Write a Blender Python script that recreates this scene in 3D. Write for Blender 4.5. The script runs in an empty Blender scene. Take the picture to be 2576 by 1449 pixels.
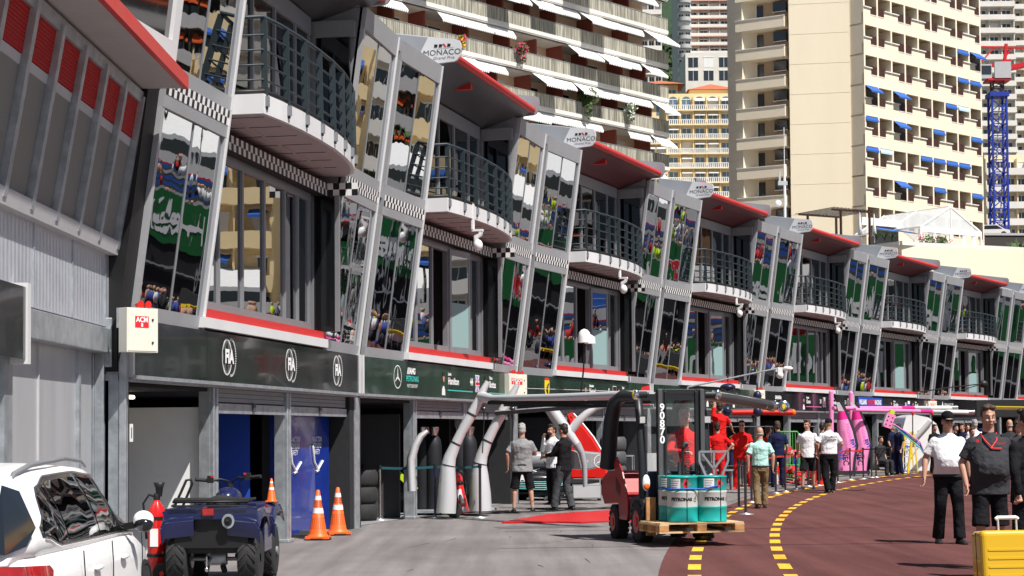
import bpy, math, random
from mathutils import Matrix, Vector, Euler
PI=math.pi; R_=math.radians
scene=bpy.context.scene
COL=scene.collection
# ---------------------------------------------------------------- camera
FPX=4400.0; IW=2576.0; IH=1449.0; PITCH=0.04; ROLL=0.007; SH=186.0; EYE=1.6
_F=Vector((0,math.cos(PITCH),math.sin(PITCH))); _U0=Vector((0,-math.sin(PITCH),math.cos(PITCH))); _R0=Vector((1,0,0))
_R=_R0*math.cos(ROLL)-_U0*math.sin(ROLL); _U=_U0*math.cos(ROLL)+_R0*math.sin(ROLL)
cam=bpy.data.cameras.new('camera'); camo=bpy.data.objects.new('camera',cam); COL.objects.link(camo)
cam.sensor_fit='HORIZONTAL'; cam.sensor_width=36.0; cam.lens=36.0*FPX/IW; cam.shift_y=SH/IW
cam.clip_start=0.3; cam.clip_end=6000
m3=Matrix((_R,_U,-_F)).transposed()
camo.matrix_world=Matrix.Translation((0,0,EYE))@m3.to_4x4()
scene.camera=camo
def ray(u,v): return _F+_R*((u-IW/2)/FPX)+_U*((IH/2+SH-v)/FPX)
def P(u,v,Y):
    d=ray(u,v); return d*(Y/d.y)+Vector((0,0,EYE))
def G(u,v,h=0.0):
    d=ray(u,v); return d*((h-EYE)/d.z)+Vector((0,0,EYE))
# ---------------------------------------------------------------- light
SUN=Vector((0.44,-0.50,1.0)).normalized()
w=bpy.data.worlds.new('World'); scene.world=w; w.use_nodes=True
nt=w.node_tree; bg=nt.nodes['Background']
sky=nt.nodes.new('ShaderNodeTexSky'); sky.sky_type='NISHITA'; sky.sun_disc=False
sky.sun_elevation=math.asin(SUN.z); sky.sun_rotation=math.atan2(SUN.x,SUN.y)
sky.air_density=1.0; sky.dust_density=0.6; sky.altitude=20
nt.links.new(sky.outputs[0],bg.inputs[0]); bg.inputs[1].default_value=0.052
sl=bpy.data.lights.new('sun','SUN'); sl.energy=5.0; sl.angle=R_(0.5); sl.color=(1.0,0.955,0.89)
so=bpy.data.objects.new('sun',sl); COL.objects.link(so); so.rotation_euler=SUN.to_track_quat('Z','Y').to_euler(); so.location=(40,-40,80)
vs=scene.view_settings; vs.view_transform='Standard'; vs.look='None'; vs.gamma=1.0; vs.exposure=0.46
scene.cycles.max_bounces=8; scene.cycles.glossy_bounces=5; scene.cycles.transparent_max_bounces=12; scene.cycles.diffuse_bounces=3
# ---------------------------------------------------------------- materials
def mat(name,col,rough=0.6,metal=0.0,var=0.0,vscale=3.0,bump=0.0,bscale=40.0,coat=0.0,spec=0.5,streak=0.0,alpha=1.0,emit=None,estr=1.0,trans=0.0,ior=1.45,bdist=0.01):
    m=bpy.data.materials.new(name); m.use_nodes=True; n=m.node_tree.nodes; l=m.node_tree.links; b=n['Principled BSDF']
    c=(col[0],col[1],col[2],1)
    b.inputs['Base Color'].default_value=c; b.inputs['Roughness'].default_value=rough; b.inputs['Metallic'].default_value=metal
    b.inputs['Specular IOR Level'].default_value=spec; b.inputs['Coat Weight'].default_value=coat; b.inputs['IOR'].default_value=ior
    b.inputs['Coat Roughness'].default_value=0.03
    if alpha<1: b.inputs['Alpha'].default_value=alpha
    if trans: b.inputs['Transmission Weight'].default_value=trans
    if emit: b.inputs['Emission Color'].default_value=(*emit,1); b.inputs['Emission Strength'].default_value=estr
    tc=n.new('ShaderNodeTexCoord')
    if var>0 or streak>0:
        mp=n.new('ShaderNodeMapping'); l.new(tc.outputs['Object'],mp.inputs[0])
        if streak>0: mp.inputs['Scale'].default_value=(1,1,0.12)
        nz=n.new('ShaderNodeTexNoise'); nz.inputs['Scale'].default_value=vscale; nz.inputs['Detail'].default_value=6; nz.inputs['Roughness'].default_value=0.6
        l.new(mp.outputs[0],nz.inputs[0])
        mr=n.new('ShaderNodeMapRange'); v=max(var,streak); mr.inputs[1].default_value=0.3; mr.inputs[2].default_value=0.7
        mr.inputs[3].default_value=1-v; mr.inputs[4].default_value=1+v; l.new(nz.outputs[0],mr.inputs[0])
        mx=n.new('ShaderNodeMix'); mx.data_type='RGBA'; mx.blend_type='MULTIPLY'; mx.inputs[0].default_value=1
        mx.inputs[6].default_value=c; l.new(mr.outputs[0],mx.inputs[7]); l.new(mx.outputs[2],b.inputs['Base Color'])
        mr2=n.new('ShaderNodeMapRange'); mr2.inputs[3].default_value=max(0.02,rough-0.08); mr2.inputs[4].default_value=min(1,rough+0.08)
        l.new(nz.outputs[0],mr2.inputs[0]); l.new(mr2.outputs[0],b.inputs['Roughness'])
    if bump>0:
        nb=n.new('ShaderNodeTexNoise'); nb.inputs['Scale'].default_value=bscale; nb.inputs['Detail'].default_value=3; l.new(tc.outputs['Object'],nb.inputs[0])
        bp=n.new('ShaderNodeBump'); bp.inputs['Strength'].default_value=bump; bp.inputs['Distance'].default_value=bdist
        l.new(nb.outputs[0],bp.inputs['Height']); l.new(bp.outputs[0],b.inputs['Normal'])
    return m
def wavemat(name,col,axis,period,rough=0.5,metal=0.5,strength=0.4,var=0.08,dist=0.01,prof='SIN',dark=0.0):
    m=mat(name,col,rough,metal,var=var); n=m.node_tree.nodes; l=m.node_tree.links; b=n['Principled BSDF']
    tc=n.new('ShaderNodeTexCoord'); wv=n.new('ShaderNodeTexWave'); wv.wave_type='BANDS'; wv.bands_direction=axis; wv.wave_profile=prof
    wv.inputs['Scale'].default_value=1.0/period*0.314159*1.0; wv.inputs['Distortion'].default_value=0
    l.new(tc.outputs['Object'],wv.inputs[0]); bp=n.new('ShaderNodeBump'); bp.inputs['Strength'].default_value=strength; bp.inputs['Distance'].default_value=dist
    l.new(wv.outputs['Fac'],bp.inputs['Height']); l.new(bp.outputs[0],b.inputs['Normal'])
    return m
def mirror(name,col,rough,bs,bd,scale=(1,1,1)):
    m=bpy.data.materials.new(name); m.use_nodes=True; n=m.node_tree.nodes; l=m.node_tree.links; b=n['Principled BSDF']
    b.inputs['Base Color'].default_value=(*col,1); b.inputs['Metallic'].default_value=1; b.inputs['Roughness'].default_value=rough
    tc=n.new('ShaderNodeTexCoord'); mp=n.new('ShaderNodeMapping'); mp.inputs['Scale'].default_value=scale
    nz=n.new('ShaderNodeTexNoise'); nz.inputs['Scale'].default_value=bs; nz.inputs['Detail'].default_value=1.5
    bp=n.new('ShaderNodeBump'); bp.inputs['Strength'].default_value=1; bp.inputs['Distance'].default_value=bd
    l.new(tc.outputs['Object'],mp.inputs[0]); l.new(mp.outputs[0],nz.inputs[0]); l.new(nz.outputs[0],bp.inputs['Height']); l.new(bp.outputs[0],b.inputs['Normal'])
    return m
M={}
def dm(k,*a,**kw): M[k]=mat(k,*a,**kw)
dm('pod_frame',(0.42,0.43,0.45),0.4,0.2,var=0.08,vscale=2)
dm('silver',(0.36,0.37,0.39),0.45,0.2,var=0.06,vscale=2)
dm('white_metal',(0.66,0.66,0.67),0.4,0.0,var=0.05,vscale=1.5,streak=0.05)
dm('frame',(0.27,0.28,0.30),0.4,0.3,var=0.06)
dm('white',(0.80,0.80,0.79),0.5,var=0.03)
dm('white_gloss',(0.82,0.82,0.82),0.25,coat=0.4)
dm('carwhite',(0.88,0.88,0.88),0.4,coat=0.5)
dm('black',(0.012,0.012,0.013),0.5)
dm('black_matte',(0.02,0.02,0.022),0.85,var=0.2,vscale=8)
dm('black_gloss',(0.01,0.01,0.012),0.12,coat=0.5)
dm('rubber',(0.022,0.022,0.023),0.8,var=0.3,vscale=6)
dm('dkgrey',(0.07,0.072,0.078),0.6,var=0.1)
dm('grey',(0.25,0.25,0.26),0.6,var=0.08)
dm('ltgrey',(0.48,0.48,0.49),0.55,var=0.06)
dm('red',(0.62,0.02,0.015),0.4,var=0.06)
dm('red_gloss',(0.62,0.012,0.01),0.2,coat=0.8)
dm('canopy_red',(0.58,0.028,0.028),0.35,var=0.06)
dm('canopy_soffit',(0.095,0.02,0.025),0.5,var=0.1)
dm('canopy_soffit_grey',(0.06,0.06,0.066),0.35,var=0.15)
dm('galv',(0.42,0.45,0.48),0.45,0.6,var=0.22,vscale=7)
dm('teal_metal',(0.028,0.042,0.05),0.5)
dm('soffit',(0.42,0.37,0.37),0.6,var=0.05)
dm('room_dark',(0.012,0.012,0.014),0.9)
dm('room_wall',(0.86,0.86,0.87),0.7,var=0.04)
dm('blue_panel',(0.004,0.03,0.28),0.15,coat=0.3,var=0.2)
dm('blue_dark',(0.003,0.008,0.05),0.35)
dm('sign_dark',(0.02,0.02,0.022),0.12,coat=0.3,var=0.5,vscale=1.2)
dm('sign_green',(0.012,0.035,0.024),0.25,coat=0.3,var=0.6,vscale=1.0)
dm('letter_white',(0.85,0.85,0.85),0.5)
dm('letter_teal',(0.05,0.55,0.5),0.5)
dm('letter_red',(0.7,0.02,0.03),0.5)
dm('letter_black',(0.015,0.015,0.015),0.5)
dm('letter_pink',(0.9,0.2,0.45),0.5)
dm('yellow',(0.85,0.62,0.02),0.4)
dm('blue',(0.02,0.07,0.45),0.5)
dm('cream_box',(0.72,0.70,0.60),0.5,var=0.04)
dm('chrome',(0.75,0.75,0.76),0.15,1.0)
dm('steel_dark',(0.12,0.12,0.13),0.3,0.9)
dm('skin',(0.50,0.27,0.19),0.5,var=0.08,vscale=12)
dm('skin2',(0.42,0.21,0.14),0.5,var=0.08,vscale=12)
dm('glass_dark',(0.01,0.011,0.012),0.05,spec=1.0,coat=1.0)
M['pod_glass']=mirror('pod_glass',(0.41,0.42,0.44),0.01,1.8,0.0023,(1,1,0.8))
M['door_glass']=mirror('door_glass',(0.37,0.38,0.40),0.008,0.8,0.0025)
M['frost']=mat('frosted_glass',(0.25,0.38,0.38),0.45,spec=0.6)
M['recess_glass']=mirror('recess_glass',(0.10,0.10,0.11),0.02,0.8,0.004)
# checker
def checker(name,cell,a=(0.8,0.8,0.8),b_=(0.01,0.01,0.01)):
    m=mat(name,a,0.45); n=m.node_tree.nodes; l=m.node_tree.links; tc=n.new('ShaderNodeTexCoord')
    ck=n.new('ShaderNodeTexChecker'); ck.inputs['Scale'].default_value=1.0/cell; ck.inputs['Color1'].default_value=(*a,1); ck.inputs['Color2'].default_value=(*b_,1)
    mp=n.new('ShaderNodeMapping'); mp.inputs['Location'].default_value=(0.013,0.0007,0.0); l.new(tc.outputs['UV'],mp.inputs[0])
    l.new(mp.outputs[0],ck.inputs[0]); l.new(ck.outputs[0],n['Principled BSDF'].inputs['Base Color']); return m
M['checker']=checker('checker',1.0)
# ---------------------------------------------------------------- mesh builder
def I4(): return Matrix.Identity(4)
def TR(x,y=None,z=None):
    return Matrix.Translation((x,y,z) if y is not None else x)
def RZ(a): return Matrix.Rotation(a,4,'Z')
def RX(a): return Matrix.Rotation(a,4,'X')
def RY(a): return Matrix.Rotation(a,4,'Y')
def SC(x,y,z): return Matrix.Diagonal((x,y,z,1))
def frame(o,x,y,z=None):
    x=Vector(x).normalized(); y=Vector(y); y=(y-x*y.dot(x)).normalized(); z=x.cross(y)
    m=Matrix((x,y,z)).transposed().to_4x4(); m.translation=Vector(o); return m
class MB:
    def __init__(s,M0=None): s.v=[];s.f=[];s.mi=[];s.sm=[];s.mats=[];s.uv={};s.M=M0; s.W=None
    def mid(s,m):
        if isinstance(m,str): m=M[m]
        if m not in s.mats: s.mats.append(m)
        return s.mats.index(m)
    def add(s,vs,fs,m,sm=False,T=None,uvs=None):
        b=len(s.v)
        for p in vs:
            p=Vector(p)
            if T is not None: p=T@p
            if s.W: p=s.W(p)
            if s.M is not None: p=s.M@p
            s.v.append(p)
        k=s.mid(m)
        for i,f in enumerate(fs):
            if uvs: s.uv[len(s.f)]=uvs[i]
            s.f.append([b+q for q in f]); s.mi.append(k); s.sm.append(sm)
        return s
    def box(s,x0,x1,y0,y1,z0,z1,m,T=None):
        vs=[(x,y,z) for z in (z0,z1) for y in (y0,y1) for x in (x0,x1)]
        return s.add(vs,[(0,2,3,1),(4,5,7,6),(0,1,5,4),(2,6,7,3),(0,4,6,2),(1,3,7,5)],m,False,T)
    def cb(s,c,d,m,T=None):
        return s.box(c[0]-d[0]/2,c[0]+d[0]/2,c[1]-d[1]/2,c[1]+d[1]/2,c[2]-d[2]/2,c[2]+d[2]/2,m,T)
    def bar(s,p,q,w,h,m,up=(0,0,1),T=None):
        p=Vector(p);q=Vector(q);d=q-p;L=d.length
        if L<1e-6: return s
        d/=L; u=Vector(up)
        if abs(d.dot(u))>0.98: u=Vector((1,0,0))
        x=d.cross(u).normalized(); z=x.cross(d)
        F=Matrix((x,d,z)).transposed().to_4x4(); F.translation=p
        if T is not None: F=T@F
        return s.box(-w/2,w/2,0,L,-h/2,h/2,m,F)
    def tube(s,pts,r,m,n=8,T=None,caps=True,sm=True,sq=1.0):
        pts=[Vector(p) for p in pts]; k=len(pts); rs=r if isinstance(r,(list,tuple)) else [r]*k
        vs=[];fs=[]; prev=None
        for i,p in enumerate(pts):
            d=(pts[min(i+1,k-1)]-pts[max(i-1,0)])
            if d.length<1e-9: d=Vector((0,0,1))
            d.normalize()
            if prev is None:
                u=Vector((0,0,1)) if abs(d.z)<0.9 else Vector((1,0,0)); x=d.cross(u).normalized()
            else:
                x=prev-d*prev.dot(d)
                x=x.normalized() if x.length>1e-6 else d.cross(Vector((0,0,1))).normalized()
            prev=x; y=d.cross(x)
            for j in range(n):
                a=2*PI*j/n; vs.append(p+x*(math.cos(a)*rs[i])+y*(math.sin(a)*rs[i]*sq))
        for i in range(k-1):
            for j in range(n):
                a=i*n+j; b=i*n+(j+1)%n; fs.append((a,b,b+n,a+n))
        s.add(vs,fs,m,sm,T)
        if caps: s.add(vs[:n],[tuple(reversed(range(n)))],m,False,T); s.add(vs[-n:],[tuple(range(n))],m,False,T)
        return s
    def lathe(s,prof,m,n=16,T=None,sm=True,caps=True):
        vs=[];fs=[]
        for r,z in prof:
            for j in range(n):
                a=2*PI*j/n; vs.append((r*math.cos(a),r*math.sin(a),z))
        for i in range(len(prof)-1):
            for j in range(n):
                a=i*n+j;b=i*n+(j+1)%n; fs.append((a,b,b+n,a+n))
        s.add(vs,fs,m,sm,T)
        if caps:
            if prof[0][0]>1e-4: s.add(vs[:n],[tuple(reversed(range(n)))],m,False,T)
            if prof[-1][0]>1e-4: s.add(vs[-n:],[tuple(range(n))],m,False,T)
        return s
    def prism(s,poly,z0,z1,m,T=None,sm=False):
        n=len(poly); ar=sum(poly[i][0]*poly[(i+1)%n][1]-poly[(i+1)%n][0]*poly[i][1] for i in range(n))
        if ar<0: poly=list(reversed(poly))
        vs=[(x,y,z0) for x,y in poly]+[(x,y,z1) for x,y in poly]
        s.add(vs,[tuple(reversed(range(n))),tuple(range(n,2*n))],m,False,T)
        s.add(vs,[(i,(i+1)%n,n+(i+1)%n,n+i) for i in range(n)],m,sm,T)
        return s
    def loft(s,rings,m,T=None,sm=True,closed=True,cap=True):
        n=len(rings[0]); vs=[p for r in rings for p in r]; fs=[]
        for i in range(len(rings)-1):
            for j in range(n if closed else n-1):
                a=i*n+j;b=i*n+(j+1)%n; fs.append((a,b,b+n,a+n))
        s.add(vs,fs,m,sm,T)
        if cap and closed: s.add(rings[0],[tuple(reversed(range(n)))],m,False,T); s.add(rings[-1],[tuple(range(n))],m,False,T)
        return s
    def ell(s,c,r,m,n=12,k=8,T=None):
        vs=[];fs=[]
        for i in range(k+1):
            t=PI*i/k
            for j in range(n):
                a=2*PI*j/n; vs.append((c[0]+r[0]*math.sin(t)*math.cos(a),c[1]+r[1]*math.sin(t)*math.sin(a),c[2]-r[2]*math.cos(t)))
        for i in range(k):
            for j in range(n):
                a=i*n+j;b=i*n+(j+1)%n; fs.append((a,b,b+n,a+n))
        return s.add(vs,fs,m,True,T)
    def quad(s,a,b,c,d,m,uv=None,T=None): return s.add([a,b,c,d],[(0,1,2,3)],m,False,T,[uv] if uv else None)
    def text(s,txt,size,T,m,sx=1.0,align='CENTER',depth=0.0,bold=0.0,shear=0.0):
        cu=bpy.data.curves.new('t','FONT'); cu.body=txt; cu.size=size; cu.align_x=align; cu.align_y='CENTER'; cu.resolution_u=3; cu.offset=bold; cu.extrude=depth; cu.shear=shear
        ob=bpy.data.objects.new('t',cu); me=bpy.data.meshes.new_from_object(ob)
        vs=[(v.co.x*sx,v.co.y,v.co.z) for v in me.vertices]; fs=[tuple(p.vertices) for p in me.polygons]
        if fs: s.add(vs,fs,m,False,T)
        bpy.data.objects.remove(ob); bpy.data.curves.remove(cu); bpy.data.meshes.remove(me)
        return s
    def build(s,name,parent=None,loc=None,rot=None,bevel=0,seg=2,mw=None):
        me=bpy.data.meshes.new(name); me.from_pydata([tuple(p) for p in s.v],[],s.f)
        for m in s.mats: me.materials.append(m)
        me.polygons.foreach_set('material_index',s.mi); me.polygons.foreach_set('use_smooth',s.sm)
        if s.uv:
            ul=me.uv_layers.new(name='UVMap')
            for p in me.polygons:
                u=s.uv.get(p.index)
                if u:
                    for q,li in enumerate(p.loop_indices): ul.data[li].uv=u[q]
        me.validate(clean_customdata=False); me.update()
        o=bpy.data.objects.new(name,me); COL.objects.link(o)
        if parent is not None: o.parent=parent
        if mw is not None: o.matrix_basis=mw
        if loc is not None: o.location=loc
        if rot is not None: o.rotation_euler=(0,0,rot) if not isinstance(rot,(tuple,list)) else rot
        if bevel:
            bm=o.modifiers.new('bevel','BEVEL'); bm.width=bevel; bm.segments=seg; bm.limit_method='ANGLE'; bm.angle_limit=R_(40); bm.harden_normals=False
        return o
def tag(o,label=None,cat=None,group=None,kind=None):
    if label: o['label']=label
    if cat: o['category']=cat
    if group: o['group']=group
    if kind: o['kind']=kind
    return o
def thing(name,label,cat,loc=(0,0,0),rz=0,group=None,mw=None):
    o=bpy.data.objects.new(name,None); o.empty_display_size=0.2; COL.objects.link(o)
    if mw is not None: o.matrix_basis=mw
    else: o.location=loc; o.rotation_euler=(0,0,rz)
    return tag(o,label,cat,group)
def kids(o): return [c for c in bpy.data.objects if c.parent==o]
def copy_tree(o,mw=None,parent=None,label=None):
    c=o.copy(); COL.objects.link(c)
    if parent is not None: c.parent=parent
    for k in kids(o): copy_tree(k,None,c)
    if mw is not None: c.matrix_basis=mw
    if label: c['label']=label
    return c
def struct(o): o['kind']='structure'; return o
# ---------------------------------------------------------------- ground
def road_mat(name,c1,c2,scale,rough=0.85,cracks=0.0):
    m=mat(name,c1,rough); n=m.node_tree.nodes; l=m.node_tree.links; b=n['Principled BSDF']; b.inputs['Specular IOR Level'].default_value=0.15; tc=n.new('ShaderNodeTexCoord')
    a=n.new('ShaderNodeTexNoise'); a.inputs['Scale'].default_value=0.35; a.inputs['Detail'].default_value=8; a.inputs['Roughness'].default_value=0.65; l.new(tc.outputs['Object'],a.inputs[0])
    f=n.new('ShaderNodeTexNoise'); f.inputs['Scale'].default_value=scale; f.inputs['Detail'].default_value=3; f.inputs['Roughness'].default_value=0.8; l.new(tc.outputs['Object'],f.inputs[0])
    mr=n.new('ShaderNodeMapRange'); mr.inputs[1].default_value=0.3; mr.inputs[2].default_value=0.7; l.new(a.outputs[0],mr.inputs[0])
    mx=n.new('ShaderNodeMix'); mx.data_type='RGBA'; mx.inputs[6].default_value=(*c1,1); mx.inputs[7].default_value=(*c2,1); l.new(mr.outputs[0],mx.inputs[0])
    m2=n.new('ShaderNodeMapRange'); m2.inputs[1].default_value=0.25; m2.inputs[2].default_value=0.75; m2.inputs[3].default_value=0.55; m2.inputs[4].default_value=1.45; l.new(f.outputs[0],m2.inputs[0])
    mu=n.new('ShaderNodeMix'); mu.data_type='RGBA'; mu.blend_type='MULTIPLY'; mu.inputs[0].default_value=1; l.new(mx.outputs[2],mu.inputs[6]); l.new(m2.outputs[0],mu.inputs[7])
    # long worn streaks along the lane
    mp=n.new('ShaderNodeMapping'); mp.inputs['Scale'].default_value=(2.2,0.12,1); mp.inputs['Rotation'].default_value=(0,0,0.35); l.new(tc.outputs['Object'],mp.inputs[0])
    st=n.new('ShaderNodeTexNoise'); st.inputs['Scale'].default_value=1.4; st.inputs['Detail'].default_value=5; l.new(mp.outputs[0],st.inputs[0])
    m3_=n.new('ShaderNodeMapRange'); m3_.inputs[1].default_value=0.35; m3_.inputs[2].default_value=0.65; m3_.inputs[3].default_value=0.80; m3_.inputs[4].default_value=1.14; l.new(st.outputs[0],m3_.inputs[0])
    mu2=n.new('ShaderNodeMix'); mu2.data_type='RGBA'; mu2.blend_type='MULTIPLY'; mu2.inputs[0].default_value=1; l.new(mu.outputs[2],mu2.inputs[6]); l.new(m3_.outputs[0],mu2.inputs[7])
    l.new(mu2.outputs[2],b.inputs['Base Color'])
    bp=n.new('ShaderNodeBump'); bp.inputs['Strength'].default_value=0.5; bp.inputs['Distance'].default_value=0.006; l.new(f.outputs[0],bp.inputs['Height']); l.new(bp.outputs[0],b.inputs['Normal'])
    return m
M['asphalt']=road_mat('asphalt',(0.155,0.142,0.142),(0.225,0.207,0.205),55)
M['track']=road_mat('track_paint',(0.100,0.038,0.036),(0.135,0.056,0.052),45)
M['linepaint']=road_mat('line_paint',(0.72,0.40,0.035),(0.80,0.48,0.06),30)
g=MB(); g.quad((-1500,-300,0),(1500,-300,0),(1500,3000,0),(-1500,3000,0),'asphalt'); tag(g.build('ground'),kind='structure')
L1=[(1752,1460),(1752,1449),(1756,1395),(1769,1374),(1781,1359),(1846,1297),(1859,1286),(1891,1269),(1932,1254),(1974,1243),(2060,1226),(2157,1209),(2262,1192),(2334,1185)]
L2=[(1990,1460),(1985,1442),(1968,1416),(1957,1393),(1949,1374),(1947,1357),(1949,1342),(1953,1329),(1959,1317),(1966,1307),(1974,1296),(1985,1287),(1996,1278),(2007,1270),(2022,1262.6),(2039,1255),(2058,1249),(2077,1242),(2116,1231),(2141,1226),(2165,1221),(2191,1217),(2217,1212),(2244,1207),(2272,1204),(2300,1200),(2330,1196)]
def smooth_path(pts,step):
    pts=[Vector((p.x,p.y,0)) for p in pts]
    for _ in range(3):
        q=[pts[0]]
        for i in range(1,len(pts)-1): q.append(pts[i-1]*0.25+pts[i]*0.5+pts[i+1]*0.25)
        q.append(pts[-1]); pts=q
    out=[pts[0]]; acc=0
    for a,b in zip(pts,pts[1:]):
        L=(b-a).length; d=0
        while acc+L-d>=step:
            d+=step-acc; out.append(a.lerp(b,d/L)); acc=0
        acc+=L-d
    return out
W1=[G(*p) for p in L1[1:]]; W2=[G(*p) for p in L2[1:]]
# fit a smooth curve x(y) through both lines (polynomial least squares)
import numpy as np
ys=np.array([p.y for p in W2]); xs=np.array([p.x for p in W2])
cf=np.polyfit((ys-40)/20,xs,3)
def xline2(y):
    if y<17: return xline2(17.0)+ (y-17)*0.02
    if y<62: return float(np.polyval(cf,(y-40)/20))
    e=62.0; x0=float(np.polyval(cf,(e-40)/20)); s=(x0-float(np.polyval(cf,(e-1-40)/20)))
    return x0+s*(y-e)+0.003*(y-e)**2
def lane(y,off):   # point offset to the left of line 2
    x=xline2(y); dx=xline2(y+0.5)-xline2(y-0.5); n=Vector((-1.0,dx,0)).normalized()
    return Vector((x,y,0))+n*off
yy=[-12+i*1.0 for i in range(135)]
tr=MB(); left=[lane(y,1.45) for y in yy]; right=[lane(y,-11.5) for y in yy]
for i in range(len(yy)-1):
    a,b,c,d=left[i],right[i],right[i+1],left[i+1]
    tr.quad(*[Vector((p.x,p.y,0.004)) for p in (a,b,c,d)],'track')
tag(tr.build('road'),kind='structure')
ds=MB()
def dashes(off,wd,dl,gap,y0,y1,z=0.008):
    # arc-length stepping
    y=y0
    while y<y1:
        p=lane(y,off); q=lane(y+0.1,off); sp=(q-p).length/0.1
        y2=y+dl/sp
        a=lane(y,off+wd/2);b=lane(y,off-wd/2);c=lane(y2,off-wd/2);d=lane(y2,off+wd/2)
        ds.quad(*[Vector((t.x,t.y,z)) for t in (a,b,c,d)],'linepaint')
        y=y2+gap/sp
dashes(0.0,0.15,0.8,0.74,14,75); dashes(1.05,0.15,0.8,0.74,14,80)
tag(ds.build('road_marking'),'two rows of short yellow dashes curving along the left edge of the maroon track','road marking'); bpy.data.objects['road_marking']['kind']='structure'
dm('tyre_mark',(0.060,0.022,0.022),0.85,var=0.35,vscale=1.5)
for j,(off,w_,y0_,y1_) in enumerate(()):
    tm=MB(); yk=[y0_+1.5*k for k in range(int((y1_-y0_)/1.5))]
    for p,q in zip(yk,yk[1:]):
        o1=off+.12*math.sin(p*.13+j); o2=off+.12*math.sin(q*.13+j); f1=min(1,(p-y0_+.1)/6,(y1_-p)/6); f2=min(1,(q-y0_+.1)/6,(y1_-q)/6)
        a_,b_,c_,d_=lane(p,o1+w_/2*f1),lane(p,o1-w_/2*f1),lane(q,o2-w_/2*f2),lane(q,o2+w_/2*f2)
        tm.quad(*[Vector((t.x,t.y,.0065)) for t in (a_,b_,c_,d_)],'tyre_mark')
    tm.build('tyre_mark')['kind']='structure'
dm('asphalt_patch',(0.11,0.10,0.10),0.9,var=0.2,vscale=6)
for x,y,w_,h_,a_ in ((.6,29.5,1.8,.7,.2),(3.5,42,1.6,1.2,.4)):
    tm=MB(TR(x,y,0)@RZ(a_)); tm.prism([(-w_/2,-h_/2),(w_/2,-h_/2*.9),(w_/2*.95,h_/2),(-w_/2,h_/2*.93)],.0025,.003,'asphalt_patch'); tm.build('asphalt_patch')['kind']='structure'
pl=MB()
for y0,y1,off in ((47,62,3.0),(62,75,3.4)):
    for k in range(2):
        a=lane(y0+k*3,off+k*1.2+0.06);b=lane(y0+k*3,off+k*1.2-0.06);c=lane(y1,off+k*1.2-0.06);d=lane(y1,off+k*1.2+0.06)
        pl.quad(*[Vector((t.x,t.y,0.005)) for t in (a,b,c,d)],'linepaint')
pl.build('pit_box_marking')['kind']='structure'
dm('scuff',(0.05,0.045,0.045),0.9)
sc_m=MB(); rs_=random.Random(2)
for k in range(26):
    y=rs_.uniform(18,34); x=rs_.uniform(-1.5,1.3)*y/22; L=rs_.uniform(.25,1.3); a=rs_.uniform(-.25,.25)+ (1.5 if rs_.random()<.4 else 0); w_=rs_.uniform(.008,.03)
    c,s_=math.cos(a),math.sin(a); sc_m.quad((x,y,.0035),(x+L*c,y+L*s_,.0035),(x+L*c-w_*s_,y+L*s_+w_*c,.0035),(x-w_*s_*.2,y+w_*c*.2,.0035),'scuff')
sc_m.build('asphalt_scuffs')['kind']='structure'
# ---------------------------------------------------------------- pit building
J=[(-4.35,19.6),(-2.62,29.6),(0.08,39.4),(3.82,48.76),(8.12,57.7),(13.0,67.1),(18.27,76.4),(23.85,85.5),(29.6,94.6),(35.5,103.6)]
NB=len(J)-1
BM=[]
for i in range(NB):
    a=Vector((*J[i],0)); b=Vector((*J[i+1],0)); t=b-a; s=t.length/10.0; t.normalize(); n=Vector((t.y,-t.x,0))
    m=Matrix((n,t*s,Vector((0,0,1)))).transposed().to_4x4(); m.translation=a; BM.append(m)
pit=thing('pit_building','long three storey pit building with leaning mirrored window pods, curved white balconies and red canopies','building')
LEAN=0.74/5.45
def lean(p): return Vector((p.x+max(0,p.z-2.85)*LEAN,p.y,p.z))
proto={}
def reg(key,o,sub=()): proto[key]=o; return o
def pod(a0,a1,z0,zb,zt,z1,key,band):
    """leaning glass pod: frame z0-zb, glass zb-zt, top frame zt-z1"""
    b=MB(); b.W=lean; fw=0.075
    b.box(-0.75,-0.06,a0+0.01,a1-0.01,z0+0.01,z1-0.01,'black_matte')
    b.box(-0.75,-0.02,a0,a0+0.03,z0,z1,'frame'); b.box(-0.75,-0.02,a1-0.03,a1,z0,z1,'frame')
    b.box(-0.06,0.05,a0,a1,z0,zb,'silver'); b.box(-0.06,0.05,a0,a1,zt,z1,'silver')
    b.box(-0.06,0.045,a0,a0+fw,zb,zt,'pod_frame'); b.box(-0.06,0.045,a1-fw,a1,zb,zt,'pod_frame')
    b.box(0.045,0.07,a1-0.03,a1+0.004,z0+0.002,z1-0.002,'white_metal')
    am=(a0+a1)/2
    b.box(-0.05,0.022,am-0.012,am+0.012,zb,zt,'frame')
    o=b.build('window_pod',pit)
    g=MB(); g.W=lean
    for k,(p,q) in enumerate(((a0+fw,am-0.012),(am+0.012,a1-fw))):
        e=0.010 if k else -0.006
        g=MB(); g.W=lean; g.quad((0.01+e,p,zb),(0.01,q,zb),(0.01,q,zt),(0.012+e,p,zt),'pod_glass'); g.build('pane',o)
    if band:
        c=MB(); c.W=lean; n=26; h=(z1-band)
        c.quad((0.054,a0+0.03,band),(0.054,a1-0.03,band),(0.054,a1-0.03,z1-0.003),(0.054,a0+0.03,z1-0.003),'checker',uv=[(0,0),(n,0),(n,2),(0,2)])
        c.build('checker_band',o)
    proto[key]=o
pod(0.18,2.35,2.85,3.07,5.32,5.66,'near_low',5.47)
pod(0.18,2.35,5.66,5.83,7.95,8.28,'near_up',None)
pod(7.75,9.86,2.85,3.07,5.32,5.66,'far_low',5.47)
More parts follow.
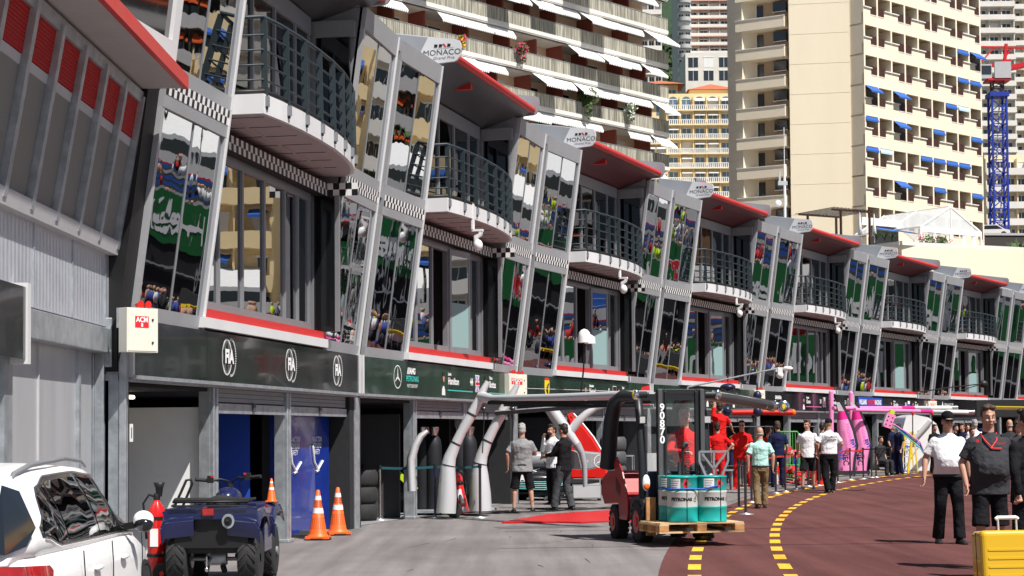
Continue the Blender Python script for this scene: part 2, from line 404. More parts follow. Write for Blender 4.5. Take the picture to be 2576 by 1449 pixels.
pod(7.75,9.86,5.66,5.83,7.95,8.28,'far_up',None)
# slot column between pods of neighbouring bays
b=MB(); b.W=lean; b.box(-0.7,-0.02,-0.135,0.175,2.85,8.2,'black')
for z in (5.6,8.1): b.box(-0.5,0.02,-0.135,0.175,z,z+0.22,'silver')
b.box(-0.6,0.06,-0.135,0.175,2.72,2.86,'silver')
proto['slot']=b.build('joint_column',pit)
# lower middle: door row
def doors(key,open_=False,seed=0):
    rnd=random.Random(seed); b=MB(); z0,z1=3.18,5.3
    ed=[2.45,3.2,4.15,5.1,6.05,6.7,7.3]
    for a in ed: b.box(-0.12,-0.02,a-0.032,a+0.032,z0,z1,'frame')
    b.box(-0.12,-0.015,2.4,7.35,z0-0.002,z0+0.12,'frame'); b.box(-0.12,-0.015,2.4,7.35,z1-0.12,z1+0.002,'frame')
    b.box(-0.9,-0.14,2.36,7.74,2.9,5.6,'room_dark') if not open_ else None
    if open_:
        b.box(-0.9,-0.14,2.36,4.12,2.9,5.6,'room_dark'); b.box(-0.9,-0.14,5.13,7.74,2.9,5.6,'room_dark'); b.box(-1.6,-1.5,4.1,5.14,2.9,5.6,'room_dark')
        b.box(-0.6,-0.57,4.5,4.54,3.2,5.3,'frame'); b.box(-1.5,-0.1,4.1,5.14,3.1,3.17,'dkgrey')
    # return wall facing back along the lane
    b.box(-0.12,0.36,7.62,7.70,z0,5.3,'black_gloss'); b.box(0.3,0.37,7.57,7.62,z0,5.3,'frame'); b.box(-0.12,-0.05,7.55,7.62,z0,5.3,'frame')
    o=b.build('door_row',pit); g=MB()
    for i in range(6):
        p,q=ed[i]+0.03,ed[i+1]-0.03
        if open_ and i==2: continue
        e=rnd.uniform(-0.012,0.012)
        g.quad((-0.055+e,p,z0+0.12),(-0.055,q,z0+0.12),(-0.055-e*0.3,q,z1-0.12),(-0.055+e*0.7,p,z1-0.12),'door_glass')
    g.build('pane',o)
    if open_:
        l=MB(MatD(5.12,0.0,9)); l.box(-0.02,0.02,0,0.08,z0,z1-0.06,'frame'); l.box(-0.02,0.02,0.84,0.92,z0,z1-0.06,'frame'); l.box(-0.02,0.02,0.08,0.84,z0,z0+0.12,'frame'); l.box(-0.02,0.02,0.08,0.84,z1-0.18,z1-0.06,'frame')
        l.box(-0.012,0.012,0.08,0.84,z0+0.12,z0+1.0,'frost'); l.box(-0.012,0.012,0.08,0.84,z0+1.0,z1-0.18,'door_glass')
        l.build('open_door',o)
    # checker lintel along the top and its end piece
    c=MB(); c.box(-0.15,0.16,2.36,7.63,5.305,5.5,'black_matte'); c.box(-0.15,0.36,7.63,7.745,5.305,5.5,'black_matte')
    c.quad((0.163,2.36,5.3),(0.163,7.63,5.3),(0.163,7.63,5.5),(0.163,2.36,5.5),'checker',uv=[(0,0),(54,0),(54,2),(0,2)])
    c.quad((0.16,7.627,5.3),(0.66,7.627,5.3),(0.66,7.627,5.5),(0.16,7.627,5.5),'checker',uv=[(0,0),(5,0),(5,2),(0,2)])
    c.build('checker_band',o)
    proto[key]=o
def MatD(a,o,deg): return TR(o,a,0)@RZ(-R_(deg))
doors('doors_closed',False,3); doors('doors_open',True,5)
b=MB(); b.box(-0.3,0.10,2.36,7.74,3.06,3.18,'canopy_red'); b.box(-0.3,0.16,2.2,7.85,2.93,3.06,'white_metal'); proto['ledge']=b.build('ledge',pit)
# balcony
bp_=[(2.36,0.30),(2.36,0.86),(2.9,0.93),(3.6,0.98),(4.4,1.0),(5.2,0.99),(6.0,0.93),(6.6,0.85),(7.1,0.75),(7.5,0.62),(7.75,0.45),(7.80,0.2)]
def bal_poly(off=0.0):
    out=[]
    for a,o in bp_: out.append((o+(off if o>0.31 else 0),a))
    return out
b=MB(); poly=[(-0.3,2.36)]+bal_poly()+[(-0.3,7.8)]
b.prism(poly,5.62,5.87,'white_metal'); bal=b.build('balcony',pit); proto['balcony']=bal
s=MB(); 
for k in range(7):
    a=2.55+k*0.7; s.box(-0.1,0.80-0.12*max(0,k-4),a,a+0.012,5.605,5.62,'dkgrey')
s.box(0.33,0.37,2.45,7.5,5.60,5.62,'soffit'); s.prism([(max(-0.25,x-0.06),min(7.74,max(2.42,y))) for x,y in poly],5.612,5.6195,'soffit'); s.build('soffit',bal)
r=MB(); rp=[Vector((o-0.03,a,0)) for a,o in bp_[:-1]]; rp[0]=Vector((0.42,2.42,0)); rp[1].y=2.42
for i,h in enumerate((6.06,6.25,6.44,6.63,6.86)):
    r.tube([p+Vector((0,0,h)) for p in rp],0.013 if i<4 else 0.026,'teal_metal',6)
r.tube([p+Vector((0,0,5.91)) for p in rp],0.035,'black',5)
tot=sum((b_-a_).length for a_,b_ in zip(rp[1:],rp[2:])); 
def along(ps,d):
    for a_,b_ in zip(ps,ps[1:]):
        L=(b_-a_).length
        if d<=L: return a_.lerp(b_,d/L),(b_-a_).normalized()
        d-=L
    return ps[-1],(ps[-1]-ps[-2]).normalized()
for k in range(9):
    p,d=along(rp[1:],0.02+k*(tot-0.05)/8); n=Vector((d.y,-d.x,0))
    r.bar(p+Vector((0,0,5.68))+n*0.02,p+Vector((0,0,6.84))-n*0.0,0.016,0.085,'teal_metal',up=(n.x,n.y,0))
    r.cb((p.x+n.x*0.05,p.y+n.y*0.05,5.78),(0.05,0.06,0.13),'frame')
r.build('railing',bal)
# upper middle wall
b=MB()
for a in (2.45,3.6,4.6,5.6,6.6,7.3): b.box(-0.12,-0.02,a-0.03,a+0.03,5.88,7.95,'frame')
b.box(-0.9,-0.13,2.36,7.74,5.88,8.2,'black_matte'); b.box(-0.12,-0.01,2.4,7.35,7.78,8.05,'frame'); b.box(-0.12,-0.01,2.4,7.35,5.88,5.98,'frame')
b.box(-0.12,0.52,7.64,7.72,5.88,7.8,'recess_glass'); b.box(-0.12,0.62,7.58,7.72,7.8,8.05,'frame'); b.box(-0.1,-0.02,7.56,7.64,5.88,7.8,'frame')
o=b.build('balcony_door_row',pit); g=MB(); ed=[2.45,3.6,4.6,5.6,6.6,7.3]
for i in range(5): g.quad((-0.06,ed[i]+.05,5.98),(-0.06,ed[i+1]-.05,5.98),(-0.062+0.004*i,ed[i+1]-.05,7.78),(-0.06,ed[i]+.05,7.78),'recess_glass')
g.build('pane',o); proto['upper_wall']=o
# canopy (in two underside colours)
def canopy(key,sof):
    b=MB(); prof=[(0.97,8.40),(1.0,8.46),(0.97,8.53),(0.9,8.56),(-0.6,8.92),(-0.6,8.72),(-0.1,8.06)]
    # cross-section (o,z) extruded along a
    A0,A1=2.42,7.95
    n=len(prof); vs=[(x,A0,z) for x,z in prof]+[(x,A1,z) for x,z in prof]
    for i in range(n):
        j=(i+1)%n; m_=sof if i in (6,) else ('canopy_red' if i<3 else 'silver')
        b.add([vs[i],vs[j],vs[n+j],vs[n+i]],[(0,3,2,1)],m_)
    b.add(vs,[tuple(range(n)),tuple(reversed(range(n,2*n)))],'silver')
    b.tube([(0.985,A0+.01,8.465),(0.985,A1-.02,8.465)],0.075,'canopy_red',10)
    b.box(0.35,0.75,4.2,4.32,8.22,8.34,'canopy_red'); b.box(0.1,0.45,3.1,3.2,8.10,8.3,'canopy_red')
    o=b.build('canopy',pit)
    for k,a in enumerate((A0-0.06,A1)):
        f=MB(); pol=[(-0.55,8.30),(-0.55,9.02),(0.55,8.84),(1.04,8.765),(1.09,8.745),(1.125,8.69),(1.13,8.60),(1.10,8.44),(1.06,8.385),(1.0,8.36),(0.6,8.34)]
        T=Matrix(((1,0,0,0),(0,0,-1,a+0.06),(0,1,0,0),(0,0,0,1)))
        f.prism(pol,0,0.06,'silver' if k else 'white_metal',T)
        if k==0:
            F=frame((0.5,a-0.004,8.5),(1,0,0),(0,0,1)); F=TR(0.50,a-0.004,0)@Matrix(((1,0,0,0),(0,0,-1,0),(0,1,0,0),(0,0,0,1)))
            g_=MB(); 
            f.add([(-0.549,a-0.002,8.31),(0.22,a-0.002,8.31),(0.50,a-0.002,8.83),(-0.549,a-0.002,9.01)],[(0,1,2,3)],'silver')
            f.text('MONACO',0.145,F@TR(0.27,8.535,0),'dkgrey',1.1)
            f.text('Grand Prix',0.075,F@TR(0.30,8.435,0),'dkgrey',1.25,shear=0.3)
            for q,(xx,cc) in enumerate(((0.12,'letter_black'),(0.21,'letter_black'),(0.37,'letter_black'))):
                f.prism([(xx,8.635),(xx+0.06,8.635),(xx+0.07,8.685),(xx+0.01,8.695)],0.0,0.002,cc,F)
            f.prism([(0.28,8.70),(0.32,8.695),(0.36,8.63),(0.33,8.63)],0.0,0.002,'letter_red',F)
            f.prism([(0.18,8.61),(0.50,8.625),(0.50,8.632),(0.18,8.615)],0.0,0.002,'ltgrey',F)
        f.build('end_fin',o)
    proto[key]=o
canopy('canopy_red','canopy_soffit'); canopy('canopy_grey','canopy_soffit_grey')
# roof body + upper structure
b=MB(); b.box(-9,-0.62,-0.2,9.8,8.2,8.5,'ltgrey'); b.box(-9,-0.8,-0.2,9.8,2.3,8.2,'dkgrey'); b.box(-0.81,0.0,-0.2,9.8,2.3,2.9,'black_matte'); b.box(-0.8,0.02,-0.22,9.8,2.2,2.27,'galv'); proto['body']=b.build('upper_wall',pit)
b=MB()
for a0,a1 in ((0.25,2.4),(7.7,9.8)):
    b.add([(0.70,a0,8.28),(0.70,a1,8.28),(-0.2,a1,8.62),(-0.2,a0,8.62),(-0.8,a1,8.62),(-0.8,a0,8.62),(-0.8,a0,8.2),(-0.8,a1,8.2)],[(0,1,2,3),(3,2,4,5),(0,3,5,6),(1,7,4,2)],'silver')
proto['cap']=b.build('roof_cap',pit)
# ground floor
def pillar(a,w=0.2):
    b=MB(); b.box(-0.22,-0.06,a-w/2,a+w/2,0,2.2,'galv'); b.box(-0.06,-0.01,a-w/2,a-w/2+0.06,0,2.2,'galv'); b.box(-0.06,-0.01,a+w/2-0.06,a+w/2,0,2.2,'galv'); b.box(-0.25,0.02,a-w/2-0.05,a+w/2+0.05,0,0.05,'galv')
    return b.build('pillar',pit,bevel=0.008,seg=1)
proto['pillar1']=pillar(3.05,0.18); proto['pillar2']=pillar(6.2,0.18); 
b=MB(); b.box(-0.5,0.0,9.5,9.75,0,2.2,'black_matte'); proto['pier']=b.build('end_pier',pit)
b=MB(); b.box(-0.3,0.02,-0.2,0.05,0,2.22,'galv'); b.box(-0.3,0.01,0.05,0.12,0,2.22,'black'); proto['pier2']=b.build('corner_post',pit)
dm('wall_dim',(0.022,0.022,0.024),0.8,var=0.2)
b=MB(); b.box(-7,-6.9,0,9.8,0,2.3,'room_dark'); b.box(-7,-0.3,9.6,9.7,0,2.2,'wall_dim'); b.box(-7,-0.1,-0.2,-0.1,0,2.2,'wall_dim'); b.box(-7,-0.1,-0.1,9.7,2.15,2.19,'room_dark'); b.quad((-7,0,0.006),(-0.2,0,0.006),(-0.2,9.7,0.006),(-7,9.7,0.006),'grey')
proto['room']=b.build('garage_room',pit)
def shutter(a0,a1):
    b=MB()
    for k in range(3): b.box(-0.16,-0.06,a0,a1,2.02-0.0+0.06*k,2.075+0.06*k,'grey')
    b.box(-0.2,-0.12,a0,a1,1.9,2.2,'dkgrey'); b.box(-0.15,-0.04,a0,a1,1.87,2.0,'galv'); b.cb((-0.03,(a0+a1)/2,1.96),(0.03,0.09,0.12),'dkgrey')
    return b.build('roller_shutter',pit)
proto['sh1']=shutter(3.15,6.1); proto['sh2']=shutter(6.3,9.45)
# sign boards with lettering, one per bay
TS=Matrix(((0,0,1,0),(1,0,0,0),(0,1,0,0),(0,0,0,1)))  # text x->a, y->z, normal->o
def tsign(b,txt,a,z,size,m,sx=1.0,align='LEFT',bold=0.0,shear=0.0): b.text(txt,size,TR(0.109,0,0)@TS@TR(a,z,0),m,sx,align,0,bold,shear)
def face(b,a,z):   # portrait silhouette
    b.prism([(a-0.10,2.32),(a+0.10,2.32),(a+0.09,2.42),(a+0.03,2.5),(a-0.03,2.5),(a-0.09,2.42)],0,0.003,'white',TR(0.106,0,0)@TS)
    b.prism([(a+0.055*math.cos(t)*1.1,z+0.09*math.sin(t)) for t in [k*PI/6 for k in range(12)]],0.004,0.006,'skin',TR(0.106,0,0)@TS)
    b.prism([(a-0.06,z+0.03),(a+0.06,z+0.03),(a+0.05,z+0.1),(a-0.04,z+0.11)],0.007,0.009,'black_matte',TR(0.106,0,0)@TS)
def flag(b,a,z,kind,w=0.26,h=0.32):
    T=TR(0.108,0,0)@TS; x0=a-w/2
    def rc(x,y,ww,hh,m,k=0): b.prism([(x,y),(x+ww,y),(x+ww,y+hh),(x,y+hh)],0.001*k,0.001*k+0.001,m,T)
    rc(x0-0.015,z-h/2-0.015,w+0.03,h+0.03,'letter_white',0)
    if kind=='UK':
        rc(x0,z-h/2,w,h,'blue',2); 
        for s_ in (1,-1): b.prism([(x0,z-s_*h/2),(x0+0.04,z-s_*h/2),(x0+w,z+s_*h/2),(x0+w-0.04,z+s_*h/2)],0.004,0.005,'letter_white',T)
        rc(a-0.04,z-h/2,0.08,h,'letter_white',6); rc(x0,z-0.05,w,0.10,'letter_white',6); rc(a-0.022,z-h/2,0.044,h,'letter_red',8); rc(x0,z-0.028,w,0.056,'letter_red',8)
    elif kind=='FI': rc(x0+w*0.28,z-h/2,w*0.2,h,'blue',3); rc(x0,z-0.04,w,0.08,'blue',5)
    elif kind=='DE': rc(x0,z-h/2,w,h/3,'yellow',3); rc(x0,z-h/6,w,h/3,'letter_red',3); rc(x0,z+h/6,w,h/3,'black',3)
    elif kind=='FR': rc(x0,z-h/2,w/3,h,'blue',3); rc(x0+2*w/3,z-h/2,w/3,h,'letter_red',3)
    elif kind=='ES': rc(x0,z-h/2,w,h,'letter_red',2); rc(x0,z-h/4,w,h/2,'yellow',4)
    elif kind=='RU': rc(x0,z-h/6,w,h/3,'blue',3); rc(x0,z-h/2,w,h/3,'letter_red',3)
    elif kind=='MX': rc(x0,z-h/2,w/3,h,'trackgreen',3); rc(x0+2*w/3,z-h/2,w/3,h,'letter_red',3)
    else: rc(x0+0.03,z-h/2+0.03,w-0.06,h-0.06,'letter_red',3)
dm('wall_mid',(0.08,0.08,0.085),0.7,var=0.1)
dm('trackgreen',(0.008,0.13,0.03),0.5,var=0.08)
def sign_board(i,base='sign_dark'):
    b=MB(); b.box(0.0,0.10,0.02,9.72,2.27,2.9,base)
    for a in (2.4,4.85,7.3): b.box(0.098,0.101,a-0.006,a+0.006,2.28,2.89,'black')
    b.box(0,0.12,9.72,9.77,2.24,2.92,'white_metal'); b.box(0,0.12,-0.03,0.02,2.24,2.92,'white_metal'); b.box(0.0,0.125,-0.03,9.77,2.225,2.268,'galv')
    o=b.build('sign_board',pit,mw=BM[i]); return o
def driver(l,a,first,last,num,fl,line):
    face(l,a,2.66); tsign(l,first,a+0.28,2.74,0.09,'letter_white',bold=0.004); tsign(l,last,a+0.28,2.60,0.19,'letter_white',bold=0.006)
    tsign(l,num,a+1.75,2.62,0.2,'letter_white' if num!='44' else 'letter_white',bold=0.008); flag(l,a+2.25,2.6,fl)
    l.box(0.1005,0.1035,a+0.28,a+1.95,2.415,2.435,line)
def ring(l,a,z,r,w,m,k=0.0,sx=1.0,n=28):
    T=TR(0.104+k,0,0)@TS
    for j in range(n):
        t0=2*PI*j/n; t1=2*PI*(j+1)/n
        l.add([(a+sx*r*math.cos(t0),z+r*math.sin(t0),0),(a+sx*r*math.cos(t1),z+r*math.sin(t1),0),(a+sx*(r-w)*math.cos(t1),z+(r-w)*math.sin(t1),0),(a+sx*(r-w)*math.cos(t0),z+(r-w)*math.sin(t0),0)],[(0,1,2,3)],m,False,T)
def tristar(l,a,z,r,m,T0=None,sx=1.0):
    T=T0 if T0 is not None else TR(0.106,0,0)@TS
    for j in range(3):
        t=PI/2+2*PI*j/3
        c,s_=math.cos(t),math.sin(t); l.add([(a+sx*r*c,z+r*s_,0),(a-sx*s_*r*.12,z+c*r*.12,0),(a-sx*r*.06*c,z-r*.06*s_,0),(a+sx*s_*r*.12,z-c*r*.12,0)],[(0,1,2,3)],m,False,T)
for i in range(NB):
    base='sign_green' if i in (1,2,3) else 'sign_dark'
    sb=sign_board(i,base); l=MB()
    if i==0:
        for a in (3.2,5.9,8.4):
            for q,(da,sh_) in enumerate(((0,'FIA'),)):
                ring(l,a-0.06,2.6,0.24,0.02,'letter_white',0,0.8)
                for gx in (0.35,0.75): ring(l,a-0.06,2.6,0.24,0.013,'letter_white',0,0.8*gx)
                T=TR(0.104,0,0)@TS
                for j in range(26):
                    t=-PI*0.55+j*PI*1.1/25; c,s_=math.cos(t),math.sin(t)
                    l.add([(a+0.10+.17*c,2.6+.22*s_,0),(a+0.10+.205*c,2.6+.255*s_,0),(a+0.10+.205*math.cos(t+.07),2.6+.255*math.sin(t+.07),0),(a+0.10+.17*math.cos(t+.07),2.6+.22*math.sin(t+.07),0)],[(0,1,2,3)],'letter_white',False,T)
                l.box(0.1065,0.107,a-0.2,a+0.25,2.51,2.69,'sign_dark'); tsign(l,'FIA',a+0.02,2.6,0.24,'letter_white',align='CENTER',bold=0.012)
    elif i==1:
        ring(l,1.75,2.60,0.21,0.016,'letter_white'); tristar(l,1.75,2.60,0.20,'letter_white')
        tsign(l,'///AMG',2.25,2.72,0.15,'letter_white',bold=0.008,shear=0.2); tsign(l,'PETRONAS',2.2,2.58,0.14,'letter_teal',bold=0.003); tsign(l,'MOTORSPORT',2.25,2.45,0.09,'letter_white')
        driver(l,4.4,'Lewis','Hamilton','44','UK','letter_teal'); driver(l,7.25,'Valtteri','Bottas','77','FI','letter_teal')
    elif i==2:
        l.prism([(1.7,2.35),(1.8,2.42),(1.86,2.6),(1.85,2.8),(1.55,2.8),(1.54,2.6),(1.6,2.42)],0,0.004,'yellow',TR(0.106,0,0)@TS)
        l.prism([(1.55,2.8),(1.85,2.8),(1.85,2.84),(1.7,2.87),(1.55,2.84)],0,0.004,'letter_red',TR(0.106,0,0)@TS)
        l.tube([(0.115,1.66,2.42),(0.115,1.72,2.5),(0.115,1.66,2.58),(0.115,1.7,2.66),(0.115,1.78,2.72)],[.01,.02,.035,.03,.02],'black',6)
        driver(l,4.4,'Sebastian','Vettel','5','DE','sign_dark'); driver(l,7.0,'Kimi','Räikkönen','7','FI','sign_dark')
        l.prism([(8.6,2.45),(9.1,2.3),(9.65,2.3),(9.65,2.86),(9.0,2.8)],0.004,0.01,'letter_red',TR(0.106,0,0)@TS); l.prism([(8.8,2.5),(9.45,2.42),(9.55,2.66),(9.0,2.7)],0.012,0.014,'yellow',TR(0.106,0,0)@TS)
    elif i==3:
        tsign(l,'RED BULL RACING',1.6,2.6,0.2,'letter_white'); driver(l,4.6,'Daniel','Ricciardo','3','','letter_red'); driver(l,7.1,'Max','Verstappen','33','','letter_red')
    elif i==4:
        tsign(l,'SAHARA',1.3,2.7,0.16,'letter_white',bold=0.008); tsign(l,'Force India',1.25,2.5,0.24,'letter_white',bold=0.012); driver(l,4.2,'Esteban','Ocon','31','FR','letter_pink'); driver(l,7.1,'Sergio','Perez','11','MX','letter_pink')
    elif i==5:
        l.box(0.101,0.104,0.5,3.3,2.3,2.86,'blue'); tsign(l,'WILLIAMS',0.6,2.66,0.26,'letter_white',bold=0.01,sx=0.72); tsign(l,'MARTINI',1.6,2.66,0.26,'letter_red',bold=0.01,sx=0.78); tsign(l,'RACING',2.4,2.66,0.26,'letter_white',bold=0.01,sx=0.78); driver(l,4.4,'Sergey','Sirotkin','35','RU','letter_white'); driver(l,7.2,'Lance','Stroll','18','','letter_white')
    elif i==6:
        l.prism([(1.15,2.6),(1.25,2.4),(1.35,2.6),(1.25,2.82)],0,0.003,'letter_white',TR(0.106,0,0)@TS); tsign(l,'RENAULT SPORT',1.5,2.66,0.2,'letter_white'); tsign(l,'FORMULA ONE TEAM',1.5,2.46,0.12,'letter_white'); driver(l,4.4,'Carlos','Sainz','55','ES','yellow'); driver(l,7.2,'Nico','Hülkenberg','27','DE','yellow')
    else:
        tsign(l,'TORO ROSSO',1.3,2.6,0.22,'letter_white'); driver(l,4.2,'Pierre','Gasly','10','FR','letter_red'); driver(l,7.1,'Brendon','Hartley','28','','letter_red')
    l.build('lettering',sb)
base_keys=['near_low','near_up','far_low','far_up','slot','ledge','balcony','upper_wall','body','cap','pillar1','pillar2','pier','pier2','room','sh1','sh2']
for i in range(NB):
    ks=base_keys+['doors_closed' if i in (0,4) else 'doors_open','canopy_grey' if i in (0,1) else 'canopy_red']
    for k in ks:
        o=proto[k]
        if o.get('_used'): copy_tree(o,BM[i])
        else: o.matrix_basis=BM[i]; o['_used']=1
for k in proto:
    if '_used' in proto[k]: del proto[k]['_used']
for o in list(bpy.data.objects):
    if '_used' in o: del o['_used']
for i in range(NB):
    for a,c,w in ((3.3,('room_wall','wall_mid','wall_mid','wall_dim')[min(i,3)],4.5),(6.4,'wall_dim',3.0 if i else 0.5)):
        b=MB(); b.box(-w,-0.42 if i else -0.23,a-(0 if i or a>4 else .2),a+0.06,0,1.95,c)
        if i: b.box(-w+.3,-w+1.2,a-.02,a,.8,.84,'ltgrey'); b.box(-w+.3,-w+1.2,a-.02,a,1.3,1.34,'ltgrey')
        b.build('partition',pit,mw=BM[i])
# bay one extras: blue display panels and tube lamp inside
b=MB(); b.box(-0.36,-0.30,6.35,9.3,0.05,1.9,'blue_panel'); b.box(-0.37,-0.31,7.72,7.75,0.05,1.9,'black'); o=b.build('display_panel',pit,mw=BM[0])
l=MB()
for a in (7.4,8.6): 
    for k,t in enumerate(('FIA ACTION','FOR ROAD','SAFETY')): l.text(t,0.12,TR(-0.295,0,0)@TS@TR(a,1.5-0.1*k,0),'letter_white',0.8,'CENTER')
    l.tube([(-0.29,a-0.28,1.4),(-0.29,a-0.2,1.15),(-0.29,a+0.05,1.0)],0.025,'letter_white',4); l.tube([(-0.29,a+0.3,1.15),(-0.29,a-0.05,0.98)],0.02,'letter_white',4)
l.build('lettering',o)
b=MB(); b.box(-2.6,-2.5,3.4,6.2,0,2.1,'blue_dark'); b.text('IN ACTION',0.2,TR(-2.49,0,0)@TS@TR(4.2,1.3,0),'ltgrey',1); b.text('FOR ROAD SAFETY',0.16,TR(-2.49,0,0)@TS@TR(4.2,1.1,0),'ltgrey',1); b.box(-2.6,-0.6,6.1,6.15,0,1.9,'blue'); b.build('display_panel',pit,mw=BM[0])
em=mat('tube_light',(1,1,1),0.5,emit=(1,0.86,0.62),estr=3)
b=MB(); b.tube([(-1.2,0.9,2.08),(-1.0,2.7,2.08)],0.025,em,8); b.build('tube_lamp',pit,mw=BM[0])
# ---------------------------------------------------------------- control building at the left
M['corr']=wavemat('corrugated',(0.60,0.63,0.69),'Y',0.12,0.45,0.55,0.8,0.08,0.012)
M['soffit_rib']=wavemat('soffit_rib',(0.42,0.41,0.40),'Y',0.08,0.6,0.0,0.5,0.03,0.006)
M['louvre']=wavemat('red_louvre',(0.42,0.003,0.003),'Z',0.035,0.7,0.0,0.8,0.05,0.012)
dm('panel_grey',(0.21,0.205,0.19),0.55,var=0.05,vscale=1.5)
dm('sandwich',(0.46,0.47,0.49),0.35,0.2,var=0.08,streak=0.1)
cb_=thing('control_building','grey metal race control building with tilted shutters, red louvres and orange red canopy edge','building')
b=MB(); b.box(-12,-4.52,6,19.5,2.8,5.6,'dkgrey'); b.box(-12,-4.5,6,19.55,5.6,5.9,'grey'); b.box(-4.52,-4.5,6,19.5,2.8,3.66,'corr'); b.build('upper_wall',cb_)
for k in range(8): b=MB(); b.box(-4.503,-4.488,19.3-k*1.45,19.325-k*1.45,2.8,3.66,'galv'); b.build('cover_strip',cb_)
b=MB(); b.box(-4.75,-4.46,6,19.5,2.5,2.78,'galv'); b.box(-4.6,-4.44,19.38,19.5,2.35,2.9,'galv'); b.build('beam',cb_,bevel=0.01)
b=MB(); b.box(-12,-4.62,15.75,19.2,0,2.5,'sandwich'); b.box(-4.62,-4.6,17.0,17.02,0,2.5,'ltgrey'); b.box(-4.64,-4.58,18.5,18.58,0,2.5,'galv'); b.build('lower_wall',cb_)
b=MB(); b.box(-4.8,-4.7,18.6,19.1,0,2.35,'grey'); b.build('side_door',cb_)
b=MB(); b.box(-5.2,-4.62,19.3,19.4,0,2.5,'galv'); b.box(-4.62,-4.52,19.34,19.42,0,2.6,'galv'); b.box(-4.52,-4.35,19.44,19.52,0,2.9,'galv'); b.box(-4.36,-4.28,19.38,19.5,0,2.9,'galv'); b.build('corner_post',cb_,bevel=0.006)
b=MB()
for k in range(16): b.box(-4.66,-4.60+0.012*(k%2),9,15.5,0.03+0.14*k,0.155+0.14*k,'galv')
b.build('roller_shutter',cb_)
b=MB(); b.box(-4.66,-4.5,15.5,15.75,0,2.3,'galv'); b.build('shutter_rail',cb_)
b=MB(); b.box(-4.6,-4.36,9,15.66,2.28,2.93,'sign_dark'); b.box(-4.6,-4.34,15.66,15.76,2.24,2.97,'white_metal'); b.build('sign_board',cb_)
def tl(p):  # tilted shutter bank: lean outward with height
    return Vector((p.x+(p.z-3.66)*0.175,p.y,p.z))
ys=[19.4-0.87*k for k in range(13)]
for k in range(12):
    y1,y0=ys[k],ys[k+1]
    b=MB(); b.W=tl; b.box(-4.5,-4.44,y0+0.06,y1-0.06,3.76,4.80,'panel_grey'); b.box(-4.5,-4.435,y0+0.06,y1-0.06,4.801,4.89,'ltgrey'); o=b.build('shutter_panel',cb_)
    c=MB(); c.W=tl; c.box(-4.5,-4.43,y0+0.06,y1-0.06,4.90,5.295,'louvre'); c.build('louvre',o)
b=MB(); b.W=tl
for y in ys: b.box(-4.54,-4.37,y-0.05,y+0.05,3.66,5.36,'galv')
b.box(-4.6,-4.38,ys[-1],19.45,3.6,3.75,'ltgrey'); b.box(-4.6,-4.40,ys[-1],19.45,5.3,5.42,'galv'); b.build('shutter_frame',cb_)
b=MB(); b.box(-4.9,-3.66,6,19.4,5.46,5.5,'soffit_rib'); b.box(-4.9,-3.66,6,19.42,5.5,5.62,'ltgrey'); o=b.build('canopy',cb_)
b=MB(); b.box(-3.66,-3.60,6,19.45,5.46,5.61,'canopy_red'); b.build('edge_trim',o)
# white framed upper window beyond the canopy
b=MB(TR(-4.1,17.3,0)@RZ(-0.17)); b.W=lambda p:Vector((p.x+(p.z-5.6)*0.13,p.y,p.z)); b.box(-0.5,0,0,2.1,5.6,5.95,'white_metal'); b.box(-0.5,0,1.92,2.1,5.95,8.3,'white_metal'); b.box(-0.5,0,0,0.15,5.95,8.3,'white_metal'); b.box(-0.5,-0.08,0.15,1.92,5.95,8.3,'black'); b.box(-0.1,-0.05,0.15,1.92,5.95,8.3,'glass_dark'); b.build('upper_window',cb_)
# alarm box
def alarm_box(mw,label,txt='ACM',num='8',s=1.0):
    t=thing('alarm_box',label,'control box',mw=mw,group='cream control boxes along the pit wall')
    b=MB(); b.box(-0.0,0.18,-0.24,0.24,0,0.54,'cream_box'); b.box(0.18,0.187,-0.225,0.225,0.015,0.525,'cream_box'); o=b.build('cabinet',t,bevel=0.008)
    c=MB(); c.box(0.187,0.190,-0.12,0.09,0.30,0.44,'letter_red'); c.text(txt,0.085,TS2@TR(-0.015,0.395,0.193),'letter_white',1,bold=0.003); c.text(num,0.06,TS2@TR(-0.015,0.33,0.193),'letter_white',1,bold=0.003); c.build('label_plate',t)
    c=MB()
    for z in (0.12,0.40): c.tube([(0.185,0.15,z),(0.2,0.15,z)],0.014,'black',8)
    c.build('lock',t)
    for y in (-0.02,0.1):
        c=MB(); c.tube([(0.06,y,0.58),(0.14,y,0.585),(0.17,y,0.585)],[0.02,0.025,0.05],'red',10); c.tube([(0.06,y,0.54),(0.06,y,0.58)],0.02,'ltgrey',8); c.build('horn',t)
    return t
TS2=Matrix(((0,0,1,0),(1,0,0,0),(0,1,0,0),(0,0,0,1)))
ab=alarm_box(TR(-4.16,19.25,2.50)@RZ(-0.75)@SC(.85,.85,.9),'cream control box marked ACM 8 on the corner post beside the FIA sign')
k1=copy_tree(ab,BM[1]@TR(0.12,9.55,2.36)@RZ(-0.7)@SC(.85,.85,.95),label='cream control box with red plate left of the yellow horse shield sign')
k2=copy_tree(ab,BM[1]@TR(0.1,8.95,2.36)@RZ(-0.2)@SC(.85,.85,.95),label='cream control box half hidden behind the far silver boom tip')
k3=copy_tree(ab,BM[3]@TR(0.12,9.5,2.4)@RZ(-0.7)@SC(.85,.85,.95),label='cream control box above the dark blue spherical lamps')
k4=copy_tree(ab,BM[5]@TR(0.12,9.6,2.3)@RZ(-0.7)@SC(.85,.85,.95),label='cream control box between the Stroll and Renault signs')
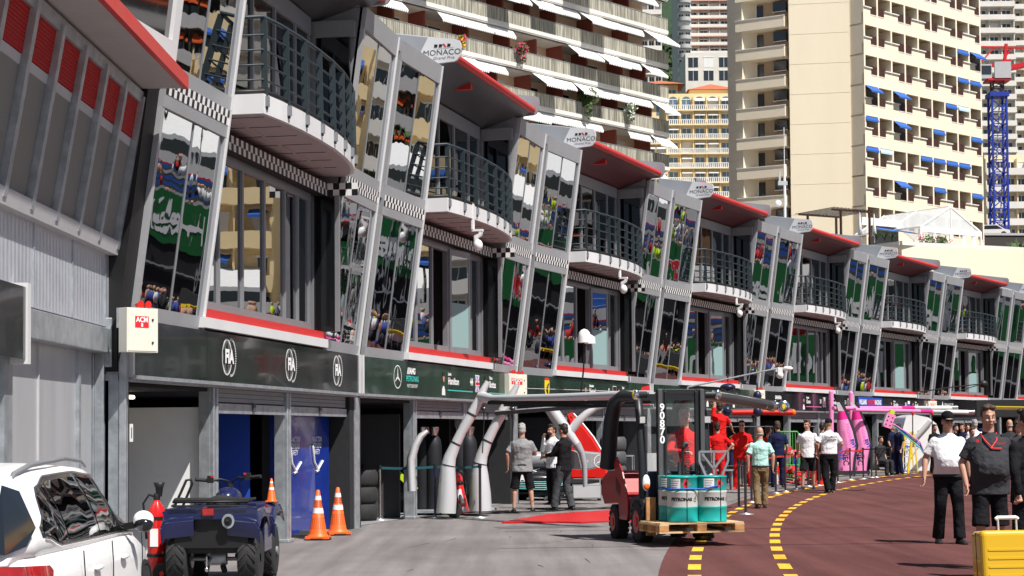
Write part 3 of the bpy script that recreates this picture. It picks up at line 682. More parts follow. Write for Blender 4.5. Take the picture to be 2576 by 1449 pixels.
b=MB(TR(-4.36,19.36,3.0)); b.box(0,0.12,-0.1,0.02,-0.22,0,'galv'); b.tube([(0.05,-0.05,-0.22),(0.05,-0.05,-0.4),(0.0,-0.02,-0.6)],0.01,'black',6); tag(b.build('junction_box'),'small grey junction box on the post left of the cream ACM 8 cabinet','electrical box')
b=MB(BM[0]@TR(0.09,-0.06,0.0)); b.box(0,0.005,0,0.09,1.52,1.72,'white'); b.box(0.005,0.007,0.035,0.055,1.56,1.68,'black'); tag(b.build('number_plate'),'small white plate with the number 1 on the galvanised post','number plate')
# dome cameras under balconies
def cctv(mw,label):
    t=thing('dome_camera',label,'camera',mw=mw,group='white dome cameras under the balconies')
    b=MB(); b.box(-0.03,0.0,-0.06,0.06,0.0,0.5,'white_gloss'); b.box(-0.03,0.18,-0.05,0.05,-0.04,0,'white_gloss'); b.build('bracket',t)
    b=MB(); b.tube([(0.13,0,-0.04),(0.13,0,-0.1),(0.05,0,-0.14),(0.05,0,-0.24)],[0.05,0.05,0.055,0.06],'white_gloss',10); b.ell((0.08,0,-0.3),(0.095,0.09,0.11),'white_gloss'); b.build('dome',t)
    return t
c0=cctv(BM[1]@TR(0.98,3.6,5.42),'white dome camera bracketed under the balcony of the second bay')
for i,l in ((2,'white dome camera under the balcony beside the green hanging plant, third bay'),(3,'white dome camera hanging below the fourth curved balcony'),(4,'white dome camera hanging below the fifth curved balcony')):
    copy_tree(c0,BM[i]@TR(0.98,4.0+0.3*i,5.42),label=l)
# ---------------------------------------------------------------- hillside and far buildings
def brick(name,col,mortar,sx,sz): pass
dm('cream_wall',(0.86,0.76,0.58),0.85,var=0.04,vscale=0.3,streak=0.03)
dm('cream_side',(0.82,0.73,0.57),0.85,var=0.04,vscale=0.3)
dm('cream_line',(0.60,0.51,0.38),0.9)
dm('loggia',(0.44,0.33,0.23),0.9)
dm('brown',(0.055,0.02,0.014),0.6)
dm('win_dark',(0.03,0.034,0.04),0.08,spec=1.0)
dm('win_blue',(0.12,0.2,0.28),0.1,spec=1.0)
dm('awn_blue',(0.025,0.11,0.42),0.8)
dm('awn_pale',(0.45,0.60,0.72),0.8)
dm('awn_white',(0.80,0.80,0.79),0.8,var=0.04)
dm('awn_orange',(0.75,0.12,0.02),0.8)
dm('slab_white',(0.74,0.71,0.66),0.8,var=0.06,vscale=0.5)
dm('terracotta',(0.45,0.21,0.13),0.85,var=0.1)
dm('salmon',(0.80,0.58,0.42),0.85,var=0.06)
dm('redpier',(0.30,0.075,0.05),0.8)
dm('yel_wall',(0.86,0.66,0.36),0.85,var=0.05,vscale=0.3)
dm('yel_pale',(0.86,0.74,0.50),0.85)
dm('pink_wall',(0.62,0.36,0.30),0.85)
dm('white_wall',(0.72,0.68,0.62),0.85,var=0.06,vscale=0.3)
dm('roof_tile',(0.48,0.14,0.07),0.85,var=0.15,vscale=2)
dm('leaf',(0.045,0.085,0.022),0.7,var=0.4,vscale=2)
dm('leaf2',(0.075,0.13,0.03),0.7,var=0.4,vscale=2)
dm('leaf_dark',(0.02,0.045,0.018),0.8,var=0.5,vscale=0.2)
dm('flower',(0.65,0.04,0.15),0.7)
dm('crane_red',(0.6,0.01,0.02),0.5); dm('crane_blue',(0.015,0.04,0.33),0.5)
dm('darkwall',(0.06,0.055,0.05),0.9)
M['reed']=wavemat('reed_fence',(0.40,0.37,0.27),'X',0.09,0.9,0.0,1.0,0.25,0.05)
def reedmat():
    m=M['reed']; n=m.node_tree.nodes; l=m.node_tree.links; b=n['Principled BSDF']; tc=n.new('ShaderNodeTexCoord'); mp=n.new('ShaderNodeMapping'); mp.inputs['Scale'].default_value=(7,7,0.25)
    nz=n.new('ShaderNodeTexNoise'); nz.inputs['Scale'].default_value=1.6; nz.inputs['Detail'].default_value=4; l.new(tc.outputs['Object'],mp.inputs[0]); l.new(mp.outputs[0],nz.inputs[0])
    cr=n.new('ShaderNodeValToRGB'); cr.color_ramp.elements[0].position=0.38; cr.color_ramp.elements[0].color=(0.24,0.225,0.175,1); cr.color_ramp.elements[1].position=0.62; cr.color_ramp.elements[1].color=(0.70,0.67,0.56,1)
    l.new(nz.outputs[0],cr.inputs[0]); l.new(cr.outputs[0],b.inputs['Base Color'])
reedmat()
rnd=random.Random(11)
def leaves(b,c,r,n,size,ms=('leaf','leaf2'),rn=rnd):
    for _ in range(n):
        d=Vector((rn.gauss(0,1),rn.gauss(0,1),rn.gauss(0,1))).normalized()*(rn.random()**0.4)
        p=Vector((c[0]+d.x*r[0],c[1]+d.y*r[1],c[2]+d.z*r[2])); s=size*rn.uniform(0.6,1.3)
        u=Vector((rn.gauss(0,1),rn.gauss(0,1),rn.gauss(0,1))).normalized(); v=u.orthogonal().normalized()
        b.add([p-u*s,p+v*s*0.6,p+u*s,p-v*s*0.6],[(0,1,2,3)],rn.choice(ms))
# hillside terrain
g=MB(); nx,ny=60,40; hs=[]
for j in range(ny+1):
    for i in range(nx+1):
        x=-900+i*35; y=330+j*45; t=(y-330)
        h=t*0.27+0.00004*t*t+12*math.sin(x*0.013+y*0.004)+6*math.sin(x*0.041-y*0.02)
        if j==0: h=-3
        hs.append((x,y,h))
fs=[(j*(nx+1)+i,j*(nx+1)+i+1,(j+1)*(nx+1)+i+1,(j+1)*(nx+1)+i) for j in range(ny) for i in range(nx)]
g.add(hs,fs,'leaf_dark',True); tag(g.build('hillside'),kind='structure')
b=MB(); rn=random.Random(5)
def hh(x,y): t=y-330; return t*0.27+0.00004*t*t+12*math.sin(x*0.013+y*0.004)+6*math.sin(x*0.041-y*0.02)
for k in range(900):
    y=rn.uniform(620,1250); x=y*rn.uniform(0.06,0.13); r=rn.uniform(4,9); z=hh(x,y)+r*0.6
    leaves(b,(x,y,z),(r,r,r*1.1),22,2.2,('leaf_dark','leaf_dark','leaf'),rn)
tag(b.build('forest'),'dark green wood covering the steep hillside behind the towers','woodland',kind='stuff')
def fr(o,t,top=None):
    """building frame: x along facade, y out of facade (towards viewer), z up"""
    t=Vector((t[0],t[1],0)).normalized(); n=Vector((t.y,-t.x,0))
    m=Matrix((t,-n,Vector((0,0,1)))).transposed().to_4x4(); m.translation=Vector((o[0],o[1],0)); return m
# x along facade (t), y = inwards (-n), z up   -> outwards is -y
# ---- balcony block (A)
A0=P(945,50,129.0); A1=P(1681,217,157.0); A0.z=0;A1.z=0
FA=fr(A0,A1-A0); LA=(A1-A0).length; SA=(LA+14)
A=thing('apartment_block','long stepped apartment block with reed fenced balconies and white awnings','building',mw=FA)
X0=-14.0
b=MB(); b.box(X0,LA-0.3,2.6,14,0,44,'salmon'); b.box(X0,LA-0.3,1.6,3.3,0,8,'salmon'); b.build('wall',A)
tops=[31.0+EYE+3.1*k for k in range(-6,4)]
ra=random.Random(4)
for fi,ft in enumerate(tops):
    zs=ft-1.45    # slab underside level (front)
    if zs<8: continue
    b=MB(); b.box(X0,LA,0.0,3.3,zs,zs+0.34,'slab_white'); b.box(X0,LA+0.05,-0.05,0.12,zs+0.10,zs+0.42,'slab_white'); b.box(X0,LA,0.12,0.4,zs+0.0,zs+0.1,'slab_white')
    o=b.build('balcony',A)
    c=MB(); c.box(X0,LA,-0.03,0.03,zs+0.42,ft,'reed'); c.box(LA-0.05,LA,0,3,zs+0.42,ft,'reed'); c.box(X0,LA+0.02,-0.06,0.06,ft,ft+0.05,'grey'); c.build('reed_fence',o)
    # bays between piers
    x=X0
    while x<LA-1:
        w_=MB(); p_=MB(); wd=ra.choice((3.4,4.2,5.0)); x2=min(x+wd,LA-0.3)
        p_.box(x-0.09,x+0.09,0.9,2.6,zs-2.76,zs,'redpier')
        if ra.random()<0.35: p_.box(x+0.13,x+0.18,1.0,3.2,zs-2.76,zs-0.7,'ltgrey')
        k=ra.random(); wx=x+0.5
        ww=(x2-x)-1.0
        if ww>0.8:
            m_='win_dark' if k<0.62 else 'slab_white'
            w_.box(wx,wx+ww*0.75,2.54,2.59,zs-2.76,zs-0.55,m_); w_.box(wx+ww*0.36,wx+ww*0.39,2.50,2.54,zs-2.76,zs-0.55,'white')
            w_.box(wx-0.05,wx+ww*0.75+0.05,2.51,2.54,zs-0.56,zs-0.48,'slab_white')
        # furniture clutter
        if w_.v: w_.build('window',A)
        p_.build('party_wall',A)
        x=x2
    # awnings under the slab, hanging outwards
    x=X0+ra.uniform(0,2)
    while x<LA-2:
        wd=ra.choice((2.6,3.2,3.6)); wd=min(wd,LA-x-0.1); out=ra.choice((0.35,0.5,0.7,1.3,1.7)); dr=0.5+out*0.42
        if ra.random()<0.93:
            c=MB(); z=zs+0.06; y0=0.25
            c.add([(x,y0,z),(x+wd,y0,z),(x+wd,y0-out,z-dr),(x,y0-out,z-dr),(x,y0,z-.03),(x+wd,y0,z-.03),(x+wd,y0-out,z-dr-.03),(x,y0-out,z-dr-.03)],[(0,3,2,1),(4,5,6,7),(0,1,5,4),(3,7,6,2),(0,4,7,3),(1,2,6,5)],'awn_white')
            n=int(wd/0.22)
            for q in range(n):
                xx=x+q*wd/n; c.add([(xx,y0-out,z-dr-.03),(xx+wd/n,y0-out,z-dr-.03),(xx+wd/n*0.8,y0-out,z-dr-.2),(xx+wd/n*0.2,y0-out,z-dr-.2)],[(0,1,2,3)],'awn_white')
            c.build('awning',A)
        x+=wd+0.08
plants=[(1164,98,'trailing pink and yellow flowers over the reed fence of the apartment block',0.5,('leaf2','flower','yellow')),(1313,122,'green climbing shrub with orange blossom hanging over a reed fence',0.8,('leaf2','leaf','flower')),(1480,245,'bushy green plant spilling over a balcony of the apartment block',1.25,('leaf','leaf2')),(1586,272,'round light green shrub on a lower balcony of the apartment block',0.8,('leaf2','leaf2','white'))]
for u,v,l,s,ms in plants:
    # depth of the facade at this image column
    best=min(((abs((IW/2+FPX*0)-0),0),),key=lambda q:q[0])
    t=0.0
    for k in range(200):
        q=A0+(A1-A0)*(k/199.0); pr=(q.x/q.y)*FPX+IW/2
        if pr>=u: break
    p=P(u,v,q.y-0.6); b=MB(); rr=random.Random(int(u)); leaves(b,(0,0,0),(s*0.75,0.45,s*0.7),int(240*s),0.13,ms,rr); leaves(b,(0.1,-0.2,-s*0.9),(s*0.35,0.25,s*0.7),int(60*s),0.14,ms,rr)
    tag(b.build('balcony_plant',loc=p),l,'plant')
# ---- white + pink blocks behind
def block(name,label,u0,u1,vt,Y,floors,fh,wallm,slabm,winm,nb,dep=18,turn=0.0,cat='building',balc=1.2,base=-60,rail=None,awn=None,seed=1,rounded=False,arches=False):
    a=P(u0,vt,Y); c=P(u1,vt,Y+turn); top=a.z; a.z=0;c.z=0
    return blk(name,label,a,c,top,floors,fh,wallm,slabm,winm,nb,dep,cat,balc,rail,awn,seed,rounded,arches)
def blk(name,label,a,c,top,floors,fh,wallm,slabm,winm,nb,dep=18,cat='building',balc=1.2,rail=None,awn=None,seed=1,rounded=False,arches=False,awp=0.55,full=False):
    rb=random.Random(seed)
    T=fr(a,c-a); L=(c-a).length
    t=thing(name,label,cat,mw=T)
    b=MB(); b.box(0,L,0,dep,0 if full else max(0,top-floors*fh-25),top,wallm); b.build('wall',t)
    win=0
    for f in range(floors):
        z1=top-0.6-f*fh; z0=z1-fh
        if balc>0:
            b=MB(); zb=z0+0.0
            if rounded:
                pol=[(0.0,0.0),(L,0.0)]+[(L/2+L/2*math.cos(q*PI/12),-balc*math.sin(q*PI/12)) for q in range(0,13)]
                b.prism(pol,zb-0.15,zb+0.15,slabm,None); b.prism(pol,zb+0.15,zb+1.05,slabm,None)
            else:
                b.box(-0.1,L+0.1,-balc,0,zb-0.15,zb+0.12,slabm)
                if rail=='bal':
                    b.box(-0.1,L+0.1,-balc,-balc+0.15,zb+0.95,zb+1.08,'white')
                    n=int(L/0.42)
                    for q in range(n): b.box(q*L/n,q*L/n+0.2,-balc+0.02,-balc+0.13,zb+0.12,zb+0.95,'white')
                else: b.box(-0.1,L+0.1,-balc,-balc+0.12,zb+0.12,zb+1.0,slabm if rail is None else rail)
            b.build('balcony',t)
        for k in range(nb):
            x0=(k+0.18)*L/nb; x1=(k+0.82)*L/nb
            b=MB(); 
            b.box(x0,x1,-0.03,0.06,z0+0.2,z1-0.7,winm if rb.random()<0.8 else 'white'); b.box((x0+x1)/2-0.05,(x0+x1)/2+0.05,-0.06,-0.03,z0+0.2,z1-0.7,'white')
            b.box(x0-0.12,x1+0.12,-0.1,-0.03,z1-0.7,z1-0.55,'white')
            if arches and f<1:
                b.prism([(x0+(x1-x0)*(0.5+0.5*math.cos(q*PI/10)),z1-0.7+0.7*math.sin(q*PI/10)) for q in range(11)],-0.02,0.0,winm,Matrix(((1,0,0,0),(0,0,1,0),(0,1,0,0),(0,0,0,1))))
            if win<98: b.build('window',t)
            win+=1
            if awn and rb.random()<awp:
                c2=MB(); c2.add([(x0-0.2,-0.1,z1-0.45),(x1+0.2,-0.1,z1-0.45),(x1+0.2,-1.0,z1-0.95),(x0-0.2,-1.0,z1-0.95),(x0-.2,-1.0,z1-1.15),(x1+.2,-1.0,z1-1.15)],[(0,1,2,3),(3,2,5,4)],awn); c2.build('awning',t)
        if balc>0 and not rounded:
            b=MB()
            for k in range(nb+1): b.box(k*L/nb-0.1,k*L/nb+0.1,-balc*0.7,0.0,z0+0.12,z1-0.15,wallm)
            b.build('pier',t)
    return t,T,L,top
block('apartment_tower','pale high rise with pink balcony bands and awnings on the hillside',1702,1835,-45,560,11,2.9,'white_wall','pink_wall','win_dark',5,balc=1.6,rail='slab_white',awn='awn_white',seed=3)
block('apartment_tower','grey tower with rounded balconies at the left of the pink banded high rise',1704,1738,-20,548,12,2.9,'white_wall','ltgrey','win_dark',2,balc=2.2,rounded=True,seed=4)
block('apartment_tower','narrow white tower with small balconies at the edge of the wooded hill',1612,1662,-30,430,12,3.0,'white_wall','slab_white','win_dark',3,balc=0.9,seed=5)
block('villa','white villa with dark square window below the pink banded high rise',1724,1840,133,470,2,3.6,'white_wall','white_wall','win_dark',3,balc=0,seed=6)
block('villa','orange villa with shuttered windows and red tiled roof beside the apartment block',1615,1705,213,400,2,3.4,'yel_wall','yel_wall','win_blue',3,balc=0,seed=7)
ya=block('yellow_building','yellow hotel with white balustrades in tiers and arched loggias',1676,1842,236,365,10,3.05,'yel_wall','yel_pale','win_blue',5,balc=1.3,rail='bal',awn='awn_white',seed=8,arches=True)
block('yellow_building','lower yellow wing with balustrades left of the yellow hotel',1622,1676,318,352,8,3.05,'yel_pale','yel_wall','win_blue',2,balc=1.0,rail='bal',awn='awn_white',seed=9)
b=MB(); b.M=fr(P(1728,197,372),Vector((1,0,0))); zz=P(1728,204,368).z; b.add([(0,-1,zz-1.2),(11,-1,zz-1.2),(11,8,zz-1.2),(0,8,zz-1.2),(5.5,3.5,zz+0.8)],[(0,1,4),(1,2,4),(2,3,4),(3,0,4)],'roof_tile'); b.box(0.5,10.5,-0.5,7.5,zz-6,zz-1.2,'yel_wall'); tag(b.build('pavilion'),'small yellow pavilion with red tiled hip roof on top of the yellow hotel','pavilion')
b=MB(); b.M=fr(P(1618,203,398),Vector((1,0,0))); zz=P(1618,213,398).z; b.add([(-1,-1,zz),(9.5,-1,zz),(9.5,8,zz),(-1,8,zz),(4.2,3.5,zz+1.6)],[(0,1,4),(1,2,4),(2,3,4),(3,0,4)],'roof_tile'); b.build('roof',bpy.data.objects['villa.001']).matrix_parent_inverse=bpy.data.objects['villa.001'].matrix_basis.inverted()
# ---- cream tower (D)
YC=159.0; C0=P(2172,60,YC); HT=C0.z-0.0; C1=P(2468,133,172.6); zr=C0.z
c0=Vector((C0.x,C0.y,0)); c1=Vector((C1.x,C1.y,0)); FD=fr(c0,c1-c0); LD=(c1-c0).length
D=thing('residential_tower','tall cream residential tower with a grid of recessed loggias, brown panels and blue awnings','building',mw=FD)
fh=2.80; zt=zr   # top of the first full loggia row seen
nb=9; bw=LD/nb; rows=[zt+fh*2-fh*k for k in range(0,13)]
sp=MB(); pr=MB(); bk=MB(); wn=0; bp=0
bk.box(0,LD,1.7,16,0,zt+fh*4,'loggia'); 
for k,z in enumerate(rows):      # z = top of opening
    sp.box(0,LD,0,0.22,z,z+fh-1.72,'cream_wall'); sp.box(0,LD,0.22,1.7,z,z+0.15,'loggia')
for k in range(nb+1):
    x=min(max(k*bw,0.12),LD-0.12); pr=MB(); pr.box(x-0.12,x+0.12,0.003,1.7,rows[-1]-2,rows[0]+0.1,'cream_side'); pr.build('pier',D)
sp.box(0,LD,0,1.7,rows[0]+fh-1.72+0.001,rows[0]+6,'cream_wall'); sp.box(0,LD,0.0,1.7,0,rows[-1]-2,'cream_wall')
for a_,nm in ((bk,'back_wall'),(sp,'spandrel')): a_.build(nm,D)
rt=random.Random(21)
for r_i,z in enumerate(rows):
    sills=MB(); pan=MB()
    for k in range(nb):
        x0=k*bw+0.12; x1=(k+1)*bw-0.12
        # parapet inside the loggia: solid left or right part plus brown panel
        left=(k%2==0)
        pw=0.42*bw
        zb=z-1.72
        if r_i<12:
            pan=MB()
            if left: pan.box(x1-pw,x1-0.02,0.02,0.08,zb+0.0-0.02,zb+0.78,'brown'); sills.box(x0,x1-pw-0.05,0.0,0.2,zb-0.02,zb+0.52,'cream_wall'); sills.box(x0-0.1,x1-pw,-0.12,0.25,zb+0.52,zb+0.62,'slab_white')
            else: pan.box(x0+0.02,x0+pw,0.02,0.08,zb-0.02,zb+0.78,'brown'); sills.box(x0+pw+0.05,x1,0.0,0.2,zb-0.02,zb+0.52,'cream_wall'); sills.box(x0+pw,x1+0.1,-0.12,0.25,zb+0.52,zb+0.62,'slab_white')
            if bp<98: pan.build('railing_panel',D); bp+=1
            sills.box((x1-pw if left else x0)-0.03,(x1 if left else x0+pw)+0.03,-0.03,0.2,zb-0.1,zb-0.02,'slab_white')
        q=rt.random()
        if wn<96 and q<0.75:
            b=MB()
            m_='win_dark' if q<0.55 else 'white'
            b.box(x0+0.25,x1-0.35,1.6,1.68,zb,z-0.35,m_); b.box((x0+x1)/2-.06,(x0+x1)/2,1.55,1.6,zb,z-0.35,'white'); b.build('window',D); wn+=1
        col=None
        if r_i in (4,6) and rt.random()<0.6: col=rt.choice(('awn_blue','awn_blue','awn_pale'))
        elif r_i in (5,7) and rt.random()<0.4: col='awn_blue'
        elif r_i==10 and k<6: col='awn_blue' if k in (0,1,2,5) else 'awn_pale'
        elif r_i in (2,3) and k>=7: col='awn_blue'
        elif rt.random()<0.03: col='awn_blue'
        if col:
            out=0.1 if rt.random()<0.75 else 0.7; dr=0.3+0.4*out
            b=MB(); b.add([(x0,0.05,z),(x1,0.05,z),(x1,-out,z-dr),(x0,-out,z-dr),(x0,-out,z-dr-0.16),(x1,-out,z-dr-0.16)],[(0,3,2,1),(3,4,5,2)],col); b.build('awning',D)
    sills.build('sill',D)
# return strip, plain wall and balcony stack on the left
e=(P(2137,60,157.2)); 
def seg(u0,Y0,u1,Y1,v=60):
    a=P(u0,v,Y0); c=P(u1,v,Y1); a.z=0;c.z=0; return a,c
FDi=FD.inverted()
def wall(u0,Y0,u1,Y1,ztop,mname,name='side_wall',lines=True,dep=6):
    a,c=seg(u0,Y0,u1,Y1); T=fr(a,c-a); L=(c-a).length; b=MB(FDi@T)
    b.box(0,L,0,dep,0,ztop,mname)
    if lines:
        k=0
        while zt+fh*3-k*fh>4:
            z=zt+fh*3-k*fh-0.5; b.box(0.0,L,-0.012,0.002,z,z+0.018,'cream_line'); k+=1
    b.build(name,D); return T,L
wall(2137,160.5,2172,YC,zt+fh*4,'cream_wall',dep=0.02)
wall(1984,161.0,2137,160.0,zt+fh*4,'cream_wall',dep=9)
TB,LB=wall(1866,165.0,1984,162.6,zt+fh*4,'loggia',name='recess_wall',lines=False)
wall(1829,165.6,1866,163.4,zt+fh*4,'cream_side')
for k in range(13):
    z=P(1925,52,163).z+fh*1-fh*k; TBi=FDi@TB; b=MB(TBi); b.add([(0.0,-1.6,z-0.95),(LB+0.15,-1.6,z-0.95),(LB+.15,0,z-.95),(0,0,z-.95),(0,-1.6,z+0.05),(LB+.15,-1.6,z+.05),(LB+.15,0,z+.05),(0,0,z+.05)],[(0,3,2,1),(4,5,6,7),(0,1,5,4),(1,2,6,5),(0,4,7,3)],'cream_side'); b.box(-0.03,LB+0.2,-1.66,-1.5,z+0.05,z+0.13,'slab_white'); b.build('balcony',D)
    b=MB(TBi); b.box(0.9 if k%2 else 0.5,2.2,-0.08,0.02,z+0.05,z+1.65,'win_dark'); b.box(1.5,1.56,-0.12,-0.08,z+.05,z+1.65,'white'); b.build('window',D)
    b=MB(TBi); b.box(LB-1.35,LB-0.1,-0.5,0.02,z+0.75,z+1.7,'win_dark'); b.box(LB-1.4,LB-0.05,-0.55,-0.5,z+0.7,z+0.76,'white'); b.build('window',D)
# ---- podium terrace (F)
f0=P(2268,607,112.0); f1=P(2542,632,118.0); f2=P(2165,612,116.0); zp=f0.z
for q in (f0,f1,f2): q.z=0
F_=thing('terrace_building','low cream podium building with roof terrace below the residential tower','building',mw=fr(f0,f1-f0)); LF=(f1-f0).length
b=MB(); b.box(0,LF,0,14,0,zp-0.25,'cream_wall'); b.box(-0.15,LF+0.2,-0.2,14,zp-0.25,zp,'slab_white'); b.build('wall',F_)
Tl=fr(f2,f0-f2); Ll=(f0-f2).length; b=MB(F_.matrix_basis.inverted()@Tl); b.box(0,Ll,0.01,10,0,zp-0.26,'cream_side'); b.box(-0.2,Ll,-0.2,10,zp-0.26,zp-0.01,'slab_white'); b.build('side_wall',F_)
for k in range(5):
    x=0.6+k*(LF-1)/5; b=MB(); b.box(x,x+1.15,-0.06,0.02,zp-3.9,zp-2.2,'win_dark' if k%3 else 'loggia'); b.box(x-.1,x+1.25,-0.12,-0.06,zp-2.25,zp-2.1,'slab_white'); b.build('window',F_)
TF=F_.matrix_basis
tn=thing('marquee','white framed marquee with clear roof on the roof terrace','tent',mw=TF@TR(LF-6.6,2.0,zp)@SC(1.22,1.2,1.25))
b=MB()
for x in (0,2.4,4.9):
    for y in (0,5): b.box(x-.05,x+.05,y-.05,y+.05,0,1.1,'white')
    pass
for y in (0,2.5,5):
    b.bar((0,y,1.1),(2.45,y,2.35),0.08,0.08,'white'); b.bar((2.45,y,2.35),(4.9,y,1.1),0.08,0.08,'white')
b.bar((0,0,1.0),(4.9,0,1.0),0.05,0.28,'white'); b.bar((0,0,1.1),(0,5,1.1),0.08,0.08,'white'); b.bar((2.45,0,2.35),(2.45,5,2.35),0.06,0.06,'white'); b.bar((2.45,0,0),(2.45,0,2.35),0.06,0.06,'white'); b.build('frame',tn)
M['film']=mat('clear_film',(0.75,0.78,0.80),0.15,alpha=0.6); b=MB()
for s0,s1 in ((0,2.45),(4.9,2.45)): b.add([(s0,0,1.12),(s0,5,1.12),(s1,5,2.37),(s1,0,2.37)],[(0,1,2,3)],'film')
b.add([(0,0.01,1.15),(4.9,0.01,1.15),(2.45,0.01,2.33)],[(0,1,2)],'film'); b.build('roof_film',tn)
b=MB(); 
for x in (0.1,1.2,3.6,4.4): b.prism([(x+0.16*math.cos(q),0.1+0.1*math.sin(q)) for q in [0,1,2,3,4,5]],0,1.0,'awn_white')
b.box(2.9,3.5,1.5,1.6,0,0.9,'dkgrey'); b.build('side_curtain',tn)
b=MB(TF); b.box(2.0,LF-6,4.5,4.6,zp+0.2,zp+1.6,'dkgrey'); b.box(1.0,LF-5.8,4.4,4.6,zp+1.6,zp+2.1,'slab_white'); b.add([(2.0,4.4,zp+1.5),(6.0,4.4,zp+1.35),(6.0,3.6,zp+1.1),(2.0,3.6,zp+1.25)],[(0,1,2,3)],'awn_blue'); tag(b.build('bar_hut'),'low white bar with a blue awning on the roof terrace','hut')
for k in range(7):
    b=MB(); rr=random.Random(50+k); x=2.3+k*0.42; c=('leaf','leaf2') if k%3 else ('leaf2','flower','white'); leaves(b,(0,0,0.3),(0.3,0.3,0.34),60,0.09,c,rr); b.box(-0.2,0.2,-0.15,0.15,-0.05,0.12,'brown')
    tag(b.build('planter',loc=TF@Vector((x,0.4,zp))),['planter with pink and white flowers at the left end of the row','green planter second from the left on the terrace edge','green planter third from the left on the terrace edge','flowering planter in the middle of the terrace row','green planter just right of the middle flowers','green planter second from the right on the terrace edge','flowering planter at the right end beside the marquee'][k],'planter',group='planters along the terrace edge')
pg=thing('pergola','dark timber pergola with bamboo slats at the left end of the roof terrace','pergola',mw=TF@TR(-3.4,2.0,zp)); b=MB()
for x in (0,2.6): 
    for y in (0,3): b.box(x-.06,x+.06,y-.06,y+.06,-0.1,2.0,'brown')
b.build('post',pg); b=MB()
for y in (0,3): b.bar((-0.8,y,2.0),(3.0,y,2.05),0.1,0.12,'brown')
for k in range(12): b.bar((-0.8+k*0.32,-0.3,2.12),(-0.8+k*0.32,3.3,2.05),0.1,0.03,'dkgrey')
b.build('slat_roof',pg)
for k,(x,l) in enumerate(((-0.9,'closed white parasol beside the pergola'),(-2.2,'closed white parasol behind the pergola post'))):
    b=MB(); b.lathe([(0.02,0),(0.02,0.4),(0.16,0.45),(0.09,1.2),(0.02,1.9)],'awn_white',8); tag(b.build('parasol',loc=TF@Vector((x,1.5,zp))),l,'parasol')
for k in range(3):
    b=MB(); rr=random.Random(80+k)
    for q in range(26):
        a=rr.uniform(0,6.28); b.tube([(0,0,0),(0.15*math.cos(a),0.15*math.sin(a),0.4),(0.4*math.cos(a),0.4*math.sin(a),rr.uniform(0.35,0.7))],[0.025,0.02,0.003],'leaf',4)
    tag(b.build('agave',loc=TF@Vector((-0.3-k*0.7,0.5,zp))),['agave nearest to the bar hut on the terrace','middle agave behind the terrace parapet','agave beside the closed parasols'][k],'plant',group='agaves behind the parapet')
# ---- right edge: road wall, parked car, far blocks
block('apartment_tower','white tower with deep angular balconies behind the crane',2452,2545,-20,385,17,2.95,'white_wall','slab_white','win_dark',3,balc=2.0,seed=12)
block('apartment_tower','second white tower with staggered balconies at the right edge',2540,2650,-40,420,20,2.95,'cream_side','slab_white','win_dark',4,balc=2.6,seed=13)
block('apartment_block','cream block with planted balconies low behind the crane mast',2476,2580,390,300,7,2.9,'yel_pale','slab_white','win_dark',4,balc=1.6,seed=14)
b=MB(); b.M=fr(P(2476,600,190),Vector((1,0.1,0))); zz=P(2476,592,190).z; b.box(0,22,0,3,zz-3.5,zz,'darkwall'); b.box(0,22,-0.1,0.2,zz,zz+0.25,'ltgrey'); b.box(0,22,0,6,0,zz-3.5,'darkwall'); b.box(1,22,-0.3,0,0,zz-4.6,'cream_wall'); tag(b.build('retaining_wall'),'dark retaining wall carrying the upper road at the right edge','wall')
cc=thing('parked_car','small white car parked on the upper road above the dark wall','car',mw=TR(P(2503,590,191).x,P(2503,590,191).y+2.0,zz+0.05)); b=MB()
sil=[(-2,0.3),(-2,0.75),(-1.3,0.85),(-0.8,1.35),(0.6,1.38),(1.4,0.9),(2.0,0.78),(2.05,0.3)]
TT=Matrix(((1,0,0,0),(0,0,1,0),(0,1,0,0),(0,0,0,1))); b.prism(sil,-0.8,0.8,'white_gloss',TT); b.build('body',cc,bevel=0.08)
b=MB(); b.prism([(-1.1,0.88),(-0.75,1.28),(0.55,1.3),(1.15,0.92)],-0.82,0.82,'win_dark',TT); b.build('window',cc)
for x in (-1.3,1.3): b=MB(); b.tube([(x,-0.84,0.32),(x,-0.6,0.32)],0.32,'rubber',12); b.build('wheel',cc)
# ---- crane
cr=thing('tower_crane','tower crane with blue lattice mast and red slewing unit at the right','crane',mw=TR(P(2515,600,244).x,244,0))
hz=P(2515,235,244).z
def lattice(b,x,y,w,z0,z1,st,m,r=0.07):
    c=[(-w/2,-w/2),(w/2,-w/2),(w/2,w/2),(-w/2,w/2)]
    for cx,cy in c: b.bar((x+cx,y+cy,z0),(x+cx,y+cy,z1),r*2,r*2,m)
    n=int((z1-z0)/st)
    for k in range(n):
        za=z0+k*st; zb=za+st
        for q in range(4):
            p,s_=c[q],c[(q+1)%4]
            if (k+q)%2: p,s_=s_,p
            b.bar((x+p[0],y+p[1],za),(x+s_[0],y+s_[1],zb),r,r,m); b.bar((x+p[0],y+p[1],za),(x+s_[0],y+s_[1],za),r,r,m)
b=MB(); lattice(b,0,0,2.0,0,hz,1.7,'crane_blue',0.13); b.box(-1.35,1.35,-1.35,1.35,hz-0.6,hz,'crane_blue'); b.build('mast',cr)
b=MB()
for k in range(3): b.bar((-0.4,-0.3,10+k*14),(0.4,-0.3,22+k*14),0.25,0.12,'ltgrey')
b.build('ladder',cr)
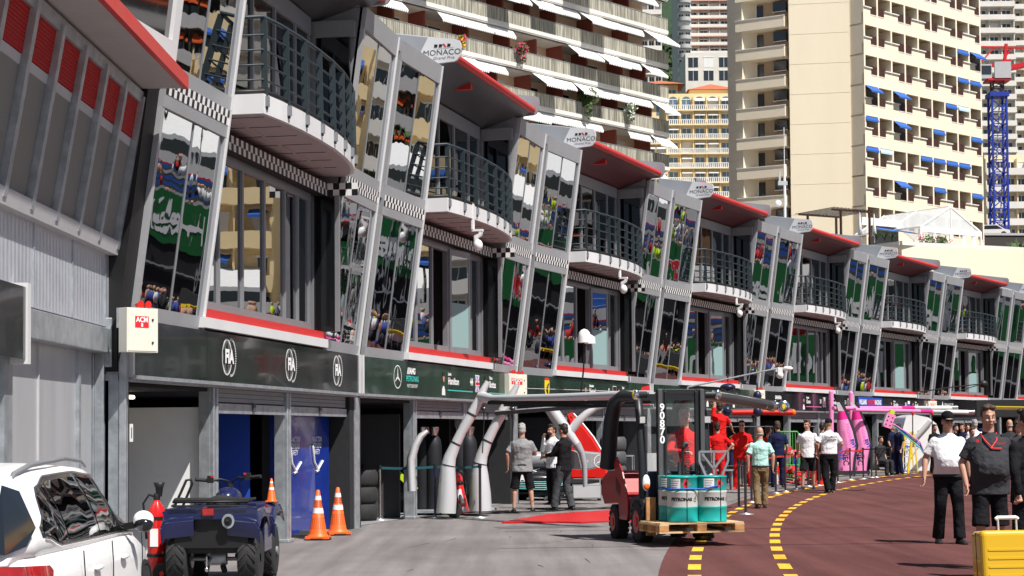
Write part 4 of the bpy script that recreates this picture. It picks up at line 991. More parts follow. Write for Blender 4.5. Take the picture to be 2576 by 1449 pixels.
b=MB(); lattice(b,0,0,1.4,hz,hz+1.6,0.8,'dkgrey',0.1); b.box(-1.6,1.6,-1.4,1.4,hz+1.6,hz+1.9,'crane_red'); b.box(-0.7,1.6,-1.5,-1.2,hz+1.9,hz+4.2,'ltgrey'); b.bar((-2.4,0,hz+3.6),(2,0,hz+4.6),0.5,0.5,'crane_red'); b.bar((0.9,0,hz+2),(1.4,0,hz+7),0.4,0.4,'crane_red'); b.bar((-2.2,0,hz+6.6),(8,0,hz+6.3),0.25,0.25,'crane_red'); b.bar((-2.4,0,hz+4.2),(-0.2,0,hz+6.6),0.2,0.2,'crane_red'); b.bar((0.5,0,hz+4.2),(2.2,0,hz+6.4),0.2,0.2,'crane_red')
b.build('slewing_unit',cr)
b=MB(); 
for s_ in (-0.6,0.6): b.bar((1,s_,hz+3.4),(9,s_,hz+5.0),0.5,0.6,'crane_red')
b.bar((9,0,hz+5),(45,0,hz+14),0.8,0.8,'crane_red'); b.build('jib',cr)
b=MB(); b.box(-2.6,-1.0,-1.2,0.6,hz+1.9,hz+3.9,'ltgrey'); b.box(-2.5,-1.1,-1.25,-1.2,hz+2.5,hz+3.7,'win_dark'); b.build('cab',cr)
# masts on the pit roof
b=MB(TR(*P(1975,545,66))); b.tube([(0,0,-1),(0,0,2.0)],0.05,'white',8); b.tube([(0,0,2.0),(0,0,3.4)],0.015,'white',6); b.ell((-0.25,0,0.5),(0.13,0.05,0.13),'white'); b.box(-0.25,0.1,-.05,.05,1.2,1.35,'ltgrey'); b.box(-0.22,-0.15,-.05,.05,1.35,1.7,'ltgrey'); tag(b.build('antenna_mast'),'white antenna mast with small dish on the pit roof in front of the tower','mast')
# ---------------------------------------------------------------- the other side of the track (seen in the mirrored glass)
BA=Vector((34,99.5,0)); BB=Vector((84,68.3,0)); bt=(BB-BA).normalized(); bn=Vector((bt.y,-bt.x,0)); BL=(BB-BA).length
def opp(d,back,z=0): return BA+bt*d-bn*back+Vector((0,0,z))
TBN=Matrix((bt,Vector((0,0,1)),bn)).transposed().to_4x4(); TBN.translation=BA
TBW=Matrix((bt,-bn,Vector((0,0,1)))).transposed().to_4x4(); TBW.translation=BA
ban=thing('banner','long green advertising banner with white lettering and red stars across the track','banner')
b=MB(TBN); b.box(-2,BL,4.5,7.4,-0.05,0,'trackgreen')
b.build('sheet',ban)
b=MB(TBN)
for k in range(4):
    x=1.5+k*15.5
    st=[]
    for j in range(10):
        r=1.5 if j%2==0 else 0.6; st.append((r*math.sin(j*PI/5),r*math.cos(j*PI/5)))
    T=TR(x,5.95,0.02)@SC(.82,.82,1); b.prism([(p*1.15,q*1.15) for p,q in st],0,0.01,'letter_white',T); b.prism(st,0.012,0.02,'letter_red',T)
    b.text('Heineken',2.6,TR(x+8,5.9,0.03),'letter_white',0.85,bold=0.05)
b.build('lettering',ban)
b=MB(TBW)
b.box(-2,BL,0.1,0.3,0,4.7,'black_matte'); b.box(-2,BL,-0.6,-0.2,0,0.9,'ltgrey'); b.box(-2,BL,-0.62,-0.58,0.9,1.1,'canopy_red'); b.box(-2,BL,-0.1,0.05,3.0,3.12,'galv')
for k in range(18): b.box(-2+k*3.4,-1.85+k*3.4,-0.1,0.1,0,8.6,'galv')

for r in range(8): b.box(-2,BL,.6+.8*r,1.4+.8*r,0,6.2+.42*r,'darkwall'); b.box(-2,BL,1.2+.8*r,1.4+.8*r,6.2+.42*r,6.45+.42*r,'awn_blue' if r%3 else 'ltgrey')
b.box(-2,BL,7,7.3,9.0,10.2,'slab_white'); b.box(-2,BL,6.98,7.0,9.2,9.5,'canopy_red')
tag(b.build('grandstand'),'dark trackside stand and barrier under the green banner across the track','grandstand')
cols=[mat('cloth_%d'%i,c,0.8) for i,c in enumerate(((0.75,0.75,0.75),(0.7,0.7,0.72),(0.02,0.02,0.025),(0.03,0.03,0.05),(0.5,0.02,0.02),(0.55,0.75,0.02),(0.05,0.08,0.3),(0.5,0.3,0.2)))]
b=MB(TBW); rc_=random.Random(9)
for k in range(330):
    x=rc_.uniform(-1,BL); y=rc_.uniform(-5.5,-0.8); z0=0.0
    b.ell((x,y,1.1+z0),(0.26,0.26,0.42),rc_.choice(cols),6,4); b.ell((x,y,1.68+z0),(0.11,0.11,0.14),'skin',6,4); b.ell((x,y,0.4+z0),(0.2,0.2,0.45),rc_.choice(cols[2:4]),6,4)

for k in range(300):
    x=rc_.uniform(-1,BL); r=rc_.randrange(8); z0=6.2+.42*r; y=.9+.8*r
    b.ell((x,y,z0+.45),(0.24,0.22,0.38),rc_.choice(cols),6,4); b.ell((x,y,z0+.95),(0.11,0.11,0.14),'skin',6,4)
tag(b.build('crowd'),'crowd of marshals and team staff along the far barrier','crowd',kind='stuff')
specs=[(40,110,12,'yel_wall','yel_wall','awn_blue',0.8,21,1.0),(45,136,17,'white_wall','slab_white','awn_white',0.3,46,1.5),(63,128,13,'darkwall','ltgrey','awn_orange',0.9,44,1.2),(77,123,12,'terracotta','slab_white','awn_orange',0.7,44,1.2),
 (90,117,16,'white_wall','slab_white','awn_white',0.5,42,1.5),(64,104,9,'salmon','slab_white','awn_white',0.6,17,1.2),(107,112,18,'darkwall','slab_white','awn_blue',0.6,42,1.3),(126,104,20,'yel_wall','slab_white','awn_orange',0.6,44,1.3)]
labs=['low ochre house with blue awnings mirrored in the first glass doors','white tower with long balconies mirrored in the first bay','dark tower with orange awnings mirrored in the second bay','brick red tower with orange awnings mirrored in the tall panes','white tower with white awnings mirrored in the third bay','low salmon house with white awnings behind the green banner','dark tower with blue awnings and white balconies across the track','ochre tower with orange awnings mirrored in the far pods']
for q,(x,y,L,wm,sm_,aw,awp,top,bl) in enumerate(specs):
    a=Vector((x,y,0)); c=a+Vector((0.95,-0.30,0))*L
    blk('apartment_tower',labs[q],a,c,top,int(top/3.0)-1,3.0,wm,sm_,'win_dark',4,14,'building',bl,None,aw,30+q,awp=awp,full=True)
mt=thing('marquee_row','row of white peaked marquees behind the green banner','tent')
for k in range(5):
    T=TBW@TR(0.5+k*6,9.5,10.0)
    c=MB(T); c.box(0,5.7,0,6,0,1.4,'awn_white'); c.add([(0,0,1.4),(5.7,0,1.4),(5.7,6,1.4),(0,6,1.4),(0,3,3.0),(5.7,3,3.0)],[(0,1,5,4),(2,3,4,5),(0,4,3),(1,2,5)],'awn_white'); c.box(0.3,5.4,-0.02,0,0.3,1.1,'win_dark'); c.box(0,5.7,0.1,5.9,-10,0,'yel_wall'); c.build('marquee',mt)
bl=thing('seating_stand','stand of bright blue seats across the track','grandstand'); b=MB(TBW)
for k in (2.2,3.6):
    for r in range(7): b.box(k*10,k*10+8,9+r*0.9,9.9+r*0.9,9+r*0.6,9.5+r*0.6,'awn_blue'); b.box(k*10,k*10+8,9.5+r*0.9,9.9+r*0.9,9.5+r*0.6,9.6+r*0.6,'ltgrey')
    b.box(k*10,k*10+8,9.5,16,0,9,'black_matte')
b.build('seat_row',bl)
for k,(x,y,l) in enumerate(((38,122,'tall plane tree left of the white tower across the track'),(60,116,'plane tree between the ochre house and the salmon house'),(76,108,'plane tree right of the salmon house across the track'),(100,98,'plane tree in front of the blue awning tower'))):
    b=MB(); rr=random.Random(300+k); leaves(b,(0,0,10),(5,4,6),420,0.6,('leaf','leaf2','leaf_dark'),rr); tr_=thing('plane_tree',l,'tree',loc=(x,y,0),group='plane trees across the track'); b.build('crown',tr_); b=MB(); b.tube([(0,0,0),(0.2,0,5),(0,0.2,9)],[0.35,0.25,0.1],'brown',7); b.build('trunk',tr_)
# ---------------------------------------------------------------- people
def cloth(name,col,rough=0.85,b=1.0):
    m=mat(name,col,rough,bump=b,bscale=7,bdist=0.05,var=0.06,vscale=4); m.node_tree.nodes['Principled BSDF'].inputs['Specular IOR Level'].default_value=0.12; M[name]=m; return name
for n_,c_ in (('c_white',(0.78,0.78,0.80)),('c_grey',(0.24,0.245,0.255)),('c_black',(0.012,0.012,0.014)),('c_dark',(0.035,0.036,0.04)),('c_red',(0.62,0.015,0.015)),('c_mint',(0.42,0.70,0.64)),('c_khaki',(0.20,0.14,0.075)),('c_navy',(0.012,0.016,0.05)),('c_slate',(0.06,0.063,0.07)),('c_graphite',(0.045,0.046,0.052)),('c_blue',(0.03,0.07,0.25))): cloth(n_,c_)
dm('hair_grey',(0.38,0.38,0.37),0.8,var=0.3,vscale=40); dm('hair_dark',(0.02,0.014,0.01),0.6,var=0.3,vscale=40); dm('hair_brown',(0.07,0.045,0.03),0.7,var=0.3,vscale=40)
dm('eye_white',(0.6,0.6,0.6),0.3); dm('lip',(0.33,0.12,0.09),0.5)
def capsule(b,p,q,r0,r1,m='skin',n=12,flat=1.0,ax=None):
    p=Vector(p);q=Vector(q);d=q-p;L=d.length
    if L<1e-6: return
    d/=L; x=(Vector(ax)-d*d.dot(Vector(ax))).normalized() if ax is not None else d.orthogonal().normalized(); y=d.cross(x)
    rings=[]
    prof=[(-1.0,0.05),(-0.75,0.66),(-0.35,0.93),(0,1)]
    for t,s in prof: rings.append((p+d*(t*r0),r0*s))
    for t,s in reversed(prof): rings.append((q-d*(t*r1),r1*s))
    rr=[[c+x*(math.cos(2*PI*j/n)*r)+y*(math.sin(2*PI*j/n)*r*flat) for j in range(n)] for c,r in rings]
    b.loft(rr,m)
def remesh(b,voxel,name,parent,it=4):
    o=b.build('tmp'); md=o.modifiers.new('r','REMESH'); md.mode='VOXEL'; md.voxel_size=voxel
    s=o.modifiers.new('s','SMOOTH'); s.factor=0.5; s.iterations=it
    dg=bpy.context.evaluated_depsgraph_get(); dg.update(); me=bpy.data.meshes.new_from_object(o.evaluated_get(dg))
    om=o.data; bpy.data.objects.remove(o); bpy.data.meshes.remove(om)
    me.materials.clear(); me.materials.append(b.mats[0])
    for p in me.polygons: p.use_smooth=True; p.material_index=0
    me.name=name; r=bpy.data.objects.new(name,me); COL.objects.link(r); r.parent=parent; return r
def Vx(t): return Vector(t)
BASE=dict(lsh=(.178,.0,1.405),rsh=(-.178,.0,1.405),lel=(.25,.03,1.13),rel=(-.25,.03,1.13),lwr=(.255,-.06,.90),rwr=(-.255,-.06,.90),
 lhip=(.09,0,.90),rhip=(-.09,0,.90),lkn=(.115,-.02,.50),rkn=(-.115,-.02,.50),lan=(.125,.03,.085),ran=(-.125,.03,.085),ltoe=(0.03,-.17,0),rtoe=(-.03,-.17,0),head=(0,-.02,1.665),neck=(0,.0,1.50),pel=(0,0,.95),chest=(0,0,1.3))
def person(label,loc,face_dir=0.0,H=1.8,skin='skin',shirt='c_white',sleeve='short',pants='c_black',leg='long',shoes='black',hair='hair_dark',cap=None,belly=0.0,wd=1.0,voxel=0.012,group=None,pose=None,glasses=False,beard=None,hairlen=0,extra=None,headrot=0.0,fz=0.0,tuck=False):
    J_=dict(BASE); 
    if pose: J_.update(pose)
    J_={k:Vector(v) for k,v in J_.items()}
    s=H/1.8
    t=thing('person',label,'person',mw=TR(loc[0],loc[1],(loc[2] if len(loc)>2 else 0)+fz)@RZ(face_dir)@SC(s,s,s),group=group)
    nk=J_['neck']; hd=J_['head']; pel=J_['pel']; ch=J_['chest']
    up=(nk-pel).normalized()
    def ringset(spec,grow):
        rr=[]
        for f,w_,d_,yo in spec:
            # piecewise axis pel->chest->neck
            if f<0: c=pel+up*(f)
            elif f<=1: c=pel.lerp(ch,f)
            else: c=ch.lerp(nk,f-1)
            sd=(J_['lsh']-J_['rsh']); sd.z=0; sd.normalize(); fw=sd.cross(Vector((0,0,1))); hl=(J_['lhip']-J_['rhip']); hl.z=0; hl.normalize()
            k_=min(1,max(0,f)); xx=(hl.lerp(sd,k_)).normalized(); yy=Vector((-xx.y,xx.x,0))
            rr.append([c+yy*yo+xx*(math.cos(2*PI*j/16)*(w_*wd+grow))+yy*(math.sin(2*PI*j/16)*(d_+grow+0.0)) for j in range(16)])
        return rr
    bl=belly
    torso=[(-.12,.10,.09,0),(-.05,.165,.118,0),(0.0,.178,.125,-bl*.3),(.3,.172,.118+bl*.5,-bl*.8),(.6,.174,.118+bl*.6,-bl*.8),(1.0,.190,.126+bl*.2,-bl*.2),(1.3,.200,.122,0),(1.52,.192,.108,.0),(1.70,.140,.092,.0),(1.86,.088,.078,.005),(2.0,.064,.066,.0)]
    # ---- skin body: one continuous surface
    b=MB()
    b.loft(ringset(torso,-0.014),skin)
    capsule(b,nk-Vector((0,0,.05)),hd-Vector((0,-.01,.03)),.066,.060,skin)
    HR=TR(*hd)@RZ(headrot)
    def hE(c,r): b.ell(c,r,skin,14,10,HR)
    hE((0,.012,.035),(.076,.094,.105)); hE((0,-.022,-.045),(.058,.068,.062)); hE((0,-.05,-.085),(.03,.028,.026))
    hE((0,-.092,-.012),(.015,.022,.03)); hE((0,-.103,-.03),(.018,.018,.013)); hE((0,-.083,.03),(.05,.016,.014)); hE((.073,.01,-.01),(.012,.02,.032)); hE((-.073,.01,-.01),(.012,.02,.032)); hE((.035,-.07,-.03),(.022,.02,.02)); hE((-.035,-.07,-.03),(.022,.02,.02)); hE((0,-.088,-.062),(.024,.012,.009))
    for sd in ('l','r'):
        S_,E_,W_=J_[sd+'sh'],J_[sd+'el'],J_[sd+'wr']; sg=1 if sd=='l' else -1
        capsule(b,S_,E_,.052,.040,skin); capsule(b,E_,E_.lerp(W_,.3),.042,.041,skin); capsule(b,E_.lerp(W_,.3),W_,.041,.026,skin)
        d=(W_-E_).normalized(); hdv=J_.get(sd+'hd'); d=hdv.normalized() if hdv is not None else d
        fwd=Vector((0,-1,0)); th=J_.get(sd+'th'); th=(th if th is not None else fwd); th=(th-d*th.dot(d)).normalized()
        nrm=d.cross(th)*sg; curl=J_.get(sd+'cu'); cu=curl.x if curl is not None else 0.45
        # palm
        pa=W_+d*0.015; pb=W_+d*0.085; rings=[]
        for f,w_,h_ in ((0,.024,.018),(.35,.034,.016),(.8,.041,.014),(1.0,.039,.011)):
            c=pa.lerp(pb,f); rings.append([c+th*(math.cos(2*PI*j/12)*w_)+nrm*(math.sin(2*PI*j/12)*h_) for j in range(12)])
        b.loft(rings,skin)
        for i,(o_,l_) in enumerate(((.030,.070),(.010,.080),(-.010,.074),(-.029,.058))):
            p=pb+th*o_-d*.008; a=cu*(0.8+.2*i); d1=(d*math.cos(a)+nrm*(-sg*-1)*0+nrm*math.sin(a)*(-1)).normalized(); d2=(d*math.cos(2.1*a)-nrm*math.sin(2.1*a)).normalized()
            m_=p+d1*l_*.55; capsule(b,p,m_,.0095,.0088,skin,8); capsule(b,m_,m_+d2*l_*.5,.0088,.0075,skin,8)
        tb=W_+d*.03+th*.03; tm=tb+(d*.6+th*.65-nrm*.3).normalized()*.038; capsule(b,tb,tm,.013,.010,skin,8); capsule(b,tm,tm+(d*.9+th*.2-nrm*.3).normalized()*.03,.010,.008,skin,8)
        h_,k_,a_=J_[sd+'hip'],J_[sd+'kn'],J_[sd+'an']
        capsule(b,h_,k_,.078,.050,skin); capsule(b,k_,k_.lerp(a_,.3)+Vector((0,.012,0)),.050,.052,skin); capsule(b,k_.lerp(a_,.3)+Vector((0,.012,0)),a_,.051,.034,skin)
    body=remesh(b,voxel if leg=='short' or voxel<.012 else voxel,'body',t,3)
    # ---- face details
    f=MB(HR)
    for x in (.03,-.03):
        f.ell((x,-.082,.012),(.0125,.008,.006),'eye_white',8,6); f.ell((x,-.089,.012),(.005,.004,.005),'black',6,4); f.tube([(x-.018,-.09,.033),(x,-.096,.037),(x+.018,-.09,.033)],.0035,hair or 'hair_grey',5)
    f.tube([(-.02,-.097,-.064),(0,-.103,-.062),(.02,-.097,-.064)],.0045,'lip',5); f.build('face_detail',t)
    if glasses:
        f=MB(HR)
        for x in (.032,-.032): f.ell((x,-.094,.010),(.026,.010,.017),'black_gloss',10,6)
        f.tube([(-.075,.0,.012),(-.06,-.085,.014),(.06,-.085,.014),(.075,.0,.012)],.003,'black',5); f.build('sunglasses',t)
    if hair:
        h=MB(HR); rs=random.Random(len(label)); rings=[]
        h.ell((0,.026,.052),(.081,.093,.100),hair,16,10); h.ell((0,.055,-.005),(.070,.062,.075+hairlen),hair,14,8); h.ell((.066,.012,.02),(.013,.035,.045),hair,8,6); h.ell((-.066,.012,.02),(.013,.035,.045),hair,8,6); h.ell((.03,-.045,.115),(.045,.04,.030),hair,10,6); h.ell((-.03,-.045,.115),(.045,.04,.030),hair,10,6)
        for _ in range(26):
            a=rs.uniform(0,6.28); e=rs.uniform(.4,1.4); h.ell((.068*math.cos(a)*math.cos(e),.03+.08*math.sin(a)*math.cos(e),.06+.09*math.sin(e)),(.018,.018,.012),hair,6,4)
        h.build('hair',t)
    else:
        if cap is None:
            h=MB(HR); h.ell((0,.05,-.01),(.072,.055,.035),'hair_grey',12,6); h.build('hair',t)
    if beard: h=MB(HR); h.ell((0,-.045,-.07),(.056,.055,.042),beard,12,8); h.ell((0,-.094,-.048),(.026,.012,.008),beard,8,5); h.build('beard',t)
    if cap:
        h=MB(HR); h.lathe([(.090,.03),(.092,.06),(.086,.10),(.065,.13),(.03,.148),(.001,.150)],cap,18,TR(0,.012,.0)@RX(0.06)@SC(.95,1.1,1)); h.prism([(-.07,-.05),(-.075,-.12),(-.045,-.165),(0,-.178),(.045,-.165),(.075,-.12),(.07,-.05)],.032,.040,cap,TR(0,0,.0)@RX(0.10)); h.build('cap',t)
    # ---- shirt
    b=MB(); b.loft(ringset(([(-.02,.170,.12,0)] if tuck else [(-.13,.186,.136,0),(-.06,.184,.134,0)])+torso[2:],0.012),shirt)
    for sd in ('l','r'):
        S_,E_,W_=J_[sd+'sh'],J_[sd+'el'],J_[sd+'wr']
        capsule(b,S_+Vector((0,0,-.012)),S_.lerp(E_,.5),.070,.064,shirt)
        if sleeve=='short': 
            c=S_.lerp(E_,.42);q=S_.lerp(E_,.80); d=(q-c).normalized(); x=d.orthogonal().normalized(); y=d.cross(x)
            b.loft([[p_+x*math.cos(2*PI*j/12)*r+y*math.sin(2*PI*j/12)*r for j in range(12)] for p_,r in ((c,.062),(q,.072))],shirt)
        else: capsule(b,S_.lerp(E_,.4),E_,.066,.056,shirt); capsule(b,E_,E_.lerp(W_,.92),.057,.042,shirt)
    sh_=remesh(b,max(voxel,.011),'shirt' if sleeve=='short' else 'jacket',t,5)
    b=MB(); cr=[]
    for f_,r_,z_ in ((0,.070,-.005),(1,.060,.032)): cr.append([nk+Vector((math.cos(2*PI*j/14)*r_,math.sin(2*PI*j/14)*r_*.98-.004,z_+(.012*math.sin(2*PI*j/14)))) for j in range(14)])
    b.loft(cr,shirt,cap=False); cr=[[p*1.0 for p in r] for r in cr]; b.build('collar',t)
    # ---- trousers
    b=MB(); b.loft(ringset([(-.13,.14,.12,0),(-.06,.178,.130,0),(.0,.176,.126,0),(.22,.165,.118+bl*.2,-bl*.3)],0.004),pants)
    for sd in ('l','r'):
        h_,k_,a_=J_[sd+'hip'],J_[sd+'kn'],J_[sd+'an']
        capsule(b,h_,h_.lerp(k_,.85),.108,.086,pants)
        if leg=='long':
            capsule(b,h_.lerp(k_,.6),k_,.092,.082,pants); capsule(b,k_,k_.lerp(a_,.5),.082,.078,pants)
            c=k_.lerp(a_,.4);q=k_.lerp(a_,1.03)
        else: c=h_.lerp(k_,.6); q=h_.lerp(k_,1.06)
        d=(q-c).normalized(); x=d.orthogonal().normalized(); y=d.cross(x); r0,r1=(.078,.084) if leg=='long' else (.094,.100)
        b.loft([[p_+x*math.cos(2*PI*j/12)*r+y*math.sin(2*PI*j/12)*r for j in range(12)] for p_,r in ((c,r0),(c.lerp(q,.5),(r0+r1)/2),(q,r1))],pants)
    remesh(b,max(voxel,.011),'trousers' if leg=='long' else 'shorts',t,5)
    if tuck: 
        b=MB(); b.loft([[p+Vector((0,0,-.02+dz)) for p in ringset([(.0,.180,.132+bl*.1,-bl*.2)],0.012)[0]] for dz in (-.015,.02)],'black_matte',cap=False); b.build('belt',t)
    # ---- shoes
    for sd in ('l','r'):
        a_=J_[sd+'an']; tv=J_[sd+'toe']; b=MB(); d=Vector((tv.x,tv.y,0)).normalized(); x=Vector((-d.y,d.x,0)); g=a_.z-.085; pit_=tv.z
        rings=[]
        for f_,w_,h_ in ((-.075,.03,.05),(-.06,.038,.085),(.0,.042,.095),(.07,.045,.062),(.13,.047,.045),(.17,.038,.035),(.19,.02,.02)):
            c=a_+d*f_+Vector((0,0,-.085)); c.z=g+max(0,pit_*f_/.17) if pit_>=0 else g+max(0,-pit_)*(-f_+.17)
            rings.append([c+x*w_+Vector((0,0,.004)),c+x*w_*.9+Vector((0,0,h_*.6)),c+x*w_*.4+Vector((0,0,h_)),c-x*w_*.4+Vector((0,0,h_)),c-x*w_*.9+Vector((0,0,h_*.6)),c-x*w_+Vector((0,0,.004))])
        b.loft(rings,shoes); 
        b.build('shoe',t)
    if extra: extra(t,s,J_)
    return t
# facing: 0 = towards the camera (-Y); pi = away.  person's left is +x when facing the camera
walk=dict(lkn=(.10,-.16,.52),lan=(.10,-.10,.10),rkn=(-.09,.02,.50),ran=(-.09,.22,.12),rtoe=(-.03,-.17,-.25),lwr=(.30,.12,.92),lel=(.26,.10,1.17),rel=(-.27,.02,1.16),rwr=(-.31,-.12,.92))
def badge(t,s,J_):
    b=MB(); b.box(-.035,.035,-.165,-.160,1.02,1.12,'white',None); b.tube([(-.01,-.16,1.12),(-.01,-.150,1.26)],.004,'dkgrey',4); b.build('pass',t)
pA=G(2388,1368); pA=person('man in white polo and black cap walking towards the camera in black trousers',pA,0.06,1.84,shirt='c_white',pants='c_black',hair=None,cap='c_black',glasses=True,belly=.10,wd=1.16,voxel=.0075,extra=badge,tuck=True,
 pose=dict(lkn=(.10,-.10,.52),lan=(.11,-.12,.09),rkn=(-.12,-.02,.50),ran=(-.12,.10,.09),lel=(.29,.04,1.17),lwr=(.31,.02,.92),rel=(-.30,.04,1.17),rwr=(-.345,-.05,.905),rcu=(.4,0,0)))
def lanyard(t,s,J_):
    b=MB(); b.tube([(.09,.0,1.50),(.06,-.12,1.42),(-.02,-.17,1.33)],.009,'letter_red',5); b.tube([(-.09,.0,1.50),(-.08,-.12,1.43),(.0,-.17,1.33),(.10,-.165,1.33)],.009,'letter_red',5); b.build('lanyard',t)
    b=MB(); b.tube([(-.262,-.06,.93),(-.25,-.06,.945)],.037,'letter_pink',12,caps=False); b.build('wristband',t)
    b=MB(); b.text('HAAS',.035,TR(.10,-.151,1.385)@RX(PI/2),'letter_red'); b.box(-.17,-.14,-.14,-.135,1.40,1.43,'letter_red'); b.build('crest',t)
q=G(2492,1432); person('heavy man in dark grey polo with red lanyard and black shorts beside the yellow suitcase',q,0.0,1.86,shirt='c_graphite',pants='c_black',leg='short',hair='hair_brown',belly=.07,wd=1.2,voxel=.0075,extra=lanyard,
 pose=dict(rel=(-.29,.03,1.17),rwr=(-.27,-.08,.93),lel=(.30,.06,1.18),lwr=(.33,.06,.95),rkn=(-.12,-.08,.5),ran=(-.12,-.08,.085),lan=(.12,.16,.1),lkn=(.12,.0,.5)))
q=G(2592,1462); person('person in black jacket at the right edge pulling the yellow suitcase',q,PI+0.5,1.80,shirt='c_black',sleeve='long',pants='c_black',hair='hair_dark',wd=1.15,voxel=.0085,
 pose=dict(lel=(.27,.08,1.15),lwr=(.26,.12,.92),lcu=(1.1,0,0)),fz=0)
q=G(1314,1288); person('grey haired man in grey polo and black shorts seen from behind',q,PI,1.76,shirt='c_grey',pants='c_black',leg='short',hair='hair_grey',belly=.03,wd=1.15,voxel=.009,
 pose=dict(lel=(.30,.03,1.18),lwr=(.29,-.04,.93),rel=(-.28,-.08,1.19),rwr=(-.20,-.24,1.17),lkn=(.15,-.02,.5),rkn=(-.17,-.02,.5),lan=(.17,.03,.085),ran=(-.21,.03,.085)))
def tablet(t,s,J_): b=MB(); b.box(-.10,.10,-.52,-.50,1.08,1.22,'dkgrey'); b.build('tablet',t)
q=G(1420,1284); person('dark haired man in black jacket and grey trousers holding a tablet',q,PI+0.95,1.75,shirt='c_black',sleeve='long',pants='c_slate',hair='hair_dark',voxel=.009,extra=tablet,
 pose=dict(lel=(.22,-.14,1.17),lwr=(.10,-.38,1.15),rel=(-.22,-.12,1.17),rwr=(-.10,-.38,1.15),lan=(.17,-.14,.085),lkn=(.14,-.1,.5),ran=(-.1,.12,.085)))
q=G(1392,1270); person('bearded man in white shirt with his hand on his chin behind the tablet man',q,PI/2-2.6,1.76,shirt='c_white',sleeve='long',pants='c_black',hair='hair_dark',beard='hair_dark',voxel=.012,pose=dict(rel=(-.22,-.14,1.20),rwr=(-.06,-.20,1.50),lel=(.22,-.1,1.17),lwr=(.02,-.22,1.10)))
q=G(1228,1262); person('mechanic in white shirt bending behind the silver gantry legs',q,PI+0.3,1.72,shirt='c_white',pants='c_black',hair='hair_dark',voxel=.014,pose=dict(head=(0,-.10,1.62)))
# far group
q=G(1806,1238); person('red suited mechanic seen from behind with hand on hip',q,PI-0.1,1.8,shirt='c_red',pants='c_red',hair='hair_dark',voxel=.014,pose=dict(rel=(-.40,.05,1.22),rwr=(-.22,.02,1.02),rhd=(.5,0,-.8)))
q=G(1812,1231); person('red suited mechanic standing on a step and reaching up to the boom',q,PI+0.2,1.8,shirt='c_red',pants='c_red',hair='hair_dark',voxel=.014,fz=.55,pose=dict(lel=(.12,-.06,1.74),lwr=(.10,-.10,1.98),rel=(-.32,-.05,1.22),rwr=(-.42,-.15,1.05)))
b=MB(TR(q.x,q.y,0)); b.box(-.35,.35,-.25,.25,0.5,0.545,'galv')
for x in (-.3,.3): b.box(x-.02,x+.02,-.22,.22,0,.5,'galv')
tag(b.build('step_stool'),'aluminium step stool under the reaching red suited mechanic','step stool')
q=G(1868,1231); person('large man in red team suit and sunglasses turned left with arm out',q,-PI/2+0.45+PI*1.0-PI*.72,1.86,shirt='c_red',pants='c_red',hair='hair_dark',glasses=True,belly=.05,wd=1.15,voxel=.012,shoes='red',pose=dict(lel=(.26,-.1,1.18),lwr=(.18,-.34,1.16),rel=(-.25,-.08,1.18),rwr=(-.2,-.36,1.12),lan=(.24,-.05,.085),lkn=(.18,-.05,.5),ran=(-.2,.08,.085),rkn=(-.16,0,.5)))
def watch(t,s,J_): b=MB(); b.tube([(.262,-.058,.925),(.26,-.06,.90)],.032,'black',10,caps=False); b.build('watch',t)
q=G(1914,1279); person('bald man in mint polo and khaki cargo trousers walking away',q,PI,1.66,shirt='c_mint',pants='c_khaki',hair=None,voxel=.009,extra=watch,tuck=True,pose=dict(lel=(.28,.04,1.17),lwr=(.27,.0,.90),rel=(-.28,.06,1.17),rwr=(-.27,.06,.90),lan=(.08,.14,.09),lkn=(.10,0,.5),ran=(-.10,-.10,.085),rkn=(-.11,-.1,.5)))
q=G(1958,1226); person('man in navy team shirt with red print behind the green cage',q,PI,1.84,shirt='c_navy',pants='c_navy',hair='hair_brown',voxel=.014)
q=G(2033,1231); person('dark haired man in white polo and black shorts looking left',q,-0.35,1.87,shirt='c_white',pants='c_black',leg='short',hair='hair_brown',voxel=.009,headrot=-0.5,pose=dict(lan=(.12,.14,.09),lkn=(.12,.02,.5),rkn=(-.10,-.12,.5),ran=(-.12,-.12,.085),lel=(.27,.0,1.16),lwr=(.26,-.12,.92),rel=(-.27,.05,1.16),rwr=(-.27,.02,.9)))
def sec(t,s,J_):
    b=MB(); T=TR(0,.142,1.36)@RZ(PI)@RX(PI/2); b.text('SECURITE',.075,T,'letter_black',bold=.002); b.text('CIRCUIT',.075,T@TR(0,-.085,0),'letter_black',bold=.002); b.build('lettering',t)
q=G(2087,1240); person('security man in white shirt and black cap seen from behind',q,PI+0.1,1.88,shirt='c_white',pants='c_black',hair=None,cap='c_black',voxel=.009,wd=1.1,extra=sec,tuck=True,pose=dict(lel=(.31,.02,1.19),lwr=(.24,-.16,1.0),rel=(-.31,.02,1.19),rwr=(-.24,-.16,1.0),lan=(.05,.05,.085),ran=(-.07,-.05,.085)))
q=G(2246,1188); person('grey haired man in navy waistcoat and white sleeves looking right under the booms',q,0.9,1.8,shirt='c_navy',pants='c_navy',hair='hair_grey',voxel=.016)
q=G(2216,1196); person('seated mechanic in dark clothes behind the barrier posts',(q.x,q.y,-.35),0.6,1.7,shirt='c_dark',pants='c_dark',hair='hair_brown',voxel=.018,pose=dict(lkn=(.13,-.42,.86),rkn=(-.13,-.42,.86),lan=(.13,-.42,.45),ran=(-.13,-.42,.45)))
